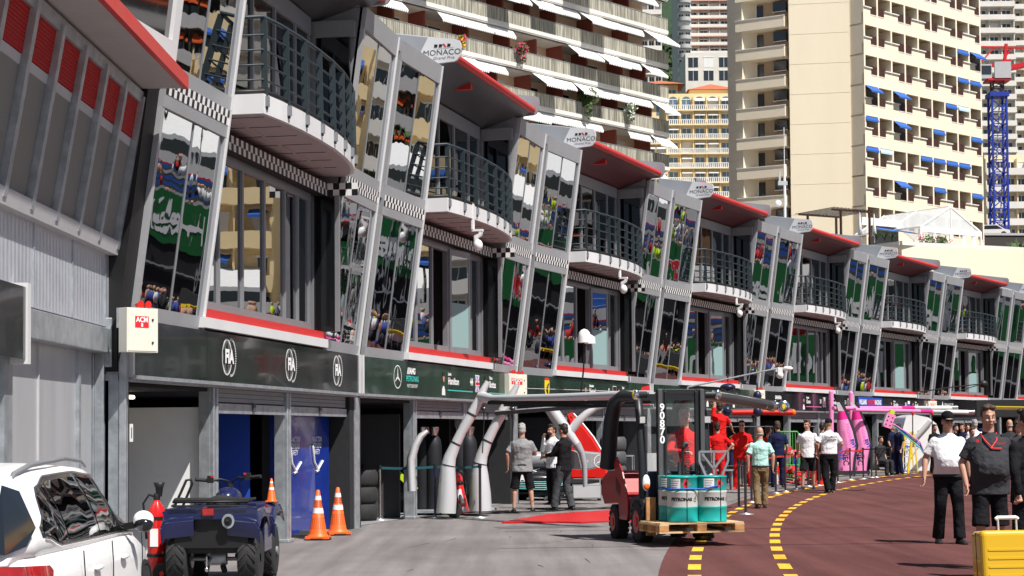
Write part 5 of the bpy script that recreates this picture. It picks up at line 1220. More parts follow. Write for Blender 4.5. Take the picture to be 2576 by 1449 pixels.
for u,v,l,a,sh,hr,hh_ in ((2070,1219,'person in black shirt partly behind the security man',2.8,'c_black','hair_dark',1.8),(1934,1222,'red shirted mechanic crouched over the red wings',2.2,'c_red','hair_brown',1.7),(2262,1194,'man in navy shirt beside the flight case',-1.2,'c_navy','hair_dark',1.78),(2352,1190,'man in black shirt right of the white rig',0.5,'c_black','hair_brown',1.76),(2385,1192,'man in dark blue shirt behind the walking man in white polo',2.4,'c_navy','hair_grey',1.78),(1764,1240,'red suited mechanic partly hidden by the forklift mast',2.9,'c_red','hair_dark',1.75)):
    q=G(u,v); person(l,q,a,hh_,shirt=sh,pants='c_navy' if sh=='c_navy' else ('c_red' if sh=='c_red' else 'c_black'),hair=hr,voxel=.015)
# crowd at the right edge
CR=[(2455,1215,'grey haired man with white collar at the left of the right hand crowd',PI,'c_white','hair_grey',None,1.86),(2483,1210,'tall man in backwards blue cap at the back of the crowd',0.3,'c_navy',None,'c_blue',2.0),(2424,1200,'short haired man in navy team shirt in the background crowd',-0.9,'c_navy','hair_brown',None,1.78),(2447,1222,'man in black bending forward behind the dark polo man',0.4,'c_black','hair_brown',None,1.62),(2543,1240,'bald man in dark jacket with red bag seen from behind',PI,'c_dark',None,None,1.82),(2566,1262,'red faced man in grey jacket squinting at the right edge',-0.2,'c_graphite','hair_brown',None,1.74),(2405,1192,'man in dark shirt far back left of the crowd',0.8,'c_black','hair_dark',None,1.74),(2560,1215,'dark haired person far back at the right edge',2.6,'c_black','hair_dark',None,1.82),(2436,1193,'bearded man in black far back in the crowd',0.0,'c_black','hair_dark',None,1.76)]
for u,v,l,a,sh,hr,cp,hh_ in CR:
    q=G(u,v); person(l,q,a,hh_,shirt=sh,sleeve='long' if sh!='c_navy' else 'short',pants='c_black',hair=hr,cap=cp,voxel=.014,wd=1.08,group='people in the crowd at the right')
q=G(962,1296); person('mechanic in black jacket crouching in the garage doorway',(q.x,q.y+.6,-.30),PI/2+0.4,1.75,shirt='c_black',sleeve='long',pants='c_dark',hair='hair_dark',voxel=.013,pose=dict(neck=(0,-.35,1.32),chest=(0,-.18,1.15),head=(0,-.50,1.28),lsh=(.19,-.30,1.26),rsh=(-.19,-.30,1.26),lel=(.22,-.42,1.02),rel=(-.22,-.42,1.02),lwr=(.12,-.55,.9),rwr=(-.12,-.55,.9),lkn=(.16,-.32,.70),rkn=(-.16,-.32,.70),lan=(.14,.02,.385),ran=(-.14,.02,.385),pel=(0,0,.80),lhip=(.09,0,.80),rhip=(-.09,0,.80)))
# ---------------------------------------------------------------- white estate car
dm('tail_red',(0.35,0.004,0.006),0.12,coat=1.0,var=0.3,vscale=9)
M['carglass']=mirror('car_glass',(0.16,0.17,0.18),0.01,1.2,0.004)
ct=thing('estate_car','white estate car with roof rails and dark windows, cropped by the bottom left corner','car',mw=TR(-3.40,9.25,0)@RZ(0.055)@SC(.98,.98,.965))
def lerp(a,b,t): return a+(b-a)*t
def pw(pts,y):
    if y<=pts[0][0]: return pts[0][1]
    for (a,b),(c,d) in zip(pts,pts[1:]):
        if y<=c:
            t=(y-a)/(c-a); t=t*t*(3-2*t); return lerp(b,d,t)
    return pts[-1][1]
Wd=[(0,.62),(.12,.80),(.45,.895),(1.2,.92),(3.4,.92),(4.2,.86),(4.55,.70),(4.7,.45)]
Bz=[(0,.93),(.3,.985),(2.5,.955),(3.5,.94),(4.3,.84),(4.6,.72),(4.7,.6)]     # shoulder height
def bodysec(y):
    w=pw(Wd,y); z=pw(Bz,y); r=[]
    for fx,fz in ((.93,.22),(1.0,.36),(1.0,.62),(.985,.80),(.965,.90),(.90,.975),(.80,1.0)):
        zz=lerp(.0,z,fz) if fz>.22 else .2
        r.append((w*fx,zz))
    return r
ysb=[0,.05,.12,.25,.45,.7,1.0,1.4,1.9,2.4,2.9,3.4,3.8,4.2,4.45,4.6,4.68,4.7]
b=MB(); rings=[]
for y in ysb:
    r=bodysec(y); rings.append([(x,y,z) for x,z in r]+[(-x,y,z) for x,z in reversed(r)])
b.loft(rings,'carwhite'); body=b.build('body',ct)
Rz=[(.05,.97),(.30,1.36),(.6,1.415),(1.1,1.44),(2.2,1.45),(2.9,1.415),(3.45,1.15),(3.85,.97)]
Rw=[(.05,.62),(.5,.60),(1.2,.60),(2.9,.60),(3.85,.58)]
def gh(y,t):
    zb=pw(Bz,y)-.02; zr=max(pw(Rz,y),zb+.001); wb=pw(Wd,y)*.90; wr=min(pw(Rw,y),wb); 
    return (lerp(wb,wr,t**1.6),lerp(zb,zr,t))
ysg=[.05,.11,.17,.23,.30,.4,.5,.65,.8,1.0,1.3,1.7,2.1,2.5,2.8,3.0,3.2,3.4,3.6,3.75,3.85]
b=MB(); rings=[]
for y in ysg:
    r=[gh(y,t) for t in (0,.2,.4,.6,.75,.88,.96,1.0)]; zc=r[-1][1]
    r=r+[(r[-1][0]*.6,zc+.022),(0,zc+.03)]; rings.append([(x,y,z) for x,z in r]+[(-x,y,z) for x,z in reversed(r[:-1])])
b.loft(rings,'carwhite'); b.build('roof',ct)
def winpatch(poly_lo,poly_hi,y0,y1,side,m,off=.005,n=10,name='window'):
    b=MB(); vs=[];k=6
    for i in range(n+1):
        y=lerp(y0,y1,i/n); lo=pw(poly_lo,y); hi=pw(poly_hi,y)
        for j in range(k+1):
            x,z=gh(y,lerp(lo,max(hi,lo+.001),j/k)); vs.append((side*(x+off),y,z))
    fs=[(i*(k+1)+j,(i+1)*(k+1)+j,(i+1)*(k+1)+j+1,i*(k+1)+j+1) for i in range(n) for j in range(k)]
    if side<0: fs=[tuple(reversed(f)) for f in fs]
    b.add(vs,fs,m,True); return b
lo=[(.7,.25),(1.0,.12),(3.6,.10)]; hi=[(.68,.30),(.95,.74),(1.4,.86),(3.0,.86),(3.3,.72),(3.62,.12)]
for sd in (1,-1):
    o=winpatch(lo,hi,.70,1.22,sd,'carglass').build('window',ct); winpatch(lo,hi,1.27,2.20,sd,'carglass').build('window',ct); winpatch(lo,hi,2.30,3.60,sd,'carglass').build('window',ct)
    b=winpatch([(y,v-.045) for y,v in lo],[(y,v+.05) for y,v in hi],.64,3.66,sd,'black_gloss',.002,30); b.build('window_trim',ct)
    b=MB(); b.tube([(sd*(gh(y,max(.0,pw(lo,y)-.05))[0]+.006),y,gh(y,max(0,pw(lo,y)-.05))[1]) for y in [.68+.1*k for k in range(31)]],.010,'chrome',6); b.tube([(sd*(gh(y,min(1,pw(hi,y)+.06))[0]+.006),y,gh(y,min(1,pw(hi,y)+.06))[1]) for y in [.66+.1*k for k in range(31)]],.007,'chrome',6); b.build('chrome_strip',ct)
    b=MB(); b.tube([(sd*.60,.62,1.37),(sd*.60,.75,1.43),(sd*.60,1.2,1.475),(sd*.60,2.2,1.50),(sd*.60,2.75,1.475),(sd*.60,2.95,1.43)],[.01,.016,.018,.018,.016,.01],'frame',8); b.build('roof_rail',ct)
    # mirror
    b=MB(); b.ell((sd*.98,3.15,1.035),(.075,.055,.068),'carwhite',14,10); b.ell((sd*.985,3.13,1.0),(.07,.055,.055),'black_gloss',14,10); b.bar((sd*.84,3.25,.98),(sd*.94,3.18,1.0),.05,.05,'black'); b.build('wing_mirror',ct)
    for yh in (1.72,2.72):
        w=pw(Wd,yh)*.985; b=MB(); b.ell((sd*(w+.018),yh,.80),(.022,.115,.018),'carwhite',10,6); b.ell((sd*(w-.012),yh,.795),(.02,.07,.038),'ltgrey',10,6); b.build('door_handle',ct)
    # door seams
    b=MB()
    for yh in (1.25,2.25,3.5):
        b.tube([(sd*(pw(Wd,yh)*f+.001),yh+(.0 if yh>1.5 else .12*(z<.5)),z) for f,z in ((.99,.94),(1.0,.8),(1.003,.6),(1.0,.4))],.004,'black',4)
    b.build('door_seam',ct)
    for yw in (.95,3.75):
        b=MB(); b.tube([(sd*.66,yw,.33),(sd*.905,yw,.33)],.335,'rubber',28); o=b.build('wheel',ct); c=MB()
        for q in range(10):
            a=q*PI/5; c.bar((sd*.915,yw,.33),(sd*.91,yw+.22*math.cos(a),.33+.22*math.sin(a)),.03,.04,'silver')
        c.tube([(sd*.88,yw,.33),(sd*.908,yw,.33)],.235,'dkgrey',24); c.build('rim',o)
        b=MB(); b.tube([(sd*(pw(Wd,yw)+.002),yw+.36*math.cos(a),.33+.36*math.sin(a)) for a in [q*PI/12 for q in range(13)]],.018,'black',6); b.build('wheel_arch',ct)
# rear: window, lamps
def rear(y): return y
b=MB(); vs=[]
for i in range(9):
    y=lerp(.075,.29,i/8); x,z=gh(y,1.0); x*=1.02
    vs+= [(-x,y-.04,z+.012),(x,y-.04,z+.012)]
fs=[(2*i,2*i+1,2*i+3,2*i+2) for i in range(8)]; b.add(vs,fs,'glass_dark',True)
for sd in (1,-1):
    x0=.63*sd; vs=[(x0,.03,1.0),(x0*1.02,.245,1.37),(x0*1.12,.40,1.33),(x0*1.26,.42,1.12),(x0*1.22,.30,1.02),(x0*1.1,.12,.985)]
    vs=[(x+sd*.012,y-.03,z+.01) for x,y,z in vs]; b.add(vs,[tuple(range(6)) if sd>0 else tuple(reversed(range(6)))],'glass_dark')
b.build('rear_window',ct)
for sd in (1,-1):
    b=MB(); vs=[];n=10;k=5
    pts=[(0,-.012)]+[]
    for i in range(n+1):
        y=lerp(-.0,.50,(i/n)**1.3); zlo=lerp(.72,.83,i/n); zhi=lerp(.94,.91,i/n)
        if i==n: zlo=zhi=.88
        for j in range(k+1):
            z=lerp(zlo,zhi,j/k); w=pw(Wd,y)*(1.004-.03*max(0,(z-.75)/.15)*1.2); vs.append((sd*(w+.014),y-.006,z))
    fs=[(i*(k+1)+j,(i+1)*(k+1)+j,(i+1)*(k+1)+j+1,i*(k+1)+j+1) for i in range(n) for j in range(k)]
    if sd<0: fs=[tuple(reversed(f)) for f in fs]
    b.add(vs,fs,'tail_red',True); b.box(sd*.34 if sd>0 else -.62,.62 if sd>0 else -.34,-.012,.02,.72,.90,'tail_red'); b.build('tail_lamp',ct)
b=MB(); b.box(-.3,.3,-.02,.0,.55,.66,'white'); b.box(-.45,.45,-.018,.01,.86,.885,'chrome'); b.build('number_plate',ct)
# ---------------------------------------------------------------- quad bike
dm('quad_blue',(0.008,0.014,0.07),0.28,coat=0.7)
qb=thing('quad_bike','dark blue quad bike seen from behind with rear rack and chunky tyres','quad bike',mw=TR(-3.13,18.45,0)@SC(.86,1,1))
def tyre(mb,c,r,w,m='rubber',nl=20,tread=True,ax=(1,0,0)):
    T=TR(*c)@(RY(PI/2) if ax==(1,0,0) else I4())
    mb.lathe([(r*.52,-w*.48),(r*.8,-w*.5),(r*.93,-w*.46),(r,-w*.36),(r*1.01,0),(r,w*.36),(r*.93,w*.46),(r*.8,w*.5),(r*.52,w*.48)],m,28,T)
    if tread:
        for k in range(nl):
            for sd in (1,-1):
                for q in range(3):
                    a=2*PI*k/nl+q*.10; a2=a+.09
                    x0,x1=sd*w*(.04+.13*q),sd*w*(.04+.13*(q+1))
                    mb.add([(x_,r*1.035*math.cos(a_),r*1.035*math.sin(a_)) for x_,a_ in ((x0,a),(x1,a2),(x1,a2+.11),(x0,a+.11))]+[(x_,r*.99*math.cos(a_),r*.99*math.sin(a_)) for x_,a_ in ((x0,a),(x1,a2),(x1,a2+.11),(x0,a+.11))],[(0,1,2,3),(0,4,5,1),(1,5,6,2),(2,6,7,3),(3,7,4,0)],'rubber',False,TR(*c))
for x,y,w,r in ((-.43,0,.25,.30),(.43,0,.25,.30),(-.45,1.25,.2,.29),(.45,1.25,.2,.29)):
    b=MB(); tyre(b,(x,y,r),r,w); o=b.build('wheel',qb); c=MB(); c.tube([(x-.09,y,r),(x+.09,y,r)],.15,'steel_dark',16); c.tube([(x-.12,y,r),(x+.12,y,r)],.05,'frame',10); c.build('rim',o)
b=MB(); b.tube([(-.4,0,.29),(.4,0,.29)],.022,'frame',10); b.cb((.03,.02,.30),(.20,.16,.15),'galv'); b.tube([(-.05,-.02,.30),(.14,-.02,.30)],.075,'galv',14); b.tube([(0.10,-.05,.22),(0.13,-.10,.17)],.035,'steel_dark',10); b.bar((-.05,.2,.35),(-.05,-.28,.27),.05,.03,'steel_dark'); b.tube([(-.05,-.28,.27),(-.05,-.28,.33)],.012,'chrome',8); b.ell((-.05,-.28,.20),(.028,.028,.028),'chrome',10,8); b.tube([(-.05,-.28,.20),(-.05,-.28,.28)],.014,'chrome',8); b.tube([(-.3,0,.29),(-.28,0,.29)],.1,'steel_dark',14); b.build('rear_axle',qb)
b=MB()
def fender(b,sd,y0,y1,yc,m):
    pr=[(y0,.56),(y0-.05,.72),(yc-.22,.80),(yc,.83),(yc+.25,.82),(y1,.70)]
    rings=[]
    for y,z in pr: rings.append([(sd*.20,y,z+.02),(sd*.45,y,z+.012),(sd*.565,y,z-.02),(sd*.60,y,z-.09),(sd*.585,y,z-.10),(sd*.54,y,z-.04),(sd*.2,y,z-.01)])
    b.loft(rings,m)
for sd in (1,-1): fender(b,sd,-.30,.45,0,'quad_blue'); fender(b,sd,.85,1.62,1.22,'quad_blue')
b.prism([(-.52,.66),(-.58,.80),(-.30,.84),(.30,.84),(.58,.80),(.52,.66),(.3,.72),(-.3,.72)],-.33,-.29,'quad_blue',Matrix(((1,0,0,0),(0,0,1,0),(0,1,0,0),(0,0,0,1))))
b.box(-.56,.56,-.28,.30,.795,.825,'quad_blue'); b.box(-.35,.35,.85,1.6,.78,.83,'quad_blue')
for sd in (1,-1): b.box(sd*.32-.14,sd*.32+.14,.3,1.0,.28,.32,'black'); b.box(sd*.50-.03,sd*.50+.05,.30,.86,.34,.80,'quad_blue')
b.build('fairing',qb,bevel=.012)
b=MB(); b.ell((0,.35,.86),(.17,.42,.09),'black_matte'); b.build('seat',qb)
b=MB(); b.ell((0,.85,.90),(.17,.26,.12),'quad_blue'); b.tube([(0,.92,1.0),(0,.92,1.05)],.04,'black',10); b.build('fuel_tank',qb)
b=MB(); b.box(-.35,.35,-.20,1.5,.36,.62,'black'); b.box(-.44,.44,-.27,-.22,.42,.72,'black'); b.build('engine_block',qb)
b=MB()
for y,z in ((-.32,.90),(-.22,.915),(-.08,.92),(.06,.92),(.18,.915)): b.tube([(-.45,y,z),(.45,y,z)],.011,'black',6)
b.tube([(-.45,.2,.915),(-.47,-.1,.92),(-.45,-.33,.90),(.45,-.33,.90),(.47,-.1,.92),(.45,.2,.915)],.014,'black',8); b.tube([(-.40,-.30,.90),(-.46,-.36,.86),(.46,-.36,.86),(.40,-.30,.90)],.011,'black',6)
for x in (-.25,.25): b.tube([(x,-.34,.895),(x,.2,.915)],.011,'black',6); b.tube([(x,.0,.92),(x,.0,.82)],.014,'black',6)
b.build('rear_rack',qb)
b=MB(); b.box(-.09,.05,-.36,-.30,.755,.835,'tail_red'); b.build('tail_lamp',qb,bevel=.01)
b=MB(); b.tube([(.22,-.36,.70),(.22,-.20,.70)],.075,'galv',16); b.tube([(.22,-.365,.70),(.22,-.36,.70)],.05,'black',12); b.tube([(.22,-.38,.71),(.22,-.36,.67)],.02,'black',8); b.build('exhaust',qb)
b=MB(); b.tube([(0,1.05,.9),(-.03,.98,1.08),(-.12,.93,1.10),(-.25,.88,1.08),(-.40,.82,1.10)],.013,'black',8); b.tube([(0,1.05,.9),(.03,.98,1.08),(.12,.93,1.12),(.25,.88,1.10),(.40,.82,1.13)],.013,'black',8)
for sd,z in ((-1,1.10),(1,1.13)): b.tube([(sd*.28,.87,z-.01),(sd*.42,.81,z+.002)],.020,'rubber',8); b.box(sd*.24-.035,sd*.24+.035,.84,.92,z-.04,z+.04,'black'); b.cb((sd*.21,.85,z+.03),(.03,.03,.02),'red'); b.tube([(sd*.24,.93,z),(sd*.40,.95,z-.02)],.006,'black',5); b.tube([(sd*.2,.9,z),(sd*.12,1.0,z-.05),(sd*.10,1.1,.85)],.006,'black',5)
b.build('handlebar',qb)
# ---------------------------------------------------------------- cones
dm('cone_orange',(0.85,0.13,0.015),0.45,var=0.06)
def cone(loc,label,s=1.0,perf=True,rz=0):
    t=thing('traffic_cone',label,'traffic cone',mw=TR(*loc)@RZ(rz)@SC(s,s,s),group='orange traffic cones')
    b=MB(); b.prism([(.21*math.cos(a+PI/8)*1.0,.21*math.sin(a+PI/8)) for a in [k*PI/4 for k in range(8)]],0,.03,'black',None); b.prism([(-.18,-.18),(.18,-.18),(.18,.18),(-.18,.18)],.02,.055,'cone_orange'); b.build('base',t,bevel=.008)
    b=MB()
    def R(z): return .142-(.142-.028)*(z-.05)/.69
    b.lathe([(.165,.055),(.150,.075),(R(.1),.1),(R(.74),.74),(.018,.75)],'cone_orange',24); o=b.build('body',t)
    c=MB()
    for z0,z1 in ((.40,.475),(.60,.66)): c.lathe([(R(z0)+.003,z0),(R(z1)+.003,z1)],'letter_white',24,caps=False)
    c.build('reflective_band',o)
    if perf:
        c=MB()
        for k in range(5):
            for z in (.16,.20,.24,.28,.32): pass
        for z in [.17+.035*k for k in range(5)]+[.50+.03*k for k in range(3)]:
            for k in range(22):
                a=2*PI*k/22; r=R(z)+.0015; d=.005
                c.add([(r*math.cos(a-d/r),r*math.sin(a-d/r),z),(r*math.cos(a+d/r),r*math.sin(a+d/r),z),((r-.002)*math.cos(a+d/r),(r-.002)*math.sin(a+d/r),z+.02),((r-.002)*math.cos(a-d/r),(r-.002)*math.sin(a-d/r),z+.02)],[(0,1,2,3)],'brown')
        c.build('slot_holes',o)
    return t
q=G(800,1358); cone((q.x,q.y,0),'nearer orange traffic cone with white bands on a black base')
q=G(850,1346); cone((q.x,q.y,0),'farther orange traffic cone against the blue display panel',rz=.3)
cone((-3.13+.43,18.45+1.15,.83),'small orange cone riding on the front rack of the quad bike',.36,False)
# ---------------------------------------------------------------- extinguishers
def big_ext(mw,label,horn=1):
    t=thing('fire_extinguisher',label,'extinguisher',mw=mw,group='wheeled fire extinguishers')
    b=MB(); b.lathe([(.0,.08),(.09,.09),(.115,.13),(.118,.75),(.10,.85),(.05,.91),(.035,.95)],'red_gloss',18,SC(1,1,1)); b.build('cylinder',t)
    b=MB(); b.lathe([(.04,.94),(.045,.99),(.03,1.02)],'black',10); b.lathe([(.035,1.0),(.05,1.10),(.075,1.16),(.07,1.16)],'black',12,TR(.03,0,-.02)); b.tube([(.03,0,.97),(-.10,.0,1.0),(-.17,.0,.9),(-.15,.02,.7),(-.13,.0,.5)],.014,'black',8); b.build('valve',t)
    b=MB(); b.tube([(.10,-.05,.16),(.17,-.02,.75),(.36,.05,1.16),(.42,.06,1.17),(.43,.08,1.12),(.24,.05,.70),(.16,.1,.16)],.017,'black',8)
    for z in (.30,.72): b.lathe([(.124,z),(.124,z+.035)],'black',18,caps=False)
    b.build('trolley_frame',t)
    b=MB(); b.box(-.06,.04,-.121,-.116,.42,.62,'letter_white'); b.build('label_plate',t)
    for y in (-.17,.17):
        b=MB(); tyre(b,(.02,0,0),.12,.045,tread=False); o=b.build('wheel',t); o.matrix_basis=TR(.10,y,.12)@RZ(PI/2); c=MB(); c.tube([(-.03,0,0),(.07,0,0)],.03,'red',8); c.build('hub',o)
    return t
e1=big_ext(TR(-3.84,18.9,0)@SC(.86,.86,.95),'large red wheeled extinguisher with black handle between the white car and the quad bike')
q=G(1157,1302); t2=thing('fire_extinguisher','red wheeled extinguisher with large black wheel beside the silver gantry legs','extinguisher',mw=TR(q.x,q.y,0),group='wheeled fire extinguishers')
T=TR(.06,0,.12)@RY(-.22)
b=MB(T); b.lathe([(.0,-.05),(.10,-.04),(.115,.0),(.115,.48),(.1,.5)],'red_gloss',16); b.lathe([(.10,.5),(.125,.56),(.13,.62),(.10,.70),(.05,.74)],'red_gloss',16); b.build('cylinder',t2)
b=MB(T); b.lathe([(.05,.73),(.05,.80),(.03,.82)],'black',10); b.box(-.03,.09,-.02,.02,.80,.84,'black'); b.tube([(.06,0,.78),(.17,0,.70),(.16,-.02,.5),(.14,-.05,.3)],.012,'black',7); b.lathe([(.125,.50),(.14,.52),(.13,.545)],'black',16,caps=False); b.lathe([(.02,.0),(.05,-.16),(.052,-.17)],'dkgrey',12,TR(.02,-.13,.32)); b.build('valve',t2)
b=MB(); b.tube([(-.02,-.14,.12),(-.16,-.13,.70),(-.24,-.12,.86),(-.32,-.12,.88),(-.30,.12,.88),(-.22,.12,.85),(-.14,.13,.68),(-.02,.14,.12)],.014,'black',7); b.bar((-.12,-.13,.5),(-.12,.13,.5),.02,.02,'black'); b.build('trolley_frame',t2)
b=MB(T); b.box(-.03,.06,-.121,-.116,.20,.42,'letter_white'); b.box(0,.08,-.121,-.117,-.02,.08,'ltgrey'); b.build('label_plate',t2)
for y in (-.17,.17):
    b=MB(); tyre(b,(0,0,0),.15,.05,tread=False); o=b.build('wheel',t2); o.matrix_basis=TR(-.10,y,.15)@RZ(PI/2); c=MB()
    for k in range(6): a=k*PI/3; c.bar((0,0,0),(0,.085*math.cos(a),.085*math.sin(a)),.03,.02,'black')
    c.tube([(-.035,0,0),(.035,0,0)],.03,'red',10); c.build('hub',o)
dm('belt_teal',(0.01,0.07,0.09),0.5)
# barrier posts
def post(u,v,label,col='chrome',hgt=1.0,Y=None,group='belt barrier posts'):
    q=G(u,v); t=thing('barrier_post',label,'barrier post',mw=TR(q.x,q.y,0),group=group)
    b=MB(); b.lathe([(.16,0),(.16,.008),(.03,.03),(.03,.035)],'galv',18); b.build('base',t)
    b=MB(); b.tube([(0,0,.02),(0,0,hgt)],.026,col,12); b.tube([(0,0,hgt-.07),(0,0,hgt+.01)],.034,'black',12); b.build('pole',t); return q
def belt(p,q,m,label,h=.96,sag=.02,name='barrier_belt'):
    p=Vector((p.x,p.y,h)); q=Vector((q.x,q.y,h)); b=MB(); n=8
    pts=[p.lerp(q,i/n)-Vector((0,0,sag*4*(i/n)*(1-i/n))) for i in range(n+1)]
    for a,c in zip(pts,pts[1:]): b.bar(a,c,.004,.045,m)
    tag(b.build(name),label,'barrier belt')
s1=post(956,1309,'chrome barrier post at the left end of the teal belt','chrome'); s2=post(1095,1304,'dark blue barrier post in the middle of the teal belt','quad_blue'); s3=post(1208,1303,'dark barrier post at the right end of the teal belt','steel_dark'); s0=post(915,1303,'thin barrier post in front of the aluminium ramp','steel_dark')
belt(s1,s2,'belt_teal','left half of the dark teal belt in front of the gas cylinders'); belt(s2,s3,'belt_teal','right half of the dark teal belt behind the small red extinguisher')
PL=[(1859,1277,'first barrier post right of the teal drums'),(1876,1294,'nearest barrier post standing on the maroon track edge'),(1891,1264,'barrier post just left of the man in the mint polo'),(1952,1241,'barrier post right of the man in the mint polo'),(1976,1237,'second barrier post right of the mint polo man'),(2003,1230,'barrier post left of the white polo and shorts man'),(2034,1224,'barrier post behind the legs of the shorts man'),(2060,1222,'barrier post between the shorts man and the security man'),(2108,1214,'barrier post right of the security man'),(2139,1207,'barrier post before the first pink panel'),(2172,1205,'barrier post before the second pink panel'),(2193,1202,'left one of the close pair past the pink panels'),(2204,1201,'right one of the close pair past the pink panels'),(2241,1194,'barrier post in front of the flight case'),(2276,1189,'barrier post in front of the yellow ladder'),(2320,1184,'barrier post in front of the white fuel rig')]
PP=[post(u,v,l,'steel_dark') for u,v,l in PL]
belt(PP[0],PP[1],'black','short black belt between the two posts beside the drums')
for a,c,l in ((2,3,'red belt passing behind the mint polo man'),(3,5,'red belt left of the white polo and shorts man'),(5,7,'red belt behind the shorts man'),(7,9,'red belt behind the security man'),(9,10,'red belt across the pink panels')): belt(PP[a],PP[c],'red',l,.93)
belt(PP[10],PP[13],'black','black belt right of the pink panels'); belt(PP[13],PP[14],'black','black belt in front of the flight case'); belt(PP[14],PP[15],'blue','blue belt in front of the yellow ladder')
# ---------------------------------------------------------------- suitcase
dm('case_yellow',(0.66,0.40,0.008),0.3,coat=0.5)
sc=thing('suitcase','bright yellow hard shell suitcase with extended handle at the bottom right','suitcase',mw=TR(P(2540,1400,16.6).x,16.6,0)@RZ(.12)@RX(-.10))
b=MB(); b.box(-.31,.31,-.14,.14,.04,.635,'case_yellow'); b.build('shell',sc,bevel=.05,seg=4)
b=MB()
for z in (.12,.2,.28,.36,.44): b.box(-.25,.25,-.146,-.139,z,z+.02,'case_yellow')
b.box(-.312,.312,-.006,.006,.06,.62,'black'); b.build('shell_rib',sc)
b=MB(); b.tube([(-.11,-.07,.45),(-.11,-.07,.74)],.011,'ltgrey',8); b.tube([(.07,-.07,.45),(.07,-.07,.74)],.011,'ltgrey',8); b.tube([(-.13,-.07,.74),(-.11,-.07,.755),(.07,-.07,.755),(.09,-.07,.74)],.018,'white',8); b.build('handle',sc)
for x in (-.22,.22): b=MB(); b.tube([(x-.02,-.1,.035),(x+.02,-.1,.035)],.035,'black',10); b.build('caster',sc)
# red mat
M['mat_red']=mat('red_mat',(0.55,0.012,0.012),0.35,bump=.5,bscale=3,bdist=.05)
mtp=[(1262,1317),(1310,1308),(1385,1296),(1530,1287),(1600,1285),(1600,1312),(1530,1314),(1460,1317),(1400,1316)]
b=MB(); pts=[G(u,v) for u,v in mtp]; b.prism([(p.x,p.y) for p in pts],.006,.03,'mat_red'); tag(b.build('floor_mat'),'crumpled red mat lying on the asphalt left of the forklift','mat')
# low black kerb plates
q=G(745,1352); b=MB(TR(q.x,q.y,0)@RZ(-.15)); b.box(-.35,.28,-.2,.25,0,.05,'rubber'); b.box(-.3,.3,.25,.5,0,.09,'dkgrey'); tag(b.build('cable_ramp'),'black rubber cable ramp left of the traffic cones','ramp')
# ---------------------------------------------------------------- forklift, pallet, drums
dm('hivis',(0.55,0.75,0.02),0.5); dm('cage_green',(0.08,0.42,0.08),0.5)
dm('fork_red',(0.36,0.014,0.014),0.35,coat=0.3,var=0.08); dm('fork_black',(0.018,0.02,0.023),0.4,var=0.15); dm('fork_navy',(0.02,0.028,0.05),0.45)
dm('wood',(0.62,0.44,0.24),0.75,var=0.22,vscale=5); dm('wood_end',(0.50,0.24,0.09),0.8,var=0.25,vscale=10)
dm('drum_teal',(0.01,0.36,0.33),0.35,coat=0.3,var=0.05); dm('drum_white',(0.55,0.56,0.55),0.5,var=0.05)
M['screen']=mat('clear_screen',(0.55,0.6,0.62),0.03,alpha=0.08)
fw=Vector((0.28,-0.96,0)).normalized(); rt_=Vector((-fw.y,fw.x,0)); rt_=Vector((0.96,0.28,0)).normalized()
pc=P(1659,1341,24.0); pc.z=0
def FM(o): m=Matrix((-rt_,fw,Vector((0,0,1)))).transposed().to_4x4(); m.translation=Vector((o[0],o[1],o[2] if len(o)>2 else 0)); return m
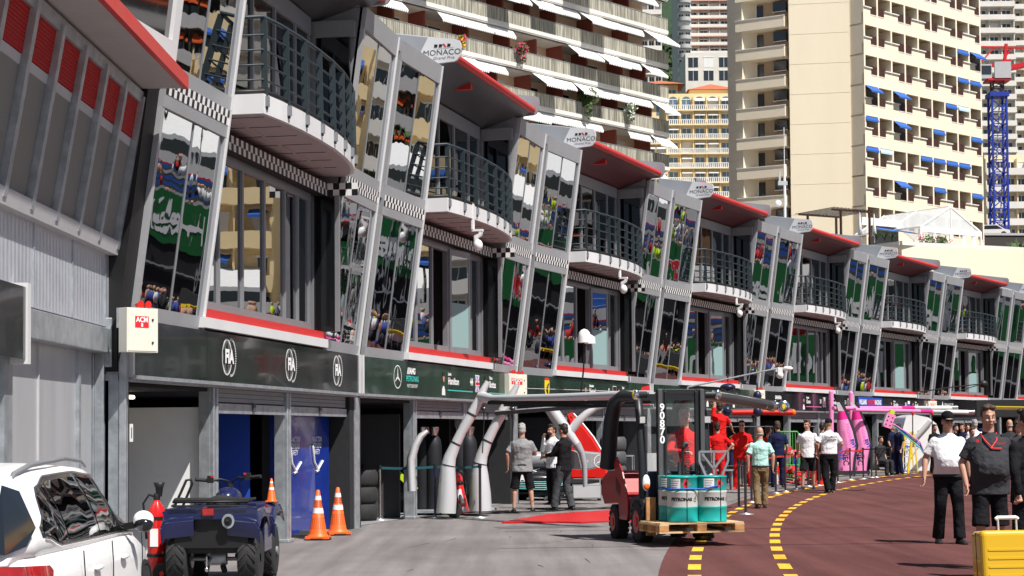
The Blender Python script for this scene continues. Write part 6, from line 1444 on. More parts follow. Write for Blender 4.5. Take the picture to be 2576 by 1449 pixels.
# pallet: local x = to image right (rt_), y = towards truck (-fw)
PM=Matrix((rt_,-fw,Vector((0,0,1)))).transposed().to_4x4(); PM.translation=Vector((pc.x,pc.y,P(1659,1343,24.0).z))
pt=thing('pallet','pale wooden pallet with three block feet raised on the forks','pallet',mw=PM)
for x in (0,.56,1.12):
    for y in (0,.33,.66):
        b=MB(); b.box(x,x+.14,y,y+.14,.022,.10,'wood_end'); b.build('block',pt,bevel=.004,seg=1)
b=MB()
for y in (0,.33,.66): b.box(0,1.26,y,y+.13,0,.021,'wood')
b.build('bottom_board',pt)
b=MB()
for x in (0,.56,1.12): b.box(x,x+.14,-.001,.801,.101,.121,'wood')
b.build('stringer_board',pt)
b=MB()
for k in range(9): b.box(0.01,1.25,k*.09,k*.09+.072,.122,.142,'wood')
b.build('deck_board',pt)
def drum(x,y,label,rz=0):
    t=thing('steel_drum',label,'drum',mw=PM@TR(x,y,.144)@RZ(rz),group='teal and white drums on the pallet'); r=.212
    b=MB(); b.lathe([(r-.012,0),(r+.004,.005),(r+.004,.015),(r,.02),(r,.185),(r+.008,.20),(r,.215)],'drum_teal',30); b.lathe([(r,.215),(r,.40),(r+.008,.415),(r,.43)],'drum_white',30,caps=False); b.lathe([(r,.43),(r,.61),(r+.006,.615),(r+.006,.63),(r-.01,.632),(r-.012,.618),(.001,.618)],'drum_teal',30,caps=False); b.lathe([(r-.013,.62),(.001,.6205)],'drum_white',30,caps=False); b.build('barrel',t)
    b=MB()
    def wrap(txt,size,a0,z,m):
        mb=MB(); mb.text(txt,size,I4(),m,1,bold=.004)
        vs=[]; 
        for p in mb.v:
            a=a0+p.x/(r+.002); vs.append(((r+.002)*math.sin(a),-(r+.002)*math.cos(a),z+p.y))
        b.add(vs,mb.f,m)
    wrap('PETRONAS',.062,-.18,.315,'letter_black')
    mb=MB(); ring_=[(.028*math.sin(q*PI/8)*(1 if q<8 else 1),.028*math.cos(q*PI/8)) for q in range(16)]
    for q in range(16):
        p0,p1=ring_[q],ring_[(q+1)%16]
        for (f0,f1) in ((1,.66),):
            P4=[(p0[0]*f0,p0[1]*f0),(p1[0]*f0,p1[1]*f0),(p1[0]*f1,p1[1]*f1),(p0[0]*f1,p0[1]*f1)]
            vs=[((r+.0022)*math.sin(.82+px/r),-(r+.0022)*math.cos(.82+px/r),.305+pz) for px,pz in P4]; b.add(vs,[(0,1,2,3)],'letter_black')
    vs=[((r+.0022)*math.sin(.82+px/r),-(r+.0022)*math.cos(.82+px/r),.305+pz) for px,pz in ((-.01,.028),(.028,.065),(.012,.02))]; b.add(vs,[(0,1,2)],'letter_black')
    def patch(a0,a1,z0,z1,m,k=.0016):
        n=6; vs=[((r+k)*math.sin(lerp(a0,a1,i/n)),-(r+k)*math.cos(lerp(a0,a1,i/n)),z) for i in range(n+1) for z in (z0,z1)]
        b.add(vs,[(2*i,2*i+2,2*i+3,2*i+1) for i in range(n)],m)
    patch(-.95,-.25,.46,.60,'white'); 
    for q in range(4): patch(-.9,-.5+.06*q,.475+.03*q,.482+.03*q,'dkgrey',.0022)
    c=.12; vs=[((r+.002)*math.sin(c+px/r),-(r+.002)*math.cos(c+px/r),.53+pz) for px,pz in ((0,-.07),(.07,0),(0,.07),(-.07,0))]; b.add(vs,[(0,1,2,3)],'letter_red'); vs=[((r+.003)*math.sin(c+px/r),-(r+.003)*math.cos(c+px/r),.53+pz) for px,pz in ((-.018,-.02),(.018,-.02),(.02,.005),(0,.035),(-.015,.01))]; b.add(vs,[(0,1,2,3,4)],'letter_black')
    b.build('print',t)
    b=MB(); b.bar((.04,-r-.004,.01),(.04,-r-.004,.62),.01,.004,'black'); b.build('strap',t)
    return t
drum(.44,.25,'front left teal drum with white band and red hazard diamond',-.25); drum(.875,.25,'front right teal drum with white band and white label',.05); drum(.485,.70,'rear left teal drum mostly hidden behind the front left drum',-.35); drum(.87,.70,'rear right teal drum hidden behind the front pair',.2)
b=MB(PM); b.tube([(.20,.5,.62),(.23,.10,.60),(.44,.03,.605),(.66,.06,.60),(.875,.03,.64),(1.09,.2,.66)],.012,'blue',6); tag(b.build('ratchet_strap'),'blue strap around the teal drums','strap')
# truck: origin between the front wheels, x = image left, y = forward
fo=pc+rt_*.69-fw*1.24; FMt=FM((fo.x,fo.y,0))@SC(1,.8,1)
ft=thing('forklift','red and black forklift carrying a pallet of teal drums','forklift',mw=FMt)
for sx in (1,-1):
    for y,r,w,nm in ((0,.30,.20,'front'),(-1.25,.25,.18,'rear')):
        b=MB(); tyre(b,(sx*.47,y,r),r,w,nl=16,tread=False)
        for k in range(18):
            a=2*PI*k/18; b.cb((0,0,0),(w,.06,.025),'rubber',TR(sx*.47,y,r)@RX(a)@TR(0,0,r))
        o=b.build('wheel',ft); c=MB(); c.tube([(sx*.55,y,r),(sx*.575,y,r)],r*.55,'fork_red',18); c.tube([(sx*.57,y,r),(sx*.585,y,r)],r*.25,'red',12); c.build('hub',o)
TYZ=Matrix(((0,0,1,0),(1,0,0,0),(0,1,0,0),(0,0,0,1)))  # (a,b,c)->(c,a,b)
b=MB(); side=[(-.95,.30),(-1.0,.55),(-1.78,.50),(-1.92,.62),(-1.90,.88),(-1.55,1.0),(-1.15,1.02),(-.85,.70),(-.50,.42),(-.55,.30)]
b.prism(side,-.55,.55,'fork_red',TYZ)
b.build('counterweight',ft,bevel=.05,seg=3)
b=MB()
for sx in (1,-1):
    b.prism([(-1.15,1.10),(-.80,.62),(-.42,.40),(-.42,.62),(-.70,1.0),(-1.0,1.22)],sx*.555 if sx>0 else -.575,sx*.575 if sx>0 else -.555,'fork_red',TYZ)
    for k in range(5): b.prism([(-1.05+.05*k,.72-.02*k),(-1.03+.05*k,.72-.02*k),(-1.0+.05*k,.92-.03*k),(-1.02+.05*k,.92-.03*k)],.575 if sx>0 else -.58,.58 if sx>0 else -.575,'fork_black',TYZ)
b.build('side_panel',ft,bevel=.008)
b=MB(); b.box(-.5,.5,-1.2,.1,.30,.62,'fork_navy'); b.box(-.48,.48,-.18,.22,.55,1.02,'fork_navy'); b.prism([(.18,.28),(.34,.34),(.34,.60),(.05,.68),(-.30,.62),(-.38,.36)],.38,.56,'fork_black',TYZ); b.prism([(.18,.28),(.34,.34),(.34,.60),(.05,.68),(-.30,.62),(-.38,.36)],-.56,-.38,'fork_black',TYZ); b.build('chassis',ft,bevel=.02)
b=MB()
for sx in (1,-1):
    b.tube([(sx*.50,.16,.55),(sx*.50,.12,1.1),(sx*.50,.02,1.75),(sx*.49,-.10,2.02),(sx*.47,-.3,2.10)],[.062]*5,'fork_black',10)
    b.tube([(sx*.47,-.3,2.10),(sx*.49,-.95,2.12),(sx*.52,-1.25,2.02),(sx*.54,-1.40,1.75),(sx*.55,-1.58,1.05)],[.07,.09,.11,.12,.13],'fork_black',10)
b.box(-.47,.47,-1.0,-.28,2.07,2.11,'fork_black')
for k in range(5): b.box(-.45,.45,-1.05+.17*k,-1.0+.17*k,2.11,2.14,'fork_black')
b.bar((-.47,-.2,2.08),(.47,-.2,2.08),.07,.07,'fork_black'); b.build('overhead_guard',ft)
b=MB(); b.add([(-.44,.13,.98),(.44,.13,.98),(.42,-.14,2.0),(-.42,-.14,2.0)],[(0,1,2,3)],'screen'); b.add([(.50,.10,1.0),(.50,-.85,1.0),(.49,-.9,2.0),(.49,-.15,2.0)],[(0,1,2,3)],'screen'); b.build('windscreen',ft)
b=MB(); b.box(-.55,-.1,-.97,-.47,.72,.98,'black_matte'); b.box(-.55,-.1,-1.07,-.95,.80,1.42,'black_matte'); b.build('seat',ft,bevel=.03)
b=MB(); T=TR(0,-.28,1.08)@RX(-.6); 
for q in range(16):
    a,a2=2*PI*q/16,2*PI*(q+1)/16; b.tube([(.17*math.cos(a),.17*math.sin(a),0),(.17*math.cos(a2),.17*math.sin(a2),0)],.014,'black',6,T)
b.bar((-.16,0,0),(.16,0,0),.03,.015,'black',T=T); b.tube([(0,-.28,1.08),(0,-.05,.9)],.03,'black',8); b.build('steering_wheel',ft)
MX=0.0
b=MB()
for sx in (1,-1): b.box(MX+sx*.30-.055,MX+sx*.30+.055,.34,.42,.12,2.20,'fork_black'); b.box(MX+(sx*.30-.01 if sx>0 else sx*.30-.055),MX+(sx*.30+.055 if sx>0 else sx*.30+.01),.42,.47,.12,2.19,'dkgrey')
for sx in (1,-1): b.box(MX+sx*.235-.015,MX+sx*.235+.015,.37,.44,.15,2.17,'fork_black')
b.box(MX-.34,MX+.34,.343,.41,2.12,2.197,'fork_black'); b.box(MX-.3,MX+.3,.36,.40,.25,.34,'fork_black'); o=b.build('mast',ft,bevel=.006,seg=1)
b=MB(); b.tube([(.02,.42,.3),(.02,.42,1.15)],.035,'steel_dark',10); b.tube([(-.02,.45,.9),(-.02,.45,1.38)],.025,'black',8)
for k in range(22): b.cb((-.08,.46,.62+.035*k),(.05,.05,.02),'steel_dark')
b.tube([(-.02,.46,1.36),(-.05,.46,1.42),(-.09,.46,1.40)],.04,'black',8); b.build('lift_chain',ft)
b=MB(); MT=Matrix(((-1,0,0,0),(0,0,1,0),(0,1,0,0),(0,0,0,1)))
for k,ch in enumerate('90870'): b.text(ch,.15,TR(MX+.30,.475,1.93-.115*k)@MT,'letter_white',1.0,bold=.004)
b.build('number',o)
b=MB(); b.box(-.42,.42,.48,.54,.18,.26,'fork_black'); b.box(-.42,.42,.48,.54,.50,.58,'fork_black'); 
for x in (-.38,0,.38): b.box(x-.03,x+.03,.48,.54,.18,.58,'fork_black')
b.build('fork_carriage',ft)
b=MB(); GY=.60
GX=-.36
gl=[((-.30,1.30),(.14,1.30)),((-.30,1.30),(-.30,1.16)),((.14,1.30),(.14,1.16)),((-.30,1.16),(-.20,.95)),((.14,1.16),(.04,.95)),((-.20,.95),(.04,.95)),((-.08,1.30),(-.08,.95)),((-.26,1.27),(-.08,1.05)),((.10,1.27),(-.08,1.05))]
for (x,z),(x2,z2) in gl: b.bar((x+GX,GY,z),(x2+GX,GY,z2),.03,.03,'frame',up=(0,1,0))
b.build('load_guard',ft)
for x in (-.28,.28):
    b=MB(); b.box(x-.05,x+.05,.54,1.70,P(1659,1343,24).z+.03,P(1659,1343,24).z+.07,'steel_dark'); b.box(x-.05,x+.05,.53,.57,.2,.62,'rust'if False else 'fork_black'); b.build('fork',ft)
b=MB(); b.box(.42,.56,.46,.50,.12,.66,'wood_end'); b.build('side_plate',ft)
for sx in (1,-1):
    b=MB(); b.ell((sx*.50,.30,.86),(.06,.04,.12),'white_gloss',12,8); b.ell((sx*.50,.325,.81),(.045,.03,.05),'cone_orange',10,6); b.build('headlight',ft)
    b=MB(); b.box(sx*.50-.06,sx*.50+.06,.10,.16,1.70,1.82,'black'); b.box(sx*.50-.045,sx*.50+.045,.16,.165,1.715,1.805,'ltgrey'); b.build('work_lamp',ft)
    b=MB(); b.tube([(sx*.46,.20,2.12),(sx*.60,.24,2.12)],.05,'fork_black',10); b.ell((sx*.64,.25,2.12),(.05,.05,.075),'yellow',10,8); b.ell((sx*.63,.27,2.12),(.05,.05,.08),'chrome',10,8); b.build('tilt_lamp',ft)
b=MB(); b.box(.18,.46,-.05,-.04,1.02,1.28,'film'if False else 'ltgrey'); b.build('document_board',ft)
dr=FMt@Vector((-.44,-.78,0)); person('grey haired driver in red team jacket seated in the forklift cab',(dr.x,dr.y,.13),math.atan2(fw.y,fw.x)+PI/2,1.80,shirt='c_red',sleeve='long',pants='c_dark',hair='hair_grey',voxel=.012,
 pose=dict(lkn=(.16,-.42,.86),rkn=(-.16,-.42,.86),lan=(.16,-.45,.46),ran=(-.16,-.45,.46),lel=(.30,-.16,1.16),lwr=(.16,-.44,1.16),rel=(-.30,-.16,1.16),rwr=(-.16,-.44,1.16)))
# ---------------------------------------------------------------- silver gantry booms
dm('gantry',(0.62,0.63,0.65),0.36,0.3)
def pathloft(b,pts,m,Y,asp=1.6,n=14):
    """pts: (u,v,halfwidth px) -> elliptical section tube; depth Y per point or constant"""
    P3=[];R=[]
    for i,p in enumerate(pts):
        y=p[3] if len(p)>3 else Y; P3.append(P(p[0],p[1],y)); R.append(p[2]*y/FPX)
    rings=[]
    for i,p in enumerate(P3):
        d=(P3[min(i+1,len(P3)-1)]-P3[max(i-1,0)]).normalized(); x=d.cross(Vector((0,1,0))).normalized(); y_=x.cross(d)
        rings.append([p+x*(math.cos(2*PI*j/n)*R[i])+y_*(math.sin(2*PI*j/n)*R[i]*asp) for j in range(n)])
    b.loft(rings,m)
for k,(leg,Y,l) in enumerate((([(1122,1290,27),(1125,1250,26),(1126,1200,22),(1127,1172,20),(1132,1150,17),(1146,1118,14),(1162,1085,13),(1185,1045,14),(1206,1005,12),(1219,975,9),(1228,960,7)],32.4,'nearer silver gantry leg curving up to a long horizontal arm'),([(1209,1285,31),(1208,1240,29),(1206,1190,24),(1207,1168,19),(1212,1146,16.5),(1225,1112,14),(1242,1078,13),(1262,1040,14),(1283,1000,11),(1295,980,8.5),(1302,967,7)],33.6,'farther silver gantry leg with curved foot behind the small extinguisher'))):
    t=thing('equipment_gantry',l,'gantry',group='silver equipment gantries'); b=MB(); pathloft(b,[(p[0],p[1],p[2]*.92) for p in leg],'gantry',Y,1.1); b.build('leg',t)
    b=MB()
    if k==0: pathloft(b,[(1210,997,13,32.4),(1240,1002,9,32.0),(1300,1001,8,31.2),(1420,998,8.5,30),(1570,992,9,28.8),(1640,991,9,28.2)],'gantry',32,1.0)
    else: pathloft(b,[(1285,1005,10,33.6),(1330,1004,7,33.4),(1440,1001,7,33.2),(1560,999,7,33)],'gantry',33,1.0)
    b.build('arm',t)
    b=MB()
    for i_ in (3,5,7):
        p_=leg[i_]; q_=leg[i_+1]; e_=((q_[0]-p_[0])*.12,(q_[1]-p_[1])*.12); pathloft(b,[(p_[0],p_[1],p_[2]*.92+.5),(p_[0]+e_[0],p_[1]+e_[1],p_[2]*.92+.4)],'steel_dark',Y,1.12)
    b.build('seam',t)
    b=MB()
    if k==0:
        b.bar(P(1232,1013,32),P(1640,1012,28.3),.10,.06,'black'); b.bar(P(1270,1019,32),P(1640,1022,28.3),.06,.05,'steel_dark')
    else: b.bar(P(1246,1040,33.5),P(1570,1016,33),.10,.07,'black'); b.bar(P(1246,1035,33.5),P(1570,1011,33),.05,.03,'ltgrey')
    b.build('cable_track',t)
    g=G(*( (1122,1290) if k==0 else (1209,1283))); b=MB(TR(g.x,g.y,0)); b.lathe([(.30,.0),(.30,.03),(.26,.05)],'galv',20)
    for a in range(4): b.tube([(.3*math.cos(a*PI/2),.3*math.sin(a*PI/2),0),(.3*math.cos(a*PI/2),.3*math.sin(a*PI/2),.04)],.03,'black',8)
    b.build('base_plate',t)
    b=MB(); q0=P(*( (1217,1018) if k==0 else (1290,1018)),32.5); b.tube([q0,q0-Vector((0,0,.35)),q0-Vector((.03,0,.9))],.012,'black',6); b.ell(tuple(q0-Vector((0,0,.08))),(.05,.05,.05),'steel_dark'); b.build('hook',t)
t=thing('equipment_gantry','silver gantry joint leaning right with a short branch above the race car','gantry',group='silver equipment gantries'); b=MB(); pathloft(b,[(1378,1016,16),(1400,1050,16.5),(1428,1090,15),(1450,1118,11)],'gantry',36.0,1.1); b.build('leg',t); b=MB(); pathloft(b,[(1450,1118,12),(1463,1138,8),(1470,1170,7),(1472,1225,6)],'silver',36.0,1.0); b.build('foot',t); b=MB(); pathloft(b,[(1436,1084,10),(1452,1062,11),(1476,1040,9),(1500,1025,7),(1530,1018,5)],'gantry',36.0,1.0); b.build('branch',t)
# gas cylinders
def gas(u,v,label,h=1.55,r=.165,Yo=0,m='cyl_black',grp='tall black gas cylinders'):
    q=G(u,v); t=thing('gas_cylinder',label,'gas cylinder',mw=TR(q.x,q.y+Yo,.08),group=grp)
    b=MB(); b.lathe([(r*.95,0),(r,.02),(r,h*.80),(r*.9,h*.88),(r*.6,h*.94),(.05,h*.96)],m,20); b.build('bottle',t)
    b=MB(); b.lathe([(.04,h*.95),(.04,h*1.0)],'chrome',8); b.lathe([(.085,h*.93),(.12,h*1.04),(.12,h*1.05)],'chrome',14,caps=False)
    for k in range(4): b.bar((.09*math.cos(k*PI/2),.09*math.sin(k*PI/2),h*.94),(.115*math.cos(k*PI/2),.115*math.sin(k*PI/2),h*1.05),.02,.012,'black')
    b.build('valve',t)
dm('cyl_black',(0.011,0.012,0.016),0.6,var=0.1); dm('cyl_navy',(0.01,0.014,0.05),0.35,coat=0.3)
for u,v,l in ((1062,1292,'black gas cylinder behind the curved silver cover'),(1091,1292,'black gas cylinder between the silver cover and the nearer gantry leg'),(1158,1290,'black gas cylinder between the two gantry legs, left one'),(1180,1290,'black gas cylinder between the two gantry legs, right one')): gas(u,v,l)
q=G(1070,1296); b=MB(TR(q.x,q.y,0)); b.box(-.35,.35,-.2,.5,.05,.09,'galv')
for x in (-.3,.3): b.tube([(x-.02,-.15,.045),(x+.02,-.15,.045)],.045,'black',10)
tag(b.build('cylinder_trolley'),'low trolley under the pair of black gas cylinders','trolley')
b=MB(); f=[(1054,1290,1.0),(1024,1235,13),(1026,1190,12),(1030,1150,11),(1040,1125,9),(1056,1105,7),(1072,1100,4)]; pathloft(b,[(1036,1235,11),(1034,1190,11),(1034,1155,11),(1046,1118,10),(1060,1096,8),(1076,1084,5)],'gantry',32.2,2.0); tag(b.build('cylinder_cover'),'curved silver cover in front of the black gas cylinders','cover')
# ---------------------------------------------------------------- race cars
dm('race_silver',(0.40,0.42,0.44),0.25,0.35,var=0.06); dm('race_black',(0.014,0.015,0.017),0.25,coat=0.6)
rcq=G(1310,1262); rc=thing('racing_car','silver and black racing car body on stands behind the grey polo man','racing car',mw=TR(rcq.x-.75,rcq.y+.9,0))
# x to the right (tail), local length about 3.4
def body_loft(b,secs,m,n=14):
    rings=[]
    for x,zc,hw,hh in secs: rings.append([(x,math.cos(2*PI*j/n)*hw,zc+math.sin(2*PI*j/n)*hh) for j in range(n)])
    b.loft(rings,m)
b=MB(); body_loft(b,[(-.3,.42,.10,.06),(.1,.45,.35,.14),(.6,.48,.62,.20),(1.2,.50,.66,.22),(1.7,.48,.5,.18),(2.2,.46,.25,.12),(2.6,.45,.1,.06)],'race_black'); b.build('sidepod',rc)
b=MB()
for i in range(5): b.tube([(-.2,-.34-.02*i,.50-.03*i),(.5,-.655+.01*i,.46-.04*i),(1.3,-.67+.01*i,.44-.045*i),(1.9,-.45,.52-.03*i)],.011,'letter_teal' if i%2==0 else 'ltgrey',5)
b.text('PETRONAS',.20,TR(.42,-.675,.52)@RX(PI/2),'letter_white',1.1,bold=.01); b.build('stripe',rc)
b=MB(); body_loft(b,[(-.25,.80,.05,.03),(0,.86,.12,.10),(.3,.92,.16,.20),(.7,.95,.17,.22),(1.1,.95,.16,.20),(1.5,.93,.13,.17)],'race_silver'); b.add([(0,0,.9),(.75,0,1.22),(.8,.01,.85),(0,.01,.85)],[(0,1,2,3)],'race_silver'); b.build('engine_cover',rc)
b=MB(); b.tube([(0,-.3,.62),(.3,-.35,.72),(.8,-.3,.66),(1.2,-.35,.75)],.02,'chrome',6); b.tube([(.1,-.3,.70),(.5,-.36,.60),(1.0,-.36,.70),(1.4,-.3,.6)],.018,'galv',6); b.box(.3,.6,-.42,-.38,.60,.74,'dkgrey'); b.tube([(.48,-.44,.67),(.48,-.42,.67)],.07,'ltgrey',12); b.tube([(1.3,0,.6),(1.6,-.3,.9)],.015,'black',5); b.tube([(1.5,0,.6),(1.3,-.3,.9)],.015,'black',5); b.build('suspension',rc)
b=MB()
for x in (.1,.5,.9,1.3): b.tube([(x,-.5,.03),(x+.12,-.5,.12),(x+.05,-.5,.30)],.05,'dkgrey',8)
b.box(-.2,2.3,-.55,.5,.16,.20,'black_matte'); b.build('floor',rc)
cvq=P(1485,1160,36.3); cv=thing('engine_cover','silver engine cover with star emblem resting on a grey stand','engine cover',mw=TR(cvq.x,36.3,cvq.z)); sc_=36.3/FPX
def pxp(pts,u0,v0): return [((u-u0)*sc_,-(v-v0)*sc_) for u,v in pts]
TXZ=Matrix(((1,0,0,0),(0,0,-1,0),(0,1,0,0),(0,0,0,1)))
pol=pxp([(1436,1132),(1470,1135),(1540,1142),(1528,1150),(1520,1165),(1506,1176),(1480,1182),(1434,1180)],1485,1160)
b=MB(); rings=[]
for d,s_ in ((-.16,.80),(-.12,.93),(0,1.0),(.12,.93),(.16,.8)): rings.append([(x*s_,d,z*s_) for x,z in pol])
b.loft(rings,'race_silver',sm=False); b.build('shell',cv)
b=MB(); 
for j in range(24):
    t0,t1=2*PI*j/24,2*PI*(j+1)/24; R1,R2=.135,.12; b.add([(.20+R1*math.cos(t0),-.165,R1*math.sin(t0)),(.20+R1*math.cos(t1),-.165,R1*math.sin(t1)),(.20+R2*math.cos(t1),-.165,R2*math.sin(t1)),(.20+R2*math.cos(t0),-.165,R2*math.sin(t0))],[(0,1,2,3)],'letter_white')
tristar(b,.20,0,.125,'letter_white',TR(0,-.166,0)@RX(PI/2)); b.text('AMG',.07,TR(-.15,-.165,.0)@RX(PI/2),'letter_white',1.3,shear=.2); b.text('EQ POWER+',.045,TR(-.13,-.165,-.08)@RX(PI/2),'letter_teal'); b.text('QUALCOMM',.05,TR(.33,-.162,.14)@RX(PI/2)@RZ(-.05),'letter_black'); b.build('emblem',cv)
q=G(1476,1259); b=MB(TR(q.x,q.y,0)); b.box(-.33,.33,-.2,.3,.05,.36,'grey'); b.box(-.31,.31,-.206,-.2,.07,.34,'ltgrey')
for x in (-.28,.28): b.tube([(x-.04,-.15,.04),(x+.04,-.15,.04)],.045,'black',8)
tag(b.build('stand_box',bevel=.015),'grey wheeled stand box under the silver engine cover','stand')
rvq=P(1472,1100,38.5); rv=thing('engine_cover','red engine cover with white green stripe leaning behind the men','engine cover',mw=TR(rvq.x,38.5,0)); s2=38.5/FPX
pol=[((u-1472)*s2,P(u,v,38.5).z) for u,v in [(1427,1042),(1440,1036),(1462,1060),(1490,1095),(1512,1132),(1526,1172),(1534,1205),(1430,1205),(1428,1110)]]
b=MB(); rings=[]
for d,s_ in ((-.2,.85),(-.14,.96),(0,1.0),(.14,.96)): rings.append([(x*s_,d,.9+(z-.9)*s_) for x,z in pol])
b.loft(rings,'red_gloss',sm=False); b.build('shell',rv)
b=MB(); b.tube([(x+.02,-.15,z-.04) for x,z in pol[1:6]],.022,'letter_white',6); b.tube([(x-.03,-.17,z-.09) for x,z in pol[1:6]],.014,'trackgreen',6); b.build('stripe',rv)
for k,(u,v,l) in enumerate(((1538,1247,'covered grey tyre stack behind the forklift, bottom tyres'),)):
    q=G(u,v)
    for j,lb in enumerate(('bottom grey covered tyre behind the forklift','second grey covered tyre from the ground behind the forklift','third grey covered tyre from the ground behind the forklift','top grey covered tyre behind the forklift')):
        b=MB(TR(q.x+.1,q.y+.8,.2+.36*j)); b.lathe([(.1,-.17),(.28,-.18),(.33,-.12),(.34,0),(.33,.12),(.28,.18),(.1,.17)],'dkgrey',24); tag(b.build('covered_tyre'),lb,'tyre',group='stack of covered tyres')
# ramp, yellow crate, board
q=G(915,1300); b=MB(TR(q.x,q.y,0)); b.bar((-.12,.3,1.0),(.42,-.1,.05),.22,.05,'ltgrey'); b.bar((-.06,.25,1.0),(.48,-.15,.05),.03,.09,'chrome'); b.bar((.2,.05,.40),(.32,-.05,.22),.23,.06,'blue'); tag(b.build('loading_ramp'),'aluminium loading ramp leaning inside the second garage doorway','ramp')
q=G(976,1297); b=MB(TR(q.x,q.y,0)); b.box(-.10,.10,-.1,.2,0,.42,'yellow'); b.text('NO',.12,TR(-.02,-.102,.25)@RX(PI/2),'letter_black'); tag(b.build('yellow_crate',bevel=.006),'yellow crate under the crouching mechanic','crate')
q=P(1024,1212,33.8); b=MB(TR(*q)@RY(.75)); b.box(-.24,.24,-.1,.1,-.05,.05,'hivis'); b.box(-.24,.24,-.105,-.1,-.02,.0,'black') if False else None
tag(b.build('side_board'),'lime green board leaning by the left gas cylinder','board') 
q=G(948,1294); b=MB(TR(q.x-.35,q.y+.9,.34)@RZ(.25)); b.lathe([(.19,-.14),(.29,-.15),(.33,-.10),(.335,0),(.33,.10),(.29,.15),(.19,.14)],'rubber',30,TR(0,0,.55)@RX(PI/2)); b.lathe([(.285,-.155),(.275,-.156)],'yellow',30,TR(0,0,.55)@RX(PI/2),caps=False)
tag(b.build('tyre'),'racing tyre with yellow ring inside the second garage doorway','tyre')
# clutter inside the garages: dark cabinets, monitors, hoses, tyres
rk=random.Random(77)
SN=['','star emblem','prancing horse','fourth','Ocon and Perez','Sirotkin and Stroll','Sainz','Gasly','last']
CN={'black_matte':'black','dkgrey':'dark grey','red':'red','blue':'blue','ltgrey':'light grey'}
for i in range(1,NB):
    for j,c in enumerate((('black_matte','dkgrey','ltgrey'),('red','black_matte','dkgrey'),('blue','dkgrey','black_matte'))[i%3]):
        a=(1.6,4.8,8.2)[j]+rk.uniform(-.5,.5); o_=rk.uniform(-2.2,-.9); h=rk.uniform(.8,1.25)
        t=thing('tool_cabinet','%s tool cabinet with a monitor in the garage under the %s sign'%(CN[c],SN[i]),'cabinet',mw=BM[i]@TR(o_,a,0),group='cabinets inside the garages')
        b=MB(); b.box(-.25,.25,-.35,.35,.08,h,c); b.build('body',t,bevel=.01); b=MB()
        for k in range(4): b.box(.25,.26,-.32,.32,.14+k*(h-.2)/4,.14+(k+.85)*(h-.2)/4,'dkgrey' if c!='dkgrey' else 'grey')
        b.build('drawer',t); b=MB()
        b.box(-.1,.0,-.25,.2,h+.05,h+.35,'black_gloss'); b.box(-.15,.05,-.02,.02,h,h+.1,'black'); b.build('monitor',t)
for i in range(1,NB):
    for j,(a,l) in enumerate(((2.2,'nearer'),(5.5,'farther'))):
        b=MB(BM[i]@TR(-.8-.5*j,a,0)); 
        for k in range(3): b.lathe([(.19,-.14),(.29,-.15),(.33,-.10),(.335,0),(.33,.10),(.29,.15),(.19,.14)],'rubber',20,TR(0,0,.16+.31*k))
        tag(b.build('tyre_stack'),'%s stack of black tyres in the garage under the %s sign'%(l,SN[i]),'tyres',group='tyre stacks inside the garages')
# cases, bins and reels standing along the front of the far garages
cz=(('black_matte','black'),('red','red'),('dkgrey','dark grey'),('blue','blue'),('ltgrey','light grey'))
for i in range(2,NB):
    for j,(a,pl_) in enumerate(((3.1,'left'),(6.2,'right'))):
        c,cn=cz[(i*2+j)%5]; h=rk.uniform(.5,1.05); t=thing('equipment_case','%s equipment case at the %s pillar under the %s sign'%(cn,pl_,SN[i]),'case',mw=BM[i]@TR(.45,a,0)@RZ(rk.uniform(-.3,.3)),group='equipment cases along the garages')
        b=MB(); b.box(-.28,.28,-.36,.36,.1,h,c); b.build('shell',t,bevel=.012); b=MB()
        for z in (.1,h): b.box(-.29,.29,-.37,.37,z-.015,z+.015,'galv')
        for y in (-.36,.36): b.box(.27,.29,y-.02,y+.02,.1,h,'galv')
        b.build('edge_trim',t)
        for y in (-.28,.28): b=MB(); b.tube([(.2,y-.02,.05),(.2,y+.02,.05)],.05,'black',8); b.build('caster',t)
rc2=random.Random(41)
for k,(u,v,l) in enumerate(((1040,1300,'black cable lying in front of the gas cylinders'),(1260,1292,'black cable trailing past the grey polo man'),(1440,1282,'black cable by the race car stand'),(1930,1240,'black cable beside the barrier posts'),(2215,1204,'black cable past the pink panels'))):
    q=G(u,v); pts=[]; 
    for n_ in range(14): pts.append((q.x+.28*n_-.9+rc2.uniform(-.05,.05),q.y+.35*math.sin(n_*.7+k)+.12*n_,.014))
    b=MB(); b.tube(pts,.012,'black',5); tag(b.build('cable'),l,'cable')
# overhead wires that throw thin shadows over the track
for k,(x0,y0,x1,y1,l) in enumerate(((4,19.4,22,20.6,'nearer overhead wire above the maroon track'),(4,23.5,22,24.4,'farther overhead wire above the maroon track'))):
    b=MB(); b.tube([(x0,y0,9.5),(x1,y1,9.8)],.035,'black',6); tag(b.build('overhead_wire'),l,'wire')
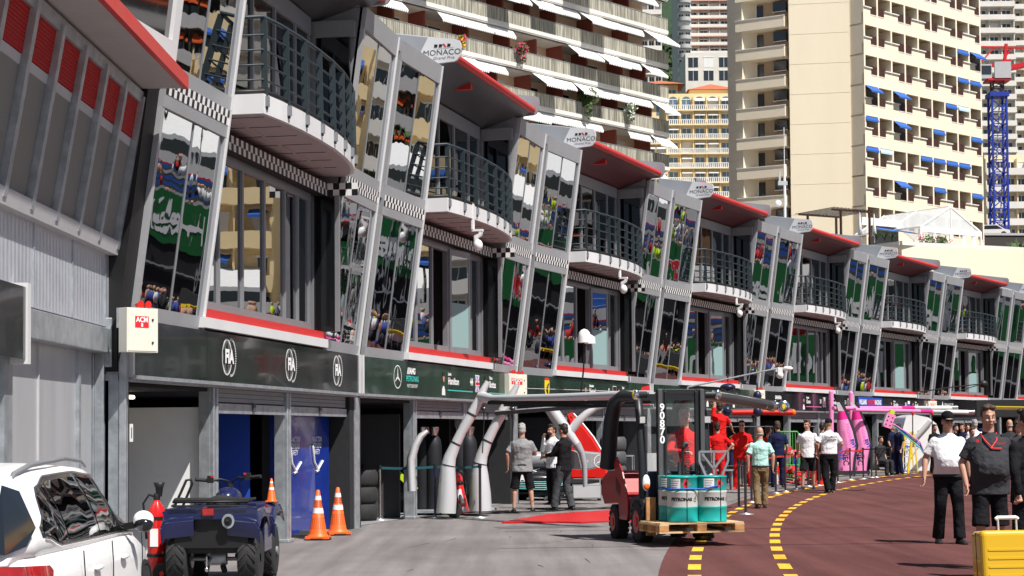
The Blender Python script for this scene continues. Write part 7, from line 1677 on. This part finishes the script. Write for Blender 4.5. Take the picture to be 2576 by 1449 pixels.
# ---------------------------------------------------------------- Ferrari / far pit equipment
t=thing('boom','long dark boom tube with chrome end and yellow shield ending above the crew','boom'); b=MB(); b.tube([P(1770,994,40),P(1850,1006,42),P(1936,1021,44)],[.115,.12,.12],'steel_dark',14); b.build('tube',t); b=MB(); b.tube([P(1932,1020,44),P(1944,1022.5,44.2)],.135,'chrome',16); b.build('end_cap',t); b=MB(); q=P(1926,1021,43.7); b.prism([(-.04,.06),(.04,.06),(.035,-.02),(0,-.07),(-.035,-.02)],-.13,-.125,'yellow',TR(*q)@Matrix(((1,0,0,0),(0,0,1,0),(0,1,0,0),(0,0,0,1)))); b.build('shield',t)
t=thing('boom','second dark boom tube ending in a round grey cap with yellow shield','boom'); b=MB(); b.tube([P(1790,990,46),P(1880,1005,46),P(1968,1023,46)],.11,'steel_dark',14); b.build('tube',t); b=MB(); T=TR(*P(1971,1023,45.9))@RX(PI/2); b.lathe([(.0,-.03),(.15,-.03),(.165,0),(.165,.1)],'chrome',20,TR(*P(1971,1023,45.9))@RX(-PI/2)@SC(1,1,1)); b.lathe([(.10,.0),(.12,.01)],'black',20,TR(*P(1971,1023,45.7))@RX(-PI/2),caps=False); b.prism([(-.04,.06),(.04,.06),(.035,-.02),(0,-.07),(-.035,-.02)],-.05,.0,'yellow',TR(*P(1971,1023,45.75))@Matrix(((1,0,0,0),(0,0,1,0),(0,1,0,0),(0,0,0,1)))); b.build('end_cap',t)
for (a,c,l) in (((1842,1038),(1898,1037),'red padded tube behind the reaching mechanic'),((1918,1037),(1992,1038),'red padded tube with orange ball end')):
    t=thing('boom',l,'boom'); b=MB(); b.tube([P(*a,50),P(*c,50)],.085,'red',10); b.box(0,0.01,0,0.01,0,0.01,'black',TR(*P(*a,50))); b.tube([P(a[0],a[1]-6,50.1),P(c[0],c[1]-6,50.1)],.06,'black',8); b.build('tube',t)
    if c[0]>1950: b=MB(); b.ell(tuple(P(1995,1038,50)),(.09,.09,.10),'cone_orange'); b.build('ball_end',t)
for k,(u,v,l) in enumerate(((1831,974,'dark blue dome lamp over the red mechanics, highest'),(1831,1000,'dark blue sphere below the highest dome lamp'),(1829,1034,'dark blue sphere above the left champagne coloured valves'),(1905,996,'dark blue sphere in front of the cream control box'),(1905,1036,'dark blue sphere above the right row of brass valves'))):
    b=MB(); q=P(u,v,47); b.ell((0,0,0),(.21,.21,.10) if k==0 else (.115,.115,.14),'cyl_navy',16,12); b.tube([(0,0,.15),(0,0,.35)],.025,'steel_dark',8); tag(b.build('dome_lamp',loc=q),l,'lamp',group='dark blue dome lamps')
def rack(u,v,n,l,Y0=0):
    q=G(u,v); t=thing('bottle_rack',l,'gas rack',mw=TR(q.x,q.y,0),group='racks of navy gas bottles')
    for k in range(n):
        x=(k-(n-1)/2)*.16; b=MB(TR(x,.05*(k%2),.10)); b.lathe([(.07,0),(.075,.02),(.075,1.05),(.06,1.14),(.02,1.2)],'cyl_navy',12); b.build('bottle',t)
        b=MB(TR(x,.05*(k%2),.10)); b.tube([(0,0,1.18),(0,0,1.34)],.018,'brass',6); b.tube([(-.04,-.03,1.30),(.04,-.03,1.36)],.014,'brass',6); b.tube([(0,0,1.25),(.05,-.05,1.1),(.02,-.08,.9)],.01,'black',5); b.build('valve',t)
    b=MB(); w=n*.08+.05
    for x in (-w,w): b.tube([(x,-.1,.0),(x,-.1,1.7)],.02,'steel_dark',6)
    for z in (.1,.6,1.1,1.7): b.tube([(-w,-.1,z),(w,-.1,z)],.018,'steel_dark',6)
    b.build('rack_frame',t)
dm('brass',(0.65,0.42,0.16),0.3,0.9)
rack(1833,1226,4,'navy gas bottles with brass valves behind the red crew, left rack'); rack(1905,1224,5,'navy gas bottles with brass valves behind the mint polo man, right rack'); rack(2052,1212,3,'dark bottle rack behind the white polo man')
q=G(1982,1216); t=thing('cage_trolley','green tubular cage trolley behind the barrier posts','trolley',mw=TR(q.x,q.y,0)); b=MB()
for x in [-.32+.08*k for k in range(9)]: b.tube([(x,0,.1),(x,0,1.55)],.011,'cage_green',6)
b.tube([(-.36,0,.1),(-.36,0,1.45),(-.30,0,1.55),(.30,0,1.55),(.36,0,1.45),(.36,0,.1)],.02,'cage_green',8); b.tube([(-.36,.6,.1),(-.36,.6,1.45),(-.30,.6,1.55),(.30,.6,1.55),(.36,.6,1.45),(.36,.6,.1)],.02,'cage_green',8) if False else None
for z in (.1,.55,1.0): b.tube([(-.36,0,z),(.36,0,z)],.014,'cage_green',6); b.tube([(-.36,0,z),(-.36,.5,z)],.014,'cage_green',6); b.tube([(.36,0,z),(.36,.5,z)],.014,'cage_green',6)
b.build('cage',t)
for x in (-.3,.3): b=MB(); b.tube([(x-.02,0,.05),(x+.02,0,.05)],.05,'black',10); b.build('caster',t)
# red front wings on stands
def wing(u,v,z,label,txt):
    q=G(u,v); t=thing('front_wing',label,'front wing',mw=TR(q.x,q.y,z)@RZ(-.35),group='red front wings on stands')
    b=MB(); 
    for k in range(3): b.loft([[(x,-.12+.11*k,.0+.07*k-.16*(x+.6)),(x,-.02+.11*k,.03+.07*k-.16*(x+.6)),(x,.0+.11*k,.02+.07*k-.16*(x+.6)),(x,-.10+.11*k,-.02+.07*k-.16*(x+.6))] for x in (-.62,-.2,.2,.62)],'red_gloss')
    b.loft([[(-.1,0,.0),(.1,0,.0),(.09,0,.14),(-.09,0,.14)],[(-.07,-.5,-.05),(.07,-.5,-.05),(.05,-.5,.04),(-.05,-.5,.04)]],'red_gloss'); b.build('plane',t)
    b=MB(); b.box(-.64,-.61,-.2,.25,-.1,.18,'letter_white'); b.box(.61,.64,-.2,.25,-.3,.0,'red'); b.build('end_plate',t)
    b=MB(); b.text(txt,.14,TR(.05,-.10,.0)@RX(PI/2)@RZ(-.17),'letter_white',1.1,bold=.004); b.build('lettering',t)
wing(1985,1222,.98,'red front wing lettered KASPERSKY on the upper stand','KASPERSKY'); wing(1995,1220,.42,'red front wing low on the green stand','K'); wing(2012,1220,.12,'lowest red front wing near the asphalt','RayBan')
for k,(u,v,l) in enumerate(((1948,1212,'red equipment crate with white top left of the green cage'),(1900,1222,'low red crate behind the mint polo man'))):
    q=G(u,v); b=MB(TR(q.x,q.y,0)); b.box(-.2,.2,-.2,.2,.1,.55,'red'); b.box(-.21,.21,-.21,.21,.55,.6,'white'); b.tube([(-.15,-.15,.05),(-.11,-.15,.05)],.05,'black',8); tag(b.build('crate',bevel=.01),l,'crate')
q=G(2060,1213); b=MB(TR(q.x,q.y,0)); b.lathe([(.16,0),(.165,.02),(.16,.2),(.17,.22),(.16,.24),(.16,.42),(.17,.44),(.16,.46),(.16,.66),(.15,.67)],'red_gloss',20); tag(b.build('red_barrel'),'red metal barrel between the shorts man and the security man','barrel')
# pink body panels
dm('pink',(0.88,0.27,0.55),0.35,coat=0.4); dm('magenta',(0.80,0.02,0.26),0.35,coat=0.4)
def pink(du,label,Y):
    t=thing('body_panel',label,'body panel',mw=TR(0,0,0),group='pink curved body panels'); 
    vv=lambda v:1034+(v-1034)*1.12
    L=[(2098,1036),(2101,1048),(2105,1080),(2108,1110),(2112,1140),(2108,1168)]; Rr=[(2122,1034),(2133,1055),(2143,1085),(2148,1110),(2152,1140),(2158,1168)]
    L=[(2099,1168),(2104,1140),(2103,1110),(2101,1085),(2100,1055),(2103,1034)]; Rr=[(2138,1168),(2141,1140),(2147,1112),(2139,1080),(2127,1052),(2118,1034)]
    b=MB(); rings=[]
    for (u0,v0),(u1,v1) in zip(L,Rr):
        a=P(u0+du,vv(v0),Y); c=P(u1+du,vv(v1),Y); m_=(a+c)/2; m_.y-=.12; rings.append([a,a.lerp(m_,.6)+Vector((0,-.05,0)),m_,c.lerp(m_,.6)+Vector((0,-.05,0)),c,c+Vector((0,.05,0)),m_+Vector((0,.07,0)),a+Vector((0,.05,0))])
    b.loft(rings[:5],'pink'); b.loft(rings[4:],'magenta'); b.build('shell',t)
    b=MB(); 
    rr=[]
    for (u1,v1) in Rr+[(2110,1014)]:
        a=P(u1+du,vv(v1),Y+.03); rr.append([a,a+Vector((.10,0.02,0)),a+Vector((.10,.12,0)),a+Vector((0,.12,0))])
    b.loft(rr,'black_matte',sm=False); b.loft([[P(2103+du,1034,Y),P(2118+du,1034,Y),P(2118+du,1034,Y+.06),P(2103+du,1034,Y+.06)],[P(2097+du,1012,Y),P(2106+du,1012,Y),P(2106+du,1012,Y+.06),P(2097+du,1012,Y+.06)]],'ltgrey',sm=False); b.build('edge_strip',t)
    b=MB(); b.text('NEC',.26,TR(*P(2120+du,1152,Y-.3))@RX(PI/2)@RZ(-1.45),'letter_black',1.0,bold=.008); b.text('KINGFISHER',.15,TR(*P(2130+du,1092,Y-.25))@RX(PI/2)@RZ(-1.40),'magenta',.9); b.text('BWT',.26,TR(*P(2107+du,1140,Y-.3))@RX(PI/2)@RZ(-1.3),'blue',.9,bold=.01); b.text('BWT',.16,TR(*P(2140+du,1116,Y-.3))@RX(PI/2)@RZ(-1.3),'blue',.9,bold=.01); b.build('lettering',t)
    g=(P(2099+du,1184,Y)+P(2138+du,1184,Y))/2; b=MB(TR(g.x,g.y,0)); b.box(-.35,.35,-.2,.2,.06,max(.1,g.z),'steel_dark')
    for x in (-.3,.3): b.tube([(x-.02,-.15,.04),(x+.02,-.15,.04)],.045,'black',8)
    b.build('trolley',t)
pink(6,'first pink body panel with black edge, behind the security man',60); pink(42,'second pink body panel with NEC lettering, right of the first',61)
for u,v0,v1,l in ((2091,987,1064,'left pink upright pole'),(2141,990,1036,'right pink upright pole')):
    b=MB(); b.tube([P(u,v0,63.5),P(u,v1+60,63.5)],.09,'pink',12); b.ell(tuple(P(u,v0,63.5)),(.09,.09,.09),'pink'); tag(b.build('upright_pole'),l+' of the pink equipment gantry','pole')
for v0,v1,u1,l in ((1027,1026,2392,'nearer'),(1031,1037,2434,'farther')):
    t=thing('boom',l+' long pink and silver boom over the pit boxes','boom'); b=MB(); 
    a=P(2096 if v0==1027 else 2150,v0,60); c=P(u1,v1,66); b.tube([a,a.lerp(c,.55)],.07,'pink',10); b.tube([a.lerp(c,.55),a.lerp(c,.66)],.075,'magenta',10); b.tube([a.lerp(c,.66),a.lerp(c,.80)],.075,'ltgrey',10); b.tube([a.lerp(c,.80),c],.085,'white_gloss',12); b.tube([c,c+Vector((.25,0,0))],.10,'chrome',12); b.build('tube',t)
q=P(2236,1058,58); b=MB(TR(*q)@RY(.35)); b.box(-.14,.14,-.1,.1,-.24,.24,'pink'); 
for x in (-.07,.07):
    for z in (-.15,-.02,.12): b.tube([(x,-.106,z),(x,-.1,z)],.025,'black',8)
b.box(-.16,-.13,-.12,.12,-.2,.2,'ltgrey'); b.box(-.08,.08,-.1,.1,.24,.36,'hivis'); tag(b.build('wheel_gun_box'),'pink perforated block hanging from the pink boom','equipment box')
b=MB(); p0=P(2250,1068,58)
for k in range(4): b.tube([p0+Vector((0,0,-.02*k)),P(2285,1090+4*k,58),P(2315,1112+5*k,58),P(2330,1150,58)],.02,('pink','blue','cyl_navy','letter_teal')[k],6)
tag(b.build('hose_bundle'),'bundle of pink and blue hoses drooping to the white rig','hose')
for u in (2296,2345,2376):
    b=MB(); b.tube([P(u,1034,62),P(u+(0 if u<2360 else 12),1095,62)],.02,'black',6); b.ell(tuple(P(u,1040,62)),(.05,.05,.09),'red'); tag(b.build('air_line'),{2296:'black air line with red fitting above the ladder',2345:'black air line hanging in front of the white rig',2376:'slanted black air line at the right of the white rig'}[u],'air line')
# white rig
Yr=67; t=thing('fuel_rig','tall white enclosed rig with rounded top behind the ladder','rig'); pol=[(2272,1184),(2272,1075),(2280,1048),(2300,1043),(2335,1050),(2356,1066),(2364,1090),(2366,1184)]
b=MB(); f=[P(u,v,Yr) for u,v in pol]; b.loft([f,[p+Vector((0,2.0,0)) for p in f]],'white_gloss',sm=False); b.build('body',t,bevel=.06,seg=3)
b=MB(); b.tube([P(2300,1105,Yr-.05),P(2340,1060,Yr-.05)],.10,'ltgrey',6); b.text('WILLIAMS',.2,TR(*P(2278,1115,Yr-.05))@RX(PI/2)@RZ(-1.35),'dkgrey',.8); b.ell(tuple(P(2310,1085,Yr)),(.03,.03,.03),'black'); b.build('panel',t)
g=G(2320,1160)
t=thing('step_ladder','yellow step ladder in front of the white rig','ladder'); Yl=63; GL=lambda u,v:P(u,v+20,63); b=MB()
for (u0,u1,dy) in ((2278,2264,0),(2296,2284,0)): b.bar(P(u0,1086,Yl),GL(u1,1171),.09,.07,'yellow')
b.build('rail',t); b=MB()
for (u0,u1) in ((2290,2299),(2298,2309)): b.bar(P(u0,1086,Yl),GL(u1,1168),.05,.04,'yellow')
b.build('rear_rail',t); b=MB()
for k in range(6):
    f_=.12+.16*k; p=P(2278,1086,Yl).lerp(GL(2264,1171),f_); q=P(2296,1086,Yl).lerp(GL(2284,1171),f_); b.bar(p,q,.07,.03,'ltgrey')
b.build('step',t)
q=G(2258,1160); t=thing('flight_case','dark blue flight case with aluminium edges behind the barrier posts','flight case',mw=TR(q.x,q.y,0)); b=MB(); b.box(-.2,.24,-.2,.3,.08,.50,'blue_dark'); b.build('shell',t,bevel=.01); b=MB()
for x in (-.2,.24):
    for z in (.08,.50): b.bar((x,-.205,.08),(x,-.205,.50),.025,.02,'galv'); b.bar((-.2,-.205,z),(.24,-.205,z),.025,.02,'galv')
b.box(-.04,.08,-.21,-.2,.26,.34,'galv'); b.build('edge_trim',t)
b=MB()
for a,c in (((2500,1026),(2600,1028)),): b.tube([P(*a,64),P(*c,60)],.07,'yellow',10)
tag(b.build('boom'),'yellow boom over the crowd at the right edge','boom')
b=MB(); a=P(2440,1043,68); b.box(0,4.5,-1,2.5,-.1,.55,'black_matte',TR(*a)); tag(b.build('gazebo'),'black gazebo roof behind the crowd at the right','gazebo')
q=G(2428,1206); t=thing('equipment_trolley','red equipment trolley half hidden between the two walking men','trolley',mw=TR(q.x+.15,q.y,0)); b=MB(); b.box(-.28,.28,-.3,.3,.22,1.1,'red'); b.build('body',t,bevel=.02); b=MB(); b.box(-.3,.3,-.3,.3,.08,.2,'black'); b.tube([(-.1,-.32,.12),(.1,-.32,.12)],.05,'white',8); b.build('base',t)
# poles with cameras over the lane
t=thing('camera_pole','thin black pole with a white cloth hood in front of the third bay','pole'); b=MB(); b.tube([P(1461,992,33),P(1468,930,33),P(1470,862,33)],.018,'black',6); b.build('pole',t); b=MB(); q=P(1470,846,33); b.lathe([(.13,-.12),(.12,-.02),(.105,.07),(.06,.12),(.01,.14)],'white',12,TR(*q)); b.lathe([(.11,-.12),(.10,0),(.03,.05)],'white',10,TR(q.x+.10,q.y,q.z-.02)); b.build('cloth_hood',t)
t=thing('camera_pole','slanting thin pole with a white camera head in front of the sixth bay','pole'); b=MB(); b.tube([P(1730,974,40),P(1958,926,44)],.022,'galv',6); b.tube([P(1730,974,40),P(1728,1000,40)],.022,'galv',6); b.build('pole',t); b=MB(); q=P(1962,930,44); b.box(-.06,.06,-.06,.06,-.2,.06,'white',TR(*q)); b.ell((q.x+.2,q.y,q.z+.03),(.13,.06,.06),'white'); b.ell((q.x,q.y,q.z-.14),(.09,.09,.09),'white'); b.build('camera_head',t)
t=thing('camera_pole','thin black boom with a small black camera near the seventh bay','pole'); b=MB(); b.tube([P(2315,986,52),P(2400,973,54),P(2470,966,56)],.02,'black',6); b.tube([P(2400,987,56),P(2470,966,56)],.015,'black',6); b.ell(tuple(P(2474,966,56)),(.15,.1,.12),'black'); b.build('pole',t)
b=MB(); b.tube([P(1322,977,33),P(1480,982,34),P(1700,990,36)],.006,'ltgrey',4); tag(b.build('steel_cable'),'thin steel cable strung past the prancing horse sign','cable')
# roof flags
t=thing('flag','grey and pink flag on the pit roof in front of the yellow hotel','flag'); b=MB(); b.tube([P(1748,448,58),P(1760,500,58)],.02,'steel_dark',6); b.build('pole',t); b=MB(); b.add([P(1745,446,58),P(1775,455,58),P(1790,480,58),P(1775,488,58),P(1752,470,58)],[(0,1,2,3,4)],'grey'); q=P(1768,463,57.9); b.lathe([(.09,-.01),(.09,.01)],'magenta',12,TR(*q)@RX(PI/2)); b.build('cloth',t)
b=MB(); b.tube([P(1983,560,64),P(1983,610,64)],.02,'steel_dark',6); b.tube([P(2085,520+40,70),P(2085,600,70)],.02,'white',6) if False else None; tag(b.build('thin_rod'),'short thin rod on the pit roof right of the antenna mast','rod')
